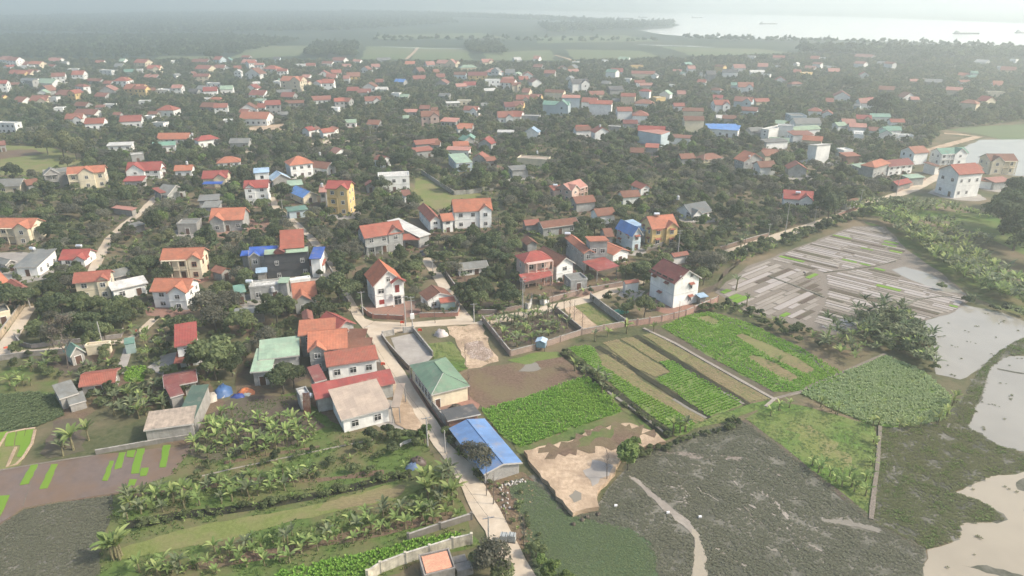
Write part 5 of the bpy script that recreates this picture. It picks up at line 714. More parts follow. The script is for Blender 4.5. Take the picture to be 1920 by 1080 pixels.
# ================================================ plants: prototypes
def unit(v): return v/np.maximum(np.linalg.norm(v, axis=-1, keepdims=True), 1e-6)
def leaf_quads(P, N, size, r, asp=1.5):
    """a bent-free little quad at every point P, facing about N"""
    n = len(P); N = unit(N+r.normal(0, .55, (n, 3))); T = unit(np.cross(N, r.normal(0, 1, (n, 3)))); B = np.cross(N, T); s = size*r.uniform(.6, 1.35, (n, 1)); a, b = T*s*asp/2, B*s/2
    V = np.stack([P-a, P-b*.9, P+a, P+b*.9], 1).reshape(-1, 3); F = np.arange(4*n).reshape(-1, 4); return V, F
def crown(r, nl, per, rad, hgt, size, z0, lump=.42, flat=1.0):
    """lobed crown: leaves on the shells of nl lumps spread in an ellipsoid"""
    c = unit(r.normal(0, 1, (nl, 3)))*r.uniform(.25, .8, (nl, 1))**.6; c[:, 2] = np.abs(c[:, 2])*1.3-.35
    Vs, Fs, off = [], [], 0
    for q in c:
        R = lump*r.uniform(.65, 1.25); d = unit(r.normal(0, 1, (per, 3))); d[:, 2] = np.where(d[:, 2] < -.3, -d[:, 2], d[:, 2]); p = q+d*R*r.uniform(.75, 1.05, (per, 1))
        P = p*np.array([rad, rad, hgt/2*flat])+np.array([0, 0, z0+hgt/2]); V, F = leaf_quads(P, d*np.array([1, 1, 1.3]), size, r); Vs.append(V); Fs.append(F+off); off += len(V)
    return np.concatenate(Vs), np.concatenate(Fs)
def trunk_mesh(name, r, h, rad, limbs=4, m='bark', bare=0, spread=1.5):
    mb = MB(); lean = Vector((r.uniform(-.08, .08), r.uniform(-.08, .08), 1))*h*.55; mb.tube((0, 0, -.1), lean, rad, rad*.65, 7)
    def br(p, d, L, rr, dep):
        q = p+d*L; mb.tube(p, q, rr, rr*.6, 4 if dep else 5, False)
        if dep > 0:
            for _ in range(3 if dep > 1 else 4): br(p.lerp(q, r.uniform(.5, 1)), (d+Vector(r.normal(0, .55, 3))+Vector((0, 0, .15))).normalized(), L*r.uniform(.5, .8), rr*.55, dep-1)
    for i in range(limbs): t = 2*math.pi*i/limbs+r.uniform(-.4, .4); br(lean*r.uniform(.7, 1), Vector((math.cos(t)*spread*.5, math.sin(t)*spread*.5, 1)).normalized(), h*.32, rad*.5, bare)
    return mb.mesh(name, m)
PROTO = {}
def make_tree(key, r, leaf, nl, per, rad, hgt, size, z0, th, tr, **kw):
    V, F = crown(r, nl, per, rad, hgt, size, z0, **kw); PROTO[key] = (mesh_np('crown', V, F, leaf), trunk_mesh('trunk', r, th, tr))
R_ = np.random.default_rng
for i in range(4): make_tree(f'dark{i}', R_(10+i), 'leaf_dark', 16, 190, 2.9+.3*i, 5.0+.5*(i % 2), .36, 1.6, 5.0, .22)
for i in range(4): make_tree(f'mid{i}', R_(20+i), 'leaf_mid', 15, 170, 2.7, 4.6+.6*(i % 2), .36, 1.5, 4.8, .18)
for i in range(3): make_tree(f'dull{i}', R_(30+i), 'leaf_dull', 16, 120, 2.8, 4.2, .3, 1.4, 5.0, .16, lump=.5)
for i in range(3): make_tree(f'olive{i}', R_(40+i), 'leaf_olive', 18, 210, 3.2, 6.2, .32, 1.0, 5.5, .18, lump=.38)
for i in range(2): make_tree(f'bushy{i}', R_(47+i), 'leaf_bright', 18, 200, 2.2, 6.2, .3, .2, 4.5, .14, lump=.34)
for i in range(2): make_tree(f'tall{i}', R_(50+i), 'leaf_dark', 16, 170, 2.2, 8.0, .36, 1.8, 8.5, .22)
for i in range(3): make_tree(f'small{i}', R_(60+i), 'leaf_mid', 8, 110, 1.3, 2.0, .26, .5, 1.8, .08)
for i in range(2): make_tree(f'smalldark{i}', R_(64+i), 'leaf_dark', 8, 130, 1.4, 2.4, .26, .4, 1.8, .08)
# light versions for the far masses
for i, (lf, rad, hg) in enumerate((('leaf_dark', 3.2, 5.5), ('leaf_mid', 3.0, 5), ('leaf_dull', 3.0, 4.6), ('leaf_dark', 2.4, 7.5), ('leaf_olive', 3.4, 6), ('leaf_dark', 3.4, 5.0))):
    V, F = crown(R_(70+i), 13, 48, rad, hg, .62, 1.0); PROTO[f'far{i}'] = (mesh_np('foliage_clump', V, F, lf), None)
def strip_leaf(L, wd, droop, az, el, base, n=6, fold=.25, tear=0, r=None):
    d = np.array([math.cos(az), math.sin(az), 0]); s = np.array([-math.sin(az), math.cos(az), 0]); p = np.array(base, float); a = el; V, F = [], []
    for i in range(n+1):
        t = i/n; ww = wd*(math.sin(math.pi*min(1, t*.92+.06))**.6)/2
        V += [p+s*ww+np.array([0, 0, fold*ww]), p, p-s*ww+np.array([0, 0, fold*ww])]; p = p+(d*math.cos(a)+np.array([0, 0, math.sin(a)]))*L/n; a -= droop/n
    for i in range(n): k = 3*i; F += [(k, k+1, k+4, k+3), (k+1, k+2, k+5, k+4)]
    return np.array(V), np.array(F)
def join(parts):
    Vs, Fs, o = [], [], 0
    for V, F in parts: Vs.append(V); Fs.append(F+o); o += len(V)
    return np.concatenate(Vs), np.concatenate(Fs)
def banana(key, seed, m, n=8, hs=1.9, L=2.3, wd=.5):
    r = R_(seed); P = []
    for i in range(n):
        t = i/n; P.append(strip_leaf(L*r.uniform(.75, 1.1), wd*r.uniform(.85, 1.15), r.uniform(.5, 1.7), i*2.4+r.uniform(-.4, .4), r.uniform(.7, 1.45), (0, 0, hs-.15+.04*i)))
    P.append(strip_leaf(L*.8, wd*.4, .3, 1, 1.45, (0, 0, hs+.1)))
    V, F = join(P); mb = MB().tube((0, 0, -.05), (r.uniform(-.15, .15), 0, hs), .17, .09, 7)
    if seed % 2: mb.tube((.35, .1, -.05), (.5, .15, hs*.55), .09, .04, 5)
    PROTO[key] = (mesh_np('leaves', V, F, m), mb.mesh('stem', 'banana_stem'))
for i in range(4): banana(f'ban{i}', 80+i, 'banana_leaf', 6+i % 3, 1.3+.3*(i % 3), 1.75+.1*i, .5)
for i in range(3): banana(f'band{i}', 90+i, 'banana_dull', 7, 1.7+.3*i, 1.9, .45)
for i in range(2): banana(f'bans{i}', 95+i, 'banana_leaf', 6, .7, 1.5, .42)
def palm(key, seed, h=6.5, n=11, L=1.9, m='palm_leaf', wd=.4):
    r = R_(seed); P = [strip_leaf(L*r.uniform(.85, 1.1), wd, r.uniform(.9, 1.7), i*2.4, r.uniform(.3, 1.2), (0, 0, h), fold=-.5) for i in range(n)]; V, F = join(P)
    PROTO[key] = (mesh_np('crown', V, F, m), MB().tube((0, 0, -.1), (.1, 0, h), .11, .07, 6).mesh('trunk', 'bark'))
palm('palm0', 100); palm('palm1', 101, 5.2, 10, 2.1)
def bare(key, seed, h, m='bare_bark', leafy=0):
    r = R_(seed); tr = trunk_mesh('trunk', r, h, .12, 4, m, 2, 1.3)
    co = np.array([v.co[:] for v in tr.vertices]); co = co[co[:, 2] > h*.6]; P = co[r.integers(0, len(co), 260 if not leafy else leafy)]+r.normal(0, .15, (260 if not leafy else leafy, 3)); V, F = leaf_quads(P, r.normal(0, 1, P.shape), .13 if not leafy else .2, r, 3.5 if not leafy else 1.5)
    PROTO[key] = (mesh_np('crown', V, F, 'twig_leaf'), tr)
bare('bare0', 110, 6.5); bare('bare1', 111, 8); bare('bare2', 112, 5, leafy=900)
def thinbare(key, seed, h):
    r = R_(seed); mb = MB(); top = Vector((r.uniform(-.3, .3), r.uniform(-.3, .3), h)); mb.tube((0, 0, -.1), top, .09, .02, 5)
    for i in range(14): t = r.uniform(.35, .95); a = r.uniform(0, 6.28); p = Vector((0, 0, 0)).lerp(top, t); q = p+Vector((math.cos(a), math.sin(a), 1.3))*h*.13*(1.3-t); mb.tube(p, q, .03, .008, 3, False); mb.tube(p.lerp(q, .5), q+Vector((math.sin(a)*.4, math.cos(a)*.4, .3)), .015, .006, 3, False)
    PROTO[key] = (None, mb.mesh('trunk', 'bare_bark'))
thinbare('thin0', 120, 6.5); thinbare('thin1', 121, 5.5)
NM = dict(bushy=('bamboo_bush', 'bamboo'), dark=('leafy_tree', 'tree'), mid=('leafy_tree', 'tree'), dull=('leafy_tree', 'tree'), olive=('bamboo_clump', 'bamboo'), tall=('tall_tree', 'tree'), small=('shrub', 'shrub'), smalldark=('shrub', 'shrub'), ban=('banana_plant', 'banana plant'), band=('banana_plant', 'banana plant'), bans=('banana_plant', 'banana plant'), palm=('palm_tree', 'palm'), bare=('bare_tree', 'bare tree'), thin=('bare_tree', 'bare tree'))
DESC = dict(bushy='bright green bamboo bush', dark='dense dark-green tree', mid='mid-green leafy tree', dull='dull grey-green tree', olive='feathery olive bamboo clump', tall='tall narrow dark tree', small='small leafy shrub', smalldark='small dark shrub', ban='fresh green banana plant', band='dull tattered banana plant', bans='short young banana plant', palm='slim palm tree', bare='brown leafless tree', thin='thin bare tree')
GRP = dict(tree='trees between the houses', shrub='garden shrubs', bamboo='bamboo clumps', palm='slim palms', **{'banana plant': 'banana plants in the plots', 'bare tree': 'bare trees'})
PLACED = []
def plant(key, x, y, s=1.0, rz=None, z=0.0, label=None):
    base = key.rstrip('0123456789'); nm, cat = NM[base]; o = empty(nm, (x, y, z), random.uniform(0, 6.28) if rz is None else rz); o.scale = (s, s, s*random.uniform(.92, 1.08)); cr, tr = PROTO[key]
    ban = cat == 'banana plant'
    if cr: link('leaves' if ban else 'crown', cr, o)
    if tr: link('stem' if ban else 'trunk', tr, o)
    if label: tag(o, label, cat, GRP[cat])
    else:
        sz = '' if ban or cat in ('palm', 'bare tree', 'bamboo', 'shrub') else ('big ' if s > 1.25 else 'small ' if s < .85 else '')
        auto(o, sz+DESC[base], cat, GRP[cat])
    PLACED.append((x, y, 2.5*s)); return o
def plantpx(key, px, py, s=1.0, **kw): g = G(px, py); return plant(key, g.x, g.y, s, **kw)
# ---- trees one can point to (pixel of the trunk's foot)
plantpx('mid0', 405, 712, 1.75, label='largest leafy mid-green tree, right of the narrow pink-red roofed house'); plantpx('mid2', 388, 704, 1.35, label='big leafy tree touching the left side of the largest leafy tree'); landmark(405, 680, 'the largest leafy tree')
plantpx('dark0', 532, 738, 1.15, label='dark pointed tree in front of the pale green metal roofed house'); plantpx('dark2', 552, 728, .85)
plantpx('dark1', 520, 608, 1.35, label='big round dark tree before the grey flat-roofed building'); plantpx('dark3', 600, 604, 1.0, label='small round dark tree beside the red-roofed junction bungalow'); plantpx('dark2', 638, 576, 1.45, label='big dark tree at the bend of the lane below the charcoal house')
plantpx('mid1', 455, 630, 1.2); plantpx('dull0', 385, 598, 1.3, label='large greyish loose tree right of the white house with bright orange gable'); plantpx('dull1', 430, 590, 1.25); plantpx('dull2', 405, 620, 1.1)
plantpx('dark2', 32, 590, 1.35, label='broad dark tree leaning over the tan wall at the left edge'); plantpx('dark1', 12, 575, 1.1); plantpx('dark0', 270, 524, 1.15, label='round dark tree left of the cream house with columned balconies')
plantpx('bare2', 118, 650, 1.5, label='broad brown leafless tree inside the curved lane wall'); plantpx('bare1', 128, 690, 1.05, label='dark forked bare tree beside the small teal-roofed hut'); plantpx('mid3', 172, 655, .75); plantpx('small0', 200, 668, 1.3); plantpx('mid0', 255, 600, 1.05); plantpx('mid2', 225, 595, 1.0); plantpx('mid1', 190, 590, .95)
plantpx('bushy0', 1176, 885, .95, z=.5, label='feathery bright green bamboo bush at the tip of the sandy bank'); plantpx('bushy1', 1183, 870, .8, z=.6)
plantpx('dull0', 905, 880, .9, label='grey-green tree overhanging the long blue shed'); plantpx('dull2', 885, 862, .7); plantpx('dull1', 925, 1082, 1.05, label='grey feathery tree beside the beige wall at the lower edge'); plantpx('small1', 900, 1065, 1.3); plantpx('mid1', 935, 1100, .7)
plantpx('bushy1', 1032, 1090, .65); plantpx('bushy0', 1060, 1105, .55); plantpx('bushy0', 1015, 1062, .4); plantpx('small0', 1005, 1045, 1.1); plantpx('bushy1', 796, 832, .7, label='spreading light tree beside the beige-roofed shed'); plantpx('small2', 775, 835, 1.3); plantpx('smalldark0', 700, 832, 1.2); plantpx('smalldark1', 728, 822, 1.1); plantpx('small0', 745, 828, 1.2)
plantpx('olive0', 120, 296, 2.0, label='very large olive bamboo clump beside the pale field at the left'); plantpx('olive1', 90, 290, 1.7); plantpx('olive2', 145, 300, 1.5); plantpx('olive1', 128, 318, 1.0); landmark(120, 270, 'the large olive bamboo clump')
plantpx('dark0', 28, 345, 1.4, label='round dark tree behind the mossy roofed bungalow at the left edge'); plantpx('tall0', 1552, 420, 1.35, label='tall dark tree overhanging the concrete road, left of the roofed gateway'); plantpx('tall1', 1535, 408, 1.3); plantpx('dark1', 1565, 402, 1.3); landmark(1552, 380, 'the tall dark roadside tree')
plantpx('dull0', 1335, 520, 1.35, label='large rounded tree right of the big white maroon-roofed house'); plantpx('mid1', 1318, 535, .9); plantpx('dark2', 1345, 505, 1.0); plantpx('dark0', 1545, 380, 1.0)
for px, py, s in ((1880, 440, 2.2), (1910, 430, 2.4), (1900, 470, 1.9), (1940, 460, 2.3), (1890, 405, 1.8), (1918, 395, 2.0), (1935, 500, 1.8)): plantpx(random.choice(['dark0', 'dark1', 'dark3', 'tall0']), px, py, s)
landmark(1890, 420, 'the big dark trees at the right edge')
plantpx('dark1', 740, 355, 1.0, label='dark bushy tree against the white flat-roofed cube'); plantpx('dark3', 715, 362, 1.1); plantpx('dark0', 532, 385, 1.35, label='big dark tree beside the narrow lane and the cream blue-roofed bungalow'); plantpx('dark2', 757, 318, 1.6); plantpx('dark1', 690, 330, 1.4)
for px, py, s in ((1598, 172, 2.0), (1642, 218, 1.9), (1668, 222, 2.1), (1660, 205, 1.9), (1733, 122, 2.4), (1710, 124, 2.0), (1590, 166, 1.8)): plantpx('dark%d' % (px % 4), px, py, s)
for px, py, s in ((395, 116, 2.0), (408, 116, 1.8), (53, 112, 1.7), (1430, 118, 1.5), (1378, 77, 1.8), (1488, 79, 1.7), (1594, 100, 2.4), (1600, 101, 2.2), (1647, 96, 1.6), (1075, 62, 2.0), (1095, 60, 2.0), (1110, 63, 2.2)): plantpx('dark%d' % (px % 4), px, py, s)
for px, py in ((1026.7, 596), (1045, 619), (1067, 600), (1076, 608), (1092, 623), (1058, 590), (1036, 585), (912, 930), (925, 946), (948, 975), (982, 1022), (1138, 905), (1272, 600), (816, 606), (880, 750), (874, 690), (1050, 640), (1000, 600)): plantpx('thin%d' % (px % 2 > 1), px, py, random.uniform(.8, 1.15))
# ---- banana plants: plots in pixels with a number each
BAN = [([(905, 606), (1035, 586), (1045, 600), (1075, 622), (1008, 648), (962, 660)], 38, ['ban0', 'band0', 'ban1', 'band1'], 1.05), ([(215, 940), (330, 925), (480, 905), (600, 885), (560, 915), (420, 945), (240, 975)], 46, ['ban0', 'ban1', 'ban2', 'band0'], .95), ([(230, 1070), (420, 1030), (600, 985), (780, 950), (850, 940), (860, 975), (700, 1010), (500, 1070), (240, 1085)], 72, ['ban0', 'ban1', 'band1', 'bans0', 'bans1', 'ban3'], .9), ([(345, 850), (400, 780), (500, 780), (590, 800), (600, 835), (440, 870)], 50, ['ban0', 'ban1', 'ban2', 'ban3'], .95), ([(790, 905), (835, 895), (862, 930), (850, 950), (800, 940)], 16, ['ban2', 'ban3', 'band2', 'ban1'], 1.25),
       ([(20, 690), (90, 670), (105, 700), (50, 730), (10, 740)], 12, ['ban0', 'ban3'], .95), ([(180, 750), (330, 730), (325, 780), (240, 790), (200, 775)], 20, ['band0', 'band1', 'ban2'], 1.05), ([(255, 625), (330, 625), (325, 680), (260, 670)], 10, ['band1', 'ban1'], 1.0), ([(90, 845), (180, 800), (190, 830), (130, 860)], 5, ['ban2', 'band0'], 1.35), ([(1500, 745), (1600, 790), (1700, 808), (1765, 795), (1790, 750), (1800, 760), (1760, 805), (1640, 802), (1560, 775)], 12, ['ban0', 'ban1'], .9), ([(1500, 865), (1560, 905), (1630, 950), (1635, 905), (1600, 895), (1540, 870)], 12, ['ban1', 'ban0'], .9), ([(1070, 690), (1110, 730), (1150, 760), (1140, 725), (1100, 690)], 7, ['ban0', 'band1'], 1.1), ([(1640, 790), (1648, 790), (1636, 900), (1628, 900)], 7, ['bans0', 'ban0'], .9)]
BN = []
for poly, n, keys, s in BAN:
    W_ = W(poly); xs, ys = [p[0] for p in W_], [p[1] for p in W_]; k = 0; tries = 0; mine = []
    while k < n and tries < 4000:
        tries += 1; x, y = random.uniform(min(xs), max(xs)), random.uniform(min(ys), max(ys))
        if inpoly([(x, y)], W_)[0] and all((x-a)**2+(y-b_)**2 > 1.1**2 for a, b_ in mine): mine.append((x, y)); plant(random.choice(keys), x, y, s*random.uniform(.75, 1.2)); k += 1
    BN.append(k)
for px, py, k, s in ((212, 1050, 'ban1', 1.6), (228, 1042, 'ban0', 1.7), (218, 1045, 'ban3', 1.75), (225, 1050, 'ban2', 1.4), (1262, 812, 'ban1', 1.2), (1275, 812, 'ban0', 1.2), (1285, 810, 'band1', 1.1), (1225, 622, 'ban0', 1.0), (1175, 625, 'ban1', 1.2), (1140, 632, 'ban0', 1.0), (1115, 640, 'band1', 1.0), (1370, 650, 'bans0', 1.0), (1460, 680, 'bans0', 1), (1445, 780, 'ban0', .9), (1460, 770, 'ban1', .9), (1480, 765, 'ban0', .9), (1380, 545, 'band2', 1.5), (1395, 470, 'palm0', 1.0), (1388, 472, 'band2', 1.6), (1400, 575, 'band1', 1.2)): plantpx(k, px, py, s)
print('bananas', BN, sum(BN))
# ---- scattered trees between the houses
VILL = W([(-120, 560), (-60, 330), (-20, 200), (0, 114), (640, 117), (1000, 121), (1500, 104), (1700, 108), (2050, 118), (2050, 215), (1850, 236), (1770, 243), (1720, 300), (1700, 350), (1600, 392), (1520, 422), (1410, 462), (1360, 500), (1300, 560), (1230, 595), (1180, 600), (1100, 560), (985, 575), (900, 600), (780, 590), (690, 590), (655, 600), (560, 700), (470, 720), (370, 730), (230, 740), (0, 690)])
ex = {k: v for k, v in AREAS.items() if k not in ('verge', 'creepers')}
HS = np.array(HOUSES); occ = {}
def free(P, tall=True, extra=0.0):
    ok = np.ones(len(P), bool)
    for kk_, v in ex.items():
        ok &= ~inpoly(P, v)
        if tall and kk_ in ('road1', 'road2', 'road3', 'lane1', 'lane2', 'lane3', 'lane6', 'lane7', 'lane8', 'grass_yard', 'pale_field', 'junction', 'dirt_a', 'lane4'):
            for t_ in (2, 4, 6.5, 9): ok &= ~inpoly(P+unit(P)*t_, v)
    for i in range(0, len(P), 4000):
        q = P[i:i+4000]; d = np.hypot(q[:, None, 0]-HS[None, :, 0], q[:, None, 1]-HS[None, :, 1]); ok[i:i+4000] &= (d > HS[None, :, 2]*.86+1.3+extra).all(1)
        if tall:      # keep a little open ground before each facade
            dx = np.abs(q[:, None, 0]-HS[None, :, 0]*q[:, None, 1]/HS[None, :, 1]); dy = HS[None, :, 1]-q[:, None, 1]; vis = (dy > 0) & (dy < HS[None, :, 2]+np.clip(5.0+HS[None, :, 1]/60., 0, 15)) & (dx < HS[None, :, 2]*.8)
            ok[i:i+4000] &= ~vis.any(1)
    return ok
def scatter(poly, spacing, r, dens=1.0):
    P = np.array(poly); x0, y0 = P.min(0); x1, y1 = P.max(0); n = int((x1-x0)*(y1-y0)/spacing**2*dens); Q = np.c_[r.uniform(x0, x1, n), r.uniform(y0, y1, n)]
    # thin to the wanted spacing with a grid
    key = np.floor(Q/spacing).astype(int); _, idx = np.unique(key[:, 0]*100003+key[:, 1], return_index=True); Q = Q[idx]; return Q[inpoly(Q, poly)]
r = R_(5); Q = scatter(VILL, 4.3, r, 2.6); Q = Q[free(Q)]
PL = np.array([(p[0], p[1]) for p in PLACED]); keep = np.ones(len(Q), bool)
for i in range(0, len(Q), 4000): keep[i:i+4000] = (np.hypot(Q[i:i+4000, None, 0]-PL[None, :, 0], Q[i:i+4000, None, 1]-PL[None, :, 1]) > 2.2).all(1)
Q = Q[keep]; fr = np.array([proj(x, y) for x, y in Q]); inf = (fr[:, 0] > -120) & (fr[:, 0] < 2040); Q = Q[inf]
Q = Q[np.argsort(np.hypot(Q[:, 0], Q[:, 1]))]; ntree = sum(1 for a in AUTO if a[0].get('category') == 'tree')
gap = np.sin(Q[:, 0]*.11)*np.cos(Q[:, 1]*.09)+r.uniform(-.6, .6, len(Q)); Q = Q[gap > -.55]
print('village trees', len(Q)); k = 0; rest = []
for i, (x, y) in enumerate(Q):
    g = math.sin(x*.05+1)+math.cos(y*.04); s = random.uniform(.5, 1.0)
    ky = random.choices(['dark', 'mid', 'dull', 'tall', 'olive', 'palm', 'small'], [3.2, 3.4+g, 2.4-g*.5, .45, .5, .6, 2.4])[0]
    isb = NM[ky][1] == 'tree'
    if k < 250 or (not isb and i < 420): 
        nn = dict(dark=4, mid=4, dull=3, tall=2, olive=3, palm=2, band=3, small=3)[ky]; plant(ky+str(random.randrange(nn)), x, y, s*(.75 if ky == 'olive' else 1)); k += isb
    else: rest.append((x, y))
rest = np.array(rest)
def instanced(name, P, keys, smin, smax, label, cat=None, z=0.0):
    """one object of kind stuff: points that carry copies of the prototypes"""
    col = bpy.data.collections.new(name+'_kinds')
    for i, kk in enumerate(keys):
        for part in PROTO[kk][:1]:
            o = bpy.data.objects.new(f'{kk}_source', part); col.objects.link(o)
    P3 = np.c_[P, np.full(len(P), z)]; me = bpy.data.meshes.new(name); me.vertices.add(len(P3)); me.vertices.foreach_set('co', P3.astype(np.float32).ravel()); me.update()
    o = link(name, me); ng = bpy.data.node_groups.new(name, 'GeometryNodeTree'); ng.interface.new_socket('Geometry', in_out='INPUT', socket_type='NodeSocketGeometry'); ng.interface.new_socket('Geometry', in_out='OUTPUT', socket_type='NodeSocketGeometry')
    N = ng.nodes.new; gi, go, ip, ci = N('NodeGroupInput'), N('NodeGroupOutput'), N('GeometryNodeInstanceOnPoints'), N('GeometryNodeCollectionInfo'); ci.inputs['Collection'].default_value = col; ci.inputs['Separate Children'].default_value = True; ci.inputs['Reset Children'].default_value = True
    rv, rs, ri = N('FunctionNodeRandomValue'), N('FunctionNodeRandomValue'), N('FunctionNodeRandomValue'); rv.data_type = 'FLOAT_VECTOR'; rv.inputs[0].default_value = (0, 0, 0); rv.inputs[1].default_value = (0, 0, 6.283); rs.data_type = 'FLOAT'; rs.inputs[2].default_value = smin; rs.inputs[3].default_value = smax; rs.inputs['Seed'].default_value = 3; ri.data_type = 'INT'; ri.inputs[4].default_value = 0; ri.inputs[5].default_value = len(keys)-1; ri.inputs['Seed'].default_value = 5
    ip.inputs['Pick Instance'].default_value = True; L_ = ng.links.new
    L_(gi.outputs[0], ip.inputs['Points']); L_(ci.outputs[0], ip.inputs['Instance']); L_(rv.outputs[0], ip.inputs['Rotation']); L_(rs.outputs[1], ip.inputs['Scale']); L_(ri.outputs[2], ip.inputs['Instance Index']); L_(ip.outputs[0], go.inputs[0])
    o.modifiers.new('scatter', 'NODES').node_group = ng; tag(o, label, cat, None, 'stuff'); return o
dist = np.hypot(rest[:, 0], rest[:, 1]); near = rest[dist < 420]; farr = rest[dist >= 420]
instanced('orchard_trees', near, ['dark0', 'dark2', 'mid0', 'mid2', 'dull0', 'mid3', 'dark1', 'dull1', 'small0', 'tall0', 'band1', 'band2', 'mid1', 'dull2', 'bushy0', 'bare2', 'small2', 'dull2'], .4, 1.08, 'dense mixed orchard trees filling the gaps between the houses', 'trees')
instanced('distant_trees', farr, ['far0', 'far1', 'far2', 'far3', 'far4', 'far5', 'far2', 'far4'], .42, .9, 'hazy mass of trees among the distant houses', 'trees')
r = R_(9); U = scatter(VILL, 3.0, r, 1.8); U = U[free(U, False, -.6)]; fr = np.array([proj(x, y) for x, y in U]); U = U[(fr[:, 0] > -60) & (fr[:, 0] < 1980) & (fr[:, 1] > 180)]
instanced('undergrowth', U, ['small0', 'smalldark0', 'small1', 'smalldark1', 'bans0', 'band0', 'ban0', 'small2'], .5, 1.05, 'low garden bushes and undergrowth between the houses', 'bushes')
# banana grove on the right, tree belts, far woods
r = R_(11)
GR = W([(1630, 408), (1700, 425), (1790, 470), (1870, 510), (1925, 540), (1925, 590), (1850, 560), (1780, 520), (1720, 470), (1660, 430)]); bq = scatter(GR, 1.9, r, 1.9); instanced('banana_grove', bq, ['ban0', 'band1', 'ban2', 'band0', 'ban3'], 1.1, 1.9, 'long banana grove between the seedling field and the dark trees', 'banana grove')
for pg in ([(1560, 392), (1700, 385), (1790, 395), (1880, 420), (1760, 402), (1640, 410)], [(1700, 415), (1780, 425), (1860, 460), (1850, 475), (1760, 440)]):
    instanced('banana_belt', scatter(W(pg), 2.2, r, 1.9), ['band0', 'ban0', 'ban3', 'band2'], 1.0, 1.7, 'banana belt beside the road above the grove' if pg[0][0] == 1560 else 'inner banana belt along the narrow grass strip', 'banana grove')
for nm, pg, ks, a, b_, sp_, lb in (('roadside_bushes', [(1350, 490), (1450, 455), (1560, 418), (1680, 375), (1700, 385), (1600, 415), (1480, 462), (1380, 500)], ['small0', 'smalldark0', 'small2', 'bans0'], .8, 1.5, 2.2, 'bushy verge below the concrete road'), ('ditch_bushes', [(1050, 662), (1118, 720), (1188, 775), (1248, 826), (1256, 822), (1196, 770), (1128, 712), (1062, 658)], ['small0', 'smalldark0', 'small1'], .25, .55, 1.1, 'dark leafy weeds along the left ditch of the strip fields'), ('sand_edge_bushes', [(1190, 850), (1250, 835), (1300, 818), (1380, 790), (1390, 800), (1300, 828), (1250, 845), (1200, 860)], ['small0', 'small1', 'smalldark0'], .25, .6, 1.2, 'low weeds where the strip fields meet the marsh'), ('road_edge_bushes', [(905, 900), (960, 900), (1000, 960), (1025, 1060), (1010, 1060), (965, 990), (925, 935)], ['small0', 'small2', 'bans0'], .15, .45, 1.6, 'sparse weeds on the dirt beside the main road'), ('hedge_bushes', [(1285, 590), (1380, 570), (1480, 610), (1560, 640), (1545, 660), (1460, 630), (1380, 590), (1330, 582)], ['small0', 'smalldark1', 'bans0', 'small1'], .5, 1.0, 2.0, 'bushy strip below the seedling field'), ('pond_side_bushes', [(1600, 600), (1700, 590), (1745, 650), (1755, 700), (1720, 690), (1640, 650)], ['smalldark0', 'band0', 'small1', 'band2'], .7, 1.3, 1.8, 'dense plants on the corner beside the pale pond'),
                               ('verge_bushes', [(840, 815), (870, 850), (900, 900), (905, 910), (890, 900), (860, 860), (830, 815)], ['small0', 'smalldark0', 'bans0'], .4, .9, 1.4, 'bushes squeezed between the main road and the long blue shed'), ('pond_edge_weeds', [(1755, 540), (1840, 575), (1925, 590), (1925, 605), (1880, 588), (1815, 572)], ['small1', 'smalldark0', 'band0'], .5, 1.0, 1.8, 'weeds on the far bank of the pale pond'), ('orchard_shrubs', [(370, 880), (560, 850), (700, 828), (790, 850), (820, 880), (650, 895), (480, 905), (340, 920)], ['smalldark0', 'small0', 'small2', 'bans0'], .4, .95, 3.4, 'small fruit bushes in the orchard grass'), ('hyacinth_ditch', [(235, 985), (420, 955), (600, 925), (770, 884), (780, 892), (600, 936), (420, 966), (240, 998)], ['small0', 'small1', 'bans1'], .3, .65, 1.1, 'leafy plants along the orchard ditch'), ('left_bushes', [(150, 700), (230, 700), (240, 745), (330, 700), (370, 690), (365, 740), (250, 790), (130, 760)], ['small0', 'smalldark0', 'band0', 'small1'], .6, 1.1, 2.2, 'bushes around the small red-roofed bungalow')):
    instanced(nm, scatter(W(pg), sp_, r, 2.2), ks, a, b_, lb, 'bushes')
instanced('banana_rows', np.concatenate([scatter(W(p_), 1.9, r, 1.6) for p_ in ([(215, 945), (330, 928), (480, 908), (600, 888), (590, 905), (430, 935), (240, 968)], [(230, 1078), (420, 1042), (600, 1000), (780, 962), (850, 948), (855, 962), (700, 995), (500, 1058), (300, 1090)], [(370, 855), (400, 800), (500, 790), (590, 810), (590, 830), (440, 862)], [(912, 608), (1030, 590), (1065, 620), (1008, 644), (965, 655)])]), ['bans0', 'bans1', 'ban0', 'ban1', 'band0'], .5, .95, 'smaller banana shoots filling the rows of the plots', 'banana plants')
instanced('banana_corner', scatter(W([(1540, 640), (1600, 600), (1690, 588), (1748, 640), (1752, 700), (1680, 655), (1600, 685), (1540, 665)]), 1.9, r, 2.0), ['band0', 'band2', 'ban1', 'band1', 'palm1'], .8, 1.35, 'tangled banana plants on the corner between seedling field and pale pond', 'banana grove')
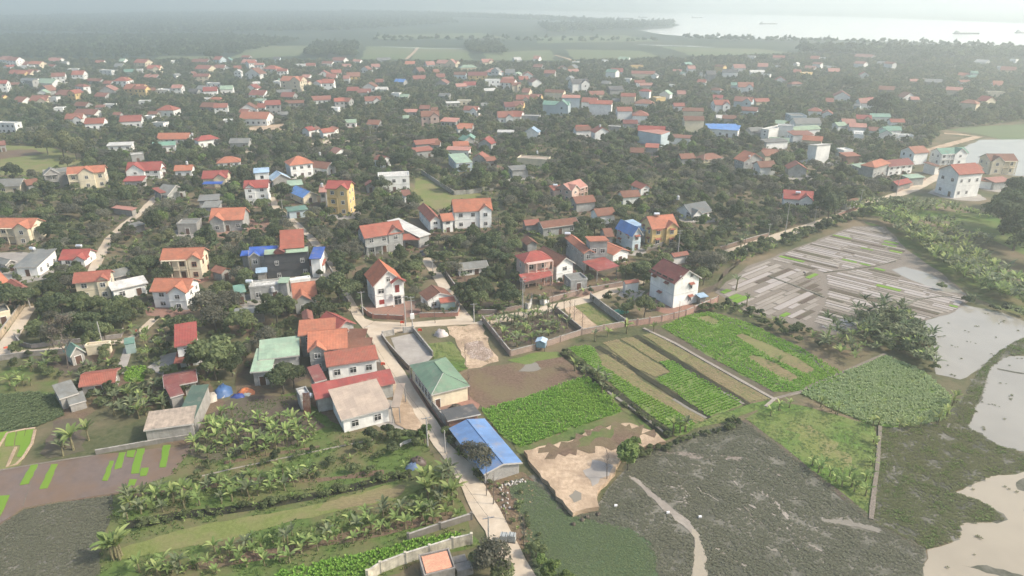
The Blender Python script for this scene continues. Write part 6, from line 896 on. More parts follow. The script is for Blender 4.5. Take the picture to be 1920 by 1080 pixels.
wood = [([(0, 34), (300, 26), (640, 24), (830, 30), (860, 45), (640, 60), (300, 66), (0, 62)], 16, 1.4), ([(-300, 72), (0, 70), (420, 68), (560, 78), (440, 104), (200, 112), (-300, 112)], 10, 1.0), ([(592, 85), (672, 84), (668, 108), (566, 108)], 6, 1.0), ([(870, 84), (935, 84), (950, 104), (880, 100)], 6, 1.0), ([(1010, 50), (1262, 44), (1262, 51), (1180, 57), (1100, 60), (1030, 64)], 12, 1.6), ([(640, 22), (980, 32), (1170, 42), (1150, 46), (960, 38), (640, 28)], 18, 1.6), ([(1280, 72), (1700, 82), (2000, 94), (2000, 97), (1700, 86), (1280, 76)], 14, 1.1), ([(1500, 96), (1700, 98), (2000, 106), (2000, 118), (1500, 104)], 8, 1.6), ([(700, 74), (1240, 78), (1240, 82), (700, 80)], 22, 1.2)]
for i, (pg, sp_, s) in enumerate(wood):
    instanced('distant_wood', scatter(W(pg), sp_, r, 1.6), ['far0', 'far5', 'far3', 'far1'], s*.8, s*1.5, ['long wood behind the left fields, below the river', 'wide dark plantation behind the left part of the village', 'square plantation behind the village centre', 'narrow plantation between two pale fields', 'trees on the spit reaching into the river', 'tree line along the near river bank', 'tree line on the bank at the right', 'tall tree belt behind the right part of the village', 'thin line of trees across the middle fields'][i], 'trees', z=.3)
# ---- crops, weeds, marsh plants
def tuft(kind):
    if kind == 'grass':
        V, F = [], []
        for i in range(4): a = i*1.7; c, s = math.cos(a), math.sin(a); k = len(V); V += [(-.09*s, .09*c, 0), (.09*s, -.09*c, 0), (.07*s+.16*c, -.07*c+.16*s, .34), (-.07*s+.2*c, .07*c+.2*s, .36)]; F.append((k, k+1, k+2, k+3))
    elif kind == 'rosette':
        V, F = [], []
        for i in range(4): a = i*1.6+.3; c, s = math.cos(a), math.sin(a); k = len(V); V += [(.02*c, .02*s, .02), (.16*c-.1*s, .16*s+.1*c, .2), (.3*c, .3*s, .16), (.16*c+.1*s, .16*s-.1*c, .2)]; F.append((k, k+1, k+2, k+3))
    else:
        V, F = [], []
        for i in range(5): a = i*1.26; c, s = math.cos(a), math.sin(a); k = len(V); V += [(.02*c, .02*s, .03), (.14*c-.09*s, .14*s+.09*c, .1), (.27*c, .27*s, .07), (.14*c+.09*s, .14*s-.09*c, .1)]; F.append((k, k+1, k+2, k+3))
    return np.array(V, float), np.array(F)
TU = {k: tuft(k) for k in ('grass', 'rosette', 'low')}
def tufts(name, areas, dens, kind, m, smin, smax, label, z=.04, rows=None, cut=None, holes=()):
    Vp, Fp = TU[kind]; Ps = []
    for a in areas:
        poly = AREAS[a] if isinstance(a, str) else W(a); P = np.array(poly); x0, y0 = P.min(0); x1, y1 = P.max(0); n = int((x1-x0)*(y1-y0)*dens); Q = np.c_[rng.uniform(x0, x1, n), rng.uniform(y0, y1, n)]
        if rows: c, s = math.cos(rows[0]), math.sin(rows[0]); u = Q[:, 0]*-s+Q[:, 1]*c; u2 = np.round(u/rows[1])*rows[1]+rng.normal(0, rows[1]*.13, n); Q = Q+np.c_[(u2-u)*-s, (u2-u)*c]
        Q = Q[inpoly(Q, poly)]
        for h_ in holes: Q = Q[~inpoly(Q, AREAS[h_] if isinstance(h_, str) else W(h_))]
        f = np.sin(Q[:, 0]*.9+np.sin(Q[:, 1]*.7)*1.5)+np.sin(Q[:, 1]*1.1+np.cos(Q[:, 0]*.5)*2)+rng.uniform(-1, 1, len(Q)); Q = Q[f > (cut if cut is not None else -9)]; Ps.append(Q)
    Q = np.concatenate(Ps); n = len(Q); a = rng.uniform(0, 6.28, n); s = rng.uniform(smin, smax, n); c_, s_ = np.cos(a)*s, np.sin(a)*s
    V = np.empty((n, len(Vp), 3)); V[:, :, 0] = Q[:, :1]+Vp[None, :, 0]*c_[:, None]-Vp[None, :, 1]*s_[:, None]; V[:, :, 1] = Q[:, 1:]+Vp[None, :, 0]*s_[:, None]+Vp[None, :, 1]*c_[:, None]; V[:, :, 2] = z+Vp[None, :, 2]*s[:, None]
    F = (Fp[None]+(np.arange(n)*len(Vp))[:, None, None]).reshape(-1, 4); o = link(name, mesh_np(name, V.reshape(-1, 3), F, m)); tag(o, label, None, None, 'stuff'); return o
rowang = math.atan2(*(lambda v: (v.y, v.x))(G(1450, 740)-G(1200, 600)))
tufts('crop_grass', ['crop_a'], 12, 'grass', 'crop_leaf', .5, 1.4, 'bright green grass crop below the ploughed soil', cut=-2.3); tufts('crop_grass', ['crop_b', 'crop_c'], 7, 'grass', 'crop_leaf', .6, 1.1, 'green crop rows in the long strip fields', rows=(rowang+1.57, .8), cut=-1.6, holes=['stub_a', 'stub_b'])
tufts('crop_grass', ['crop_d'], 7, 'grass', 'crop_leaf', .6, 1.15, 'bright crop in the fields beyond the bund path', cut=-1.7, holes=['bare_a', 'bare_b', 'bare_c']); tufts('crop_grass', ['round'], 8, 'grass', 'crop_pale', .7, 1.4, 'dull green tall grass in the rounded plot'); tufts('crop_grass', ['lush', 'gp'], 8, 'grass', 'crop_leaf', .8, 1.5, 'lush grass along the beige wall')
tufts('stubble', ['stub_a', 'stub_b', 'stub_c', 'stub_d'], 5, 'low', 'dry_stubble', .6, 1.0, 'dry stubble tufts on the brown strip fields', rows=(rowang, .7)); tufts('stubble_greens', ['stub_d', 'stub_c', 'stub_a', 'bare_b', 'bare_a', 'bare_c'], 3, 'low', 'crop_dull', .5, .9, 'small green seedlings on the brown strip fields', rows=(rowang+1.57, .8), cut=-.3)
tufts('grass', ['tri', 'marg_b', 'small_lawn', 'veg1'], 4, 'low', 'crop_dull', .5, 1.1, 'short rough grass on the triangular meadow', cut=-.8); tufts('orchard_grass_blades', ['orchard'], 3.5, 'grass', 'crop_dull', .35, .9, 'rough grass under the orchard', cut=-.2, holes=['ridge'])
tufts('marsh_weeds', ['marsh'], 15, 'low', 'weed_leaf', .5, 1.1, 'dull floating weeds covering the marsh', cut=-1.0, z=.05, holes=['marsh_green', [(1175, 890), (1195, 898), (1245, 940), (1285, 970), (1310, 1000), (1322, 1040), (1328, 1250), (1290, 1250), (1302, 1010), (1235, 948)], [(1538, 972), (1580, 975), (1655, 990), (1650, 1002), (1580, 985), (1540, 978)], 'sand'])
tufts('marsh_greens', ['marsh_green'], 20, 'low', 'weed_green', .35, .75, 'green floating plants in the marsh beside the sandy bank', z=.06, holes=['sand']); tufts('pond_weeds', ['weeds'], 15, 'low', 'weed_olive', .6, 1.25, 'olive weeds spreading between the ponds', cut=-1.2, z=.06); tufts('pond_weed_clumps', ['weeds'], 5, 'rosette', 'crop_dull', .6, 1.2, 'paler leafy clumps among the olive weeds', cut=.9, z=.07); tufts('dark_pond_weeds', ['dark_pond'], 18, 'low', 'weed_leaf', .6, 1.05, 'dark weeds covering the pond in the lower left corner', z=.04); tufts('creeping_leaves', ['creepers'], 10, 'rosette', 'weed_green', .8, 1.5, 'dark creeping leaves at the left edge', z=.04)
tufts('floating_weeds', ['pond_d', 'pond_c', 'pond_b'], 9, 'rosette', 'weed_olive', .6, 1.2, 'loose olive weeds floating on the ponds', cut=2.6, z=.05); tufts('sand_weeds', ['sand', 'dirt_lot', 'roadside'], 1.2, 'low', 'dry_stubble', .4, 1.0, 'dry tufts on the sandy ground', z=.1, cut=.3)
tufts('garden_greens', ['garden'], 3, 'rosette', 'crop_dull', .8, 1.8, 'vegetables in the walled corner garden', cut=-.3)
# ================================================ walls, poles, wires, small things
def wall(px, h, label, m='brick', col=(.32, .2, .16), th=.22, pillars=0, cat='wall', name='boundary_wall', coping=(.4, .38, .35)):
    P = [G(*q).xy for q in px]; o0 = P[0]; t = empty(name, (o0.x, o0.y, 0)); mb, cpg = MB(), MB(); pil = []
    for a, b in zip(P, P[1:]):
        a, b = a-o0, b-o0; d = (b-a).normalized(); n = Vector((-d.y, d.x))*th/2; q = [a+n, a-n, b-n, b+n]
        mb.prism([(v.x, v.y, -.05) for v in q[::-1]], (0, 0, h+.05)); n2 = n*1.35; q = [a+n2, a-n2, b-n2, b+n2]; cpg.prism([(v.x, v.y, h) for v in q[::-1]], (0, 0, .09))
        if pillars: L = (b-a).length; k = max(1, int(L/pillars)); pil += [a.lerp(b, i/k) for i in range(k+1)]
    mb.build('wall', m, t, col); cpg.build('coping', 'concrete', t, coping)
    uq = []
    for p in pil:
        if all((p-q_).length > 1.2 for q_ in uq): uq.append(p)
    for p in uq: MB().box(p.x-.2, p.x+.2, p.y-.2, p.y+.2, 0, h+.28).build('pillar', m, t, col)
    tag(t, label, cat, 'boundary walls'); return t
wall([(925, 600), (905, 603), (957, 668), (1008, 655), (1090, 628), (1172, 612)], 1.5, 'brick wall around the walled banana plot', pillars=6, col=(.3, .22, .18)); wall([(1040, 582), (1092, 625)], 1.4, 'brick wall at the right side of the walled banana plot', col=(.3, .22, .18))
wall([(831, 508), (850, 535), (872, 562), (896, 588), (930, 588), (982, 578)], 1.1, 'low curved brick wall of the corner garden beside the lane', col=(.28, .2, .17)); wall([(985, 578), (990, 580), (994, 577), (996, 570)], 1.6, 'short white curved gate wall beside the tall pole', m='concrete', col=(.7, .7, .68)); wall([(1012, 562), (1013, 570), (1020, 573), (1029, 568)], 1.6, 'short white curved gate wall under the bare trees', m='concrete', col=(.7, .7, .68)); wall([(1030, 567), (1105, 548), (1172, 536)], 1.5, 'brick wall behind the village road, left of the big white house', col=(.3, .21, .17))
wall([(678, 580), (690, 592), (700, 597), (757, 600)], 1.2, 'red brick wall in front of the white gabled junction house', col=(.34, .15, .11), pillars=4); wall([(787, 595), (858, 593), (862, 580), (858, 570)], 1.2, 'red brick wall of the brown-tiled hut garden', col=(.33, .16, .12))
wall([(1107, 562), (1140, 588), (1172, 611)], 1.9, 'grey wall between the vegetable plot and the netted garden', m='concrete', col=(.38, .36, .33), pillars=5); wall([(1172, 612), (1195, 610), (1240, 603), (1285, 592), (1345, 566)], 1.6, 'brick wall below the big white maroon-roofed house', col=(.36, .22, .18), pillars=3)
wall([(716, 633), (726, 648), (741, 665), (768, 694)], 1.2, 'dark low wall between the concrete yard and the main road', col=(.2, .15, .12)); wall([(775, 622), (812, 668)], 1.2, 'grey yard wall beside the small lawn', m='concrete', col=(.36, .34, .31)); wall([(718, 632), (738, 628)], 1.4, 'pale gate wall of the concrete yard', m='concrete', col=(.55, .53, .5), pillars=2); wall([(757, 624), (775, 622)], 1.4, 'pale wall right of the concrete yard gate', m='concrete', col=(.5, .48, .45), pillars=2)
wall([(28, 632), (40, 648), (60, 653), (115, 645), (180, 640), (227, 633), (232, 622)], 1.0, 'curved grey wall around the leafless tree', m='concrete', col=(.36, .32, .3)); wall([(0, 676), (60, 668), (135, 662)], 1.3, 'grey wall below the thin left lane', m='concrete', col=(.3, .28, .26)); wall([(0, 636), (26, 602), (48, 570)], 1.8, 'tan wall beside the left lane', m='concrete', col=(.5, .4, .28))
wall([(690, 1090), (714, 1074), (761, 1056), (806, 1042), (849, 1028), (884, 1020)], 1.9, 'beige wall with square pillars at the lower edge', m='concrete', col=(.6, .56, .45), pillars=6, coping=(.6, .57, .5)); wall([(766, 1013), (825, 993), (884, 974)], 1.2, 'dark weathered wall across the lower orchard', m='concrete', col=(.22, .2, .18), pillars=4)
wall([(180, 852), (270, 836), (358, 822)], .9, 'black-stained retaining wall above the paddies', m='concrete', col=(.25, .24, .22)); wall([(592, 470), (618, 505), (640, 548), (655, 572)], 1.4, 'long grey wall following the narrow lane', m='concrete', col=(.27, .25, .23)); wall([(790, 325), (822, 347), (852, 366), (880, 364), (925, 356)], 1.8, 'grey wall around the grassy yard', m='concrete', col=(.33, .33, .3))
wall([(1350, 470), (1410, 452), (1440, 444)], 1.4, 'rusty brown fence beside the concrete road', col=(.2, .14, .11), cat='fence', name='fence'); wall([(1210, 470), (1250, 458), (1300, 480)], 1.2, 'dark wall behind the brown outhouse', m='concrete', col=(.2, .19, .18)); wall([(812, 766), (838, 800)], 1.6, 'stained concrete wall along the verge beside the hall', m='concrete', col=(.35, .33, .3), pillars=3)
wall([(1570, 407), (1590, 399), (1607, 393)], 1.4, 'brick fence by the roofed coral gateway', col=(.25, .14, .11), cat='fence', name='fence'); wall([(1680, 362), (1735, 338)], 1.5, 'brown wall behind the far stretch of concrete road', col=(.3, .22, .18)); wall([(605, 268), (640, 263), (700, 258), (740, 256)], 1.3, 'pale cream wall beside the far lane', m='concrete', col=(.6, .55, .45))
def pole(px, py, h, label, arms=1, box=False, lamp=False, thick=1.0):
    g = G(px, py); t = empty('utility_pole', (g.x, g.y, 0), .3); MB().tube((0, 0, 0), (0, 0, h), .17*thick, .1*thick, 8).build('pole', 'pole_concrete', t)
    for i in range(arms): MB().box(-.9, .9, -.06, .06, h-.35-i*.8, h-.25-i*.8).build('crossarm', 'steel', t)
    for x in (-.8, .8) if arms else (): MB().tube((x, 0, h-.25), (x, 0, h), .05, .03, 5).build('insulator', 'pole_concrete', t)
    if box: MB().box(-.5, .5, -.75, -.15, h*.35, h*.35+1.3).build('transformer', 'paint', t, (.75, .75, .72))
    if lamp: MB().tube((0, 0, h-.1), (.9, -.3, h+.2), .04, .03, 5).build('lamp_arm', 'steel', t); MB().box(.8, 1.2, -.42, -.2, h+.14, h+.24).build('lamp_head', 'paint', t, (.6, .6, .6))
    tag(t, label, 'utility pole', 'utility poles'); return Vector((g.x, g.y, h))
p1 = pole(980, 588, 10.5, 'tallest concrete pole, beside the white curved gate wall', 2); p2 = pole(761, 612, 8.5, 'left pole of the pair carrying the transformer', 1); p3 = pole(773.7, 617, 9, 'right pole of the pair, with the white transformer box', 2, True); p4 = pole(889, 605, 5.5, 'short pole at the corner garden', 1); p5 = pole(997, 588, 6, 'thin pole just right of the tallest pole', 0, thick=.6); p6 = pole(812, 517, 5, 'small pole beside the dark hut garden on the lane', 1, thick=.7)
p7 = pole(802, 837, 6.5, 'white pole beside the main road below the beige-roofed shed', 1); p8 = pole(916.5, 1027, 6, 'pole beside the beige wall at the lower edge', 1); p9 = pole(1270, 487, 10, 'pole behind the big white maroon-roofed house', 2); p10 = pole(680.6, 592, 7, 'pole left of the white gabled junction house', 1); p11 = pole(686, 642, 4.2, 'curved street lamp beside the brown tile roofed shed', 0, lamp=True, thick=.5); p12 = pole(57, 577, 5.5, 'leaning pole beside the tan wall', 0); p13 = pole(192, 645, 6, 'pole on the curved grey wall', 0)
p14 = pole(1471, 445, 13, 'very tall pole beside the concrete road', 1, thick=.8); p15 = pole(1527, 416, 6, 'short pole left of the tall dark roadside tree', 1, thick=.8); p16 = pole(1610, 397, 9, 'pole right of the coral gateway', 1, thick=.8); p17 = pole(1679, 372, 14, 'far tall pole where the road meets the white houses', 1, thick=.8); p18 = pole(835, 850, 5, 'grey pole stump beside the long blue shed', 0, thick=.8); p19 = pole(770, 710, 3.5, 'short post on the yard wall by the main road', 0, thick=.6); p20 = pole(531, 402, 6, 'pole beside the narrow lane and the teal roof', 1, thick=.8); p21 = pole(1440, 450, 6, 'pole at the rusty brown fence', 1, thick=.7)
p22 = pole(695, 258, 8, 'distant pole beside the pale cream wall', 1, thick=.8); p23 = pole(1727, 248, 10, 'distant pole before the pale right field', 1, thick=.8); p24 = pole(553, 264, 11, 'distant thin pole near the dirt patch', 1, thick=.6)
def wire(a, b, label, off=(0, 0, -.1), sag=.8):
    a, b = a+Vector(off), b+Vector(off); mb = MB(); pr = a
    for i in range(1, 9): t = i/8; q = a.lerp(b, t)-Vector((0, 0, sag*4*t*(1-t))); mb.tube(pr, q, .022, .022, 3, False); pr = q
    o = mb.build('power_cable', 'wire'); tag(o, label, 'cable', 'power cables'); return o
wire(p3, p1, 'overhead cable from the transformer pole to the tallest pole', sag=1.6); wire(p1, p9, 'overhead cable from the tallest pole past the big white house', sag=2); wire(p3, p10, 'overhead cable across the junction to the pole left of the white gabled house'); wire(p2, p11, 'thin cable from the transformer pair to the street lamp', sag=.6); wire(p9, p21, 'overhead cable behind the big white house along the village road', sag=1.5); wire(p21, p14, 'overhead cable beside the rusty fence', sag=.5); wire(p14, p16, 'overhead cable over the concrete road to the coral gateway', sag=1.5); wire(p11, p7, 'cable following the main road beside the long sheds', sag=1.2); wire(p7, p8, 'cable following the main road beside the orchard', sag=1.2); wire(p16, p17, 'farthest overhead cable above the concrete road')
def tank(px, py, h, label, vert=False):
    d_ = G(px, py+3)-cam.location; ok_, loc_, n_, i_, ob_, m_ = SC.ray_cast(DG, cam.location, d_.normalized(), distance=3000)
    if not ok_ or loc_.z < 1.8 or ob_.name.startswith(('crown', 'leaves')): print('no roof under tank', lb_ := label[:30]); return
    t = empty('water_tank', (loc_.x, loc_.y, loc_.z-.05), random.uniform(-.4, .4)); b = MB()
    if vert: b.tube((0, 0, .3), (0, 0, 1.6), .55, .55, 14); b.tube((0, 0, 1.6), (0, 0, 1.85), .55, .12, 14)
    else: b.tube((-.85, 0, .95), (.85, 0, .95), .52, .52, 14); b.tube((.85, 0, .95), (1.0, 0, .95), .52, .25, 14); b.tube((-1.0, 0, .95), (-.85, 0, .95), .25, .52, 14)
    b.build('tank', 'tank_steel', t); s = MB()
    for x in (-.6, .6):
        for y in (-.4, .4): s.box(x-.04, x+.04, y-.04, y+.04, 0, .5 if not vert else .3)
    s.box(-.7, .7, -.45, .45, .26, .32) if vert else None; s.build('stand', 'paint', t, (.2, .2, .2)); tag(t, label, 'water tank', 'roof water tanks')
bpy.context.view_layer.update(); DG = bpy.context.evaluated_depsgraph_get()
nb_ = NB('tank_steel'); nb_.b.inputs['Base Color'].default_value = (.75, .76, .76, 1); nb_.b.inputs['Roughness'].default_value = .35; nb_.b.inputs['Metallic'].default_value = .6
for px, py, h, lb, v in ((560, 600, 6.2, 'white round tank above the orange brick-tiled slope', True), (565.5, 683, 3.0, 'white tank behind the grey house with orange front gable', True), (573, 707, 5.8, 'white upright tank beside the small maroon roof', True), (579, 745, 3, 'lying white tank above the rusty sheets', False), (468, 530, 4.3, 'lying tank on the grey flat building', False), (512, 545, 4.3, 'tank on the grey flat building near the orange L roof', True), (443, 468, 6, 'lying tank left of the bright blue metal roof', False), (705, 484, 10, 'tank on the ridge of the white gabled junction house', False), (1054, 471, 7.5, 'tank on the brown classical gable house', True), (1064, 440, 7.5, 'tank on the grey house with red canopy', False), (1231, 403, 9, 'lying tank on the yellow orange-roofed house', False), (1041, 348, 6, 'lying tank on the pink two-storey house', False), (332, 652, 6, 'tank on the narrow pink-red roofed house', True), (149, 463, 5, 'tank on the small white red-roofed house', False), (130, 305, 8, 'tank on the unfinished columned house', True), (351, 306, 5, 'round tank beside the blue-awning bungalow', True), (600, 289, 5, 'tank above the long brown-roofed bungalow', True), (1007, 286, 4, 'tank on the flat-roofed house with tiled terrace', True), (1405, 295, 7, 'tank on the grey orange-gabled house', True), (62, 468, 4, 'tank on the long grey metal shed', False), (1271, 372, 4, 'tank left of the slate grey roofed house', True), (604, 348, 6, 'tank left of the yellow three-storey house', True), (361, 252, 5, 'tank right of the long bright orange roof', True), (1125, 236, 5, 'tank on the coral-gabled bungalow', True), (690, 172, 8, 'tank among the far houses left of the centre', True), (1496, 362, 5, 'tank on the wine-red gabled house', False)):
    tank(px, py, h, lb, v)
# blue box hut on stilts
g = G(1015, 655); t = empty('stilt_hut', (g.x, g.y, 0), -.25); hb = MB(); hb.box(-1.1, 1.1, -1, 1, .9, 2.4); hb.build('body', 'metal_roof', t, (.2, .32, .42)); rf = MB(); slab(rf, [(-1.3, -1.2, 2.35), (0, -1.2, 2.8), (0, 1.2, 2.8), (-1.3, 1.2, 2.35)], .06); slab(rf, [(0, -1.2, 2.8), (1.3, -1.2, 2.35), (1.3, 1.2, 2.35), (0, 1.2, 2.8)], .06); rf.build('roof', 'metal_roof', t, (.45, .6, .75))
for x in (-1, 1):
    for y in (-.9, .9): MB().box(x-.06, x+.06, y-.06, y+.06, -.05, .9).build('leg', 'bark', t)
tag(t, 'tiny pale blue hut on stilts beside the walled banana plot', 'hut')
def heap(px, py, rx, ry, h, cols, label, name='tarpaulin_heap', cat='heap', m='sheet_plastic', seed=1, z=0):
    g = G(px, py); r = R_(seed); t = empty(name, (g.x, g.y, z)); n = len(cols)
    for i, c in enumerate(cols):
        ox, oy = r.uniform(-.4, .4)*rx, r.uniform(-.4, .4)*ry; k = 12; V = []; F = []; q_ = (.85, .65, .45)[i % 3]; sx, sy = rx*q_, ry*q_; ox, oy = (ox, oy) if i == 0 else (rx*(.45, -.3)[i % 2], -ry*.5*(i % 2+.6)); hh = h*(1, .7, .5)[i % 3]
        for a in range(6):
            for b in range(k): th = 2*math.pi*b/k; q = 1-a/5.2; w_ = 1+r.uniform(-.28, .28); V.append((ox+sx*q*math.cos(th)*w_, oy+sy*q*math.sin(th)*w_, -.05 if a == 0 else hh*.8*(1-q**3.2)*(1+r.uniform(-.3, .2))))
        for a in range(5):
            for b in range(k): F.append((a*k+b, a*k+(b+1) % k, (a+1)*k+(b+1) % k, (a+1)*k+b))
        o = link('sheet' if n > 1 else 'cover', mesh_np('sheet', V, F, m), t, c)
    tag(t, label, cat, None); return t
heap(832, 628, 2.0, 1.5, 1.9, [(.48, .43, .41)], 'pile under a crumpled whitish tarpaulin behind the small lawn', seed=3)
heap(411, 738, 2.1, 2.6, 2.2, [(.05, .12, .27), (.42, .38, .32), (.3, .27, .24)], 'tall heap under blue and pale tarpaulins beside the largest leafy tree', seed=4); heap(456, 738, 2.2, 1.5, 1.2, [(.5, .17, .07), (.03, .06, .25), (.5, .55, .5)], 'low heap under orange and dark blue tarpaulins', seed=5)
heap(782, 868, 2.0, 1.6, 1.5, [(.1, .07, .06), (.12, .18, .3)], 'dark straw heap with a blue sheet beside the main road', seed=6); heap(852, 768, 1.6, 1.1, 1.2, [(.08, .07, .065), (.12, .11, .1)], 'stack of dark timber offcuts behind the cream hall', name='timber_heap', m='bark', seed=7); heap(1165, 588, 3.2, 1.8, .8, [(.04, .28, .2)], 'low green netting over plants in the walled garden', name='garden_net', cat='net', seed=8)
for i, (px, py) in enumerate(((1076, 984), (1090, 976), (1102, 970), (1121, 966))): heap(px, py, .55, .5, .6, [(.13, .14, .07)], ['leftmost', 'second from the left', 'third from the left', 'rightmost'][i]+' mossy clod in the water below the sandy bank', name='earth_clod', cat='clod', m='bark', seed=20+i)
# two wire-bound blocks on the road
for px, py, lb in ((945, 1015, 'left grey bundle of building blocks standing on the main road'), (960, 1015, 'right grey bundle of building blocks standing on the main road')):
    g = G(px, py); t = empty('block_stack', (g.x, g.y, .14), -.2); MB().box(-.55, .55, -.5, .5, .12, 1.25).build('blocks', 'brick', t, (.33, .35, .34)); MB().box(-.6, .6, -.55, .55, 0, .12).build('pallet', 'bark', t)
    for x in (-.3, .3): MB().box(x-.03, x+.03, -.52, .52, 1.25, 1.28).build('strap', 'wire', t)
    tag(t, lb, 'block stack')
# brick roof at the lower edge
g = G(820, 1075); t = empty('unfinished_building', (g.x, g.y, 0), .32); MB().box(-2.2, 2.2, -2, 2, 0, 2.0).build('wall', 'concrete', t, (.35, .33, .3)); MB().box(-1.9, 1.9, -1.7, 1.7, 2.05, 2.2).build('brick_stack', 'brick', t, (.62, .3, .19)); b = MB(); b.box(-2.3, 2.3, -2.1, -1.9, 2, 2.3); b.box(-2.3, 2.3, 1.9, 2.1, 2, 2.3); b.box(-2.3, -2.1, -1.9, 1.9, 2, 2.3); b.box(2.1, 2.3, -1.9, 1.9, 2, 2.3); b.build('parapet', 'concrete', t, (.3, .28, .26)); b = MB().box(2.6, 5.0, -1.8, -.2, 0, 1.2); b.box(2.6, 4.6, .2, 1.6, 0, .9); b.build('tank_walls', 'concrete', t, (.28, .27, .25)); tag(t, 'unfinished block-built tank roofed with salmon bricks at the lower edge', 'building')
# rusty sheets leaning beside the grey block
g = G(577, 785); t = empty('metal_sheet_stack', (g.x, g.y, 0), .1); b = MB()
for i in range(5): b.prism([(-.7+i*.28, .1*i, 0), (-.45+i*.28, .1*i, 0), (-.45+i*.28, 1.4, 5.2), (-.7+i*.28, 1.4, 5.2)], (0, -.05, 0))
b.build('sheets', 'metal_roof', t, (.13, .05, .035)); tag(t, 'rust brown sheets leaning upright against the grey flat-roofed block', 'sheet stack')
# stones on the pond edge
r = R_(31)
for i in range(46):
    t_ = i/45; px = 945+t_*55+r.uniform(-6, 6) if i < 30 else 944+r.uniform(-8, 12); py = 912-t_*14+r.uniform(-4, 4) if i < 30 else 915+(i-30)*3+r.uniform(-3, 3); g = G(px, py); bm_ = MB(); s = r.uniform(.09, .19); V = unit(r.normal(0, 1, (8, 3)))
    P_ = np.array([(-1, -1, -1), (1, -1, -1), (1, 1, -1), (-1, 1, -1), (-.8, -.7, .8), (.7, -.8, .9), (.8, .6, .7), (-.6, .8, .8)])*s*r.uniform(.75, 1.2, (8, 3)); o = link('stone', mesh_np('stone', P_, [(0, 3, 2, 1), (4, 5, 6, 7), (0, 1, 5, 4), (1, 2, 6, 5), (2, 3, 7, 6), (3, 0, 4, 7)], 'paint'), None, (.48, .46, .42)); o.location = (g.x, g.y, s*.6+.05); o.rotation_euler = (0, 0, r.uniform(0, 6))
    tag(o, 'whitish stone in the row edging the marsh beside the long blue shed', 'stone', 'whitish stones at the marsh edge')
# barges
def barge(px, py, L, label, sc=1.0, rz=0):
    g = G(px, py, .6); t = empty('barge', (g.x, g.y, .55), rz); a = L/2; b = MB(); w_ = L*.09
    lo = [(-a*.94, -w_*.8, 0), (a*.86, -w_*.8, 0), (a*.95, 0, 0), (a*.86, w_*.8, 0), (-a*.94, w_*.8, 0)]; hi = [(-a, -w_, 2.4), (a*.9, -w_, 2.4), (a, 0, 3.0), (a*.9, w_, 2.4), (-a, w_, 2.4)]; n = 5
    b.poly(hi); [b.poly([lo[i], lo[(i+1) % n], hi[(i+1) % n], hi[i]]) for i in range(n)]; b.build('hull', 'paint', t, (.13, .12, .12))
    c = MB().box(-a*.9, -a*.62, -w_*.7, w_*.7, 2.3, 5.6); c.box(-a*.86, -a*.7, -w_*.5, w_*.5, 5.6, 7.6); c.build('cabin', 'paint', t, (.4, .4, .38)); MB().box(-a*.5, a*.75, -w_*.65, w_*.65, 2.3, 3.4).build('cargo', 'paint', t, (.22, .19, .16)); MB().tube((a*.85, 0, 2.5), (a*.85, 0, 6), .25, .1, 5).build('mast', 'steel', t); tag(t, label, 'barge', 'barges on the river')
barge(1441, 45.5, 58, 'long dark barge in the middle of the river'); barge(1812, 64, 60, 'largest barge, near the right bank of the river'); barge(1925, 62.5, 55, 'barge cut by the right picture edge'); barge(1307, 34, 50, 'small distant barge above the long dark barge'); barge(1172, 35, 70, 'barge near the spit on the far river'); barge(1205, 33.5, 40, 'smallest barge, right of the spit barge')
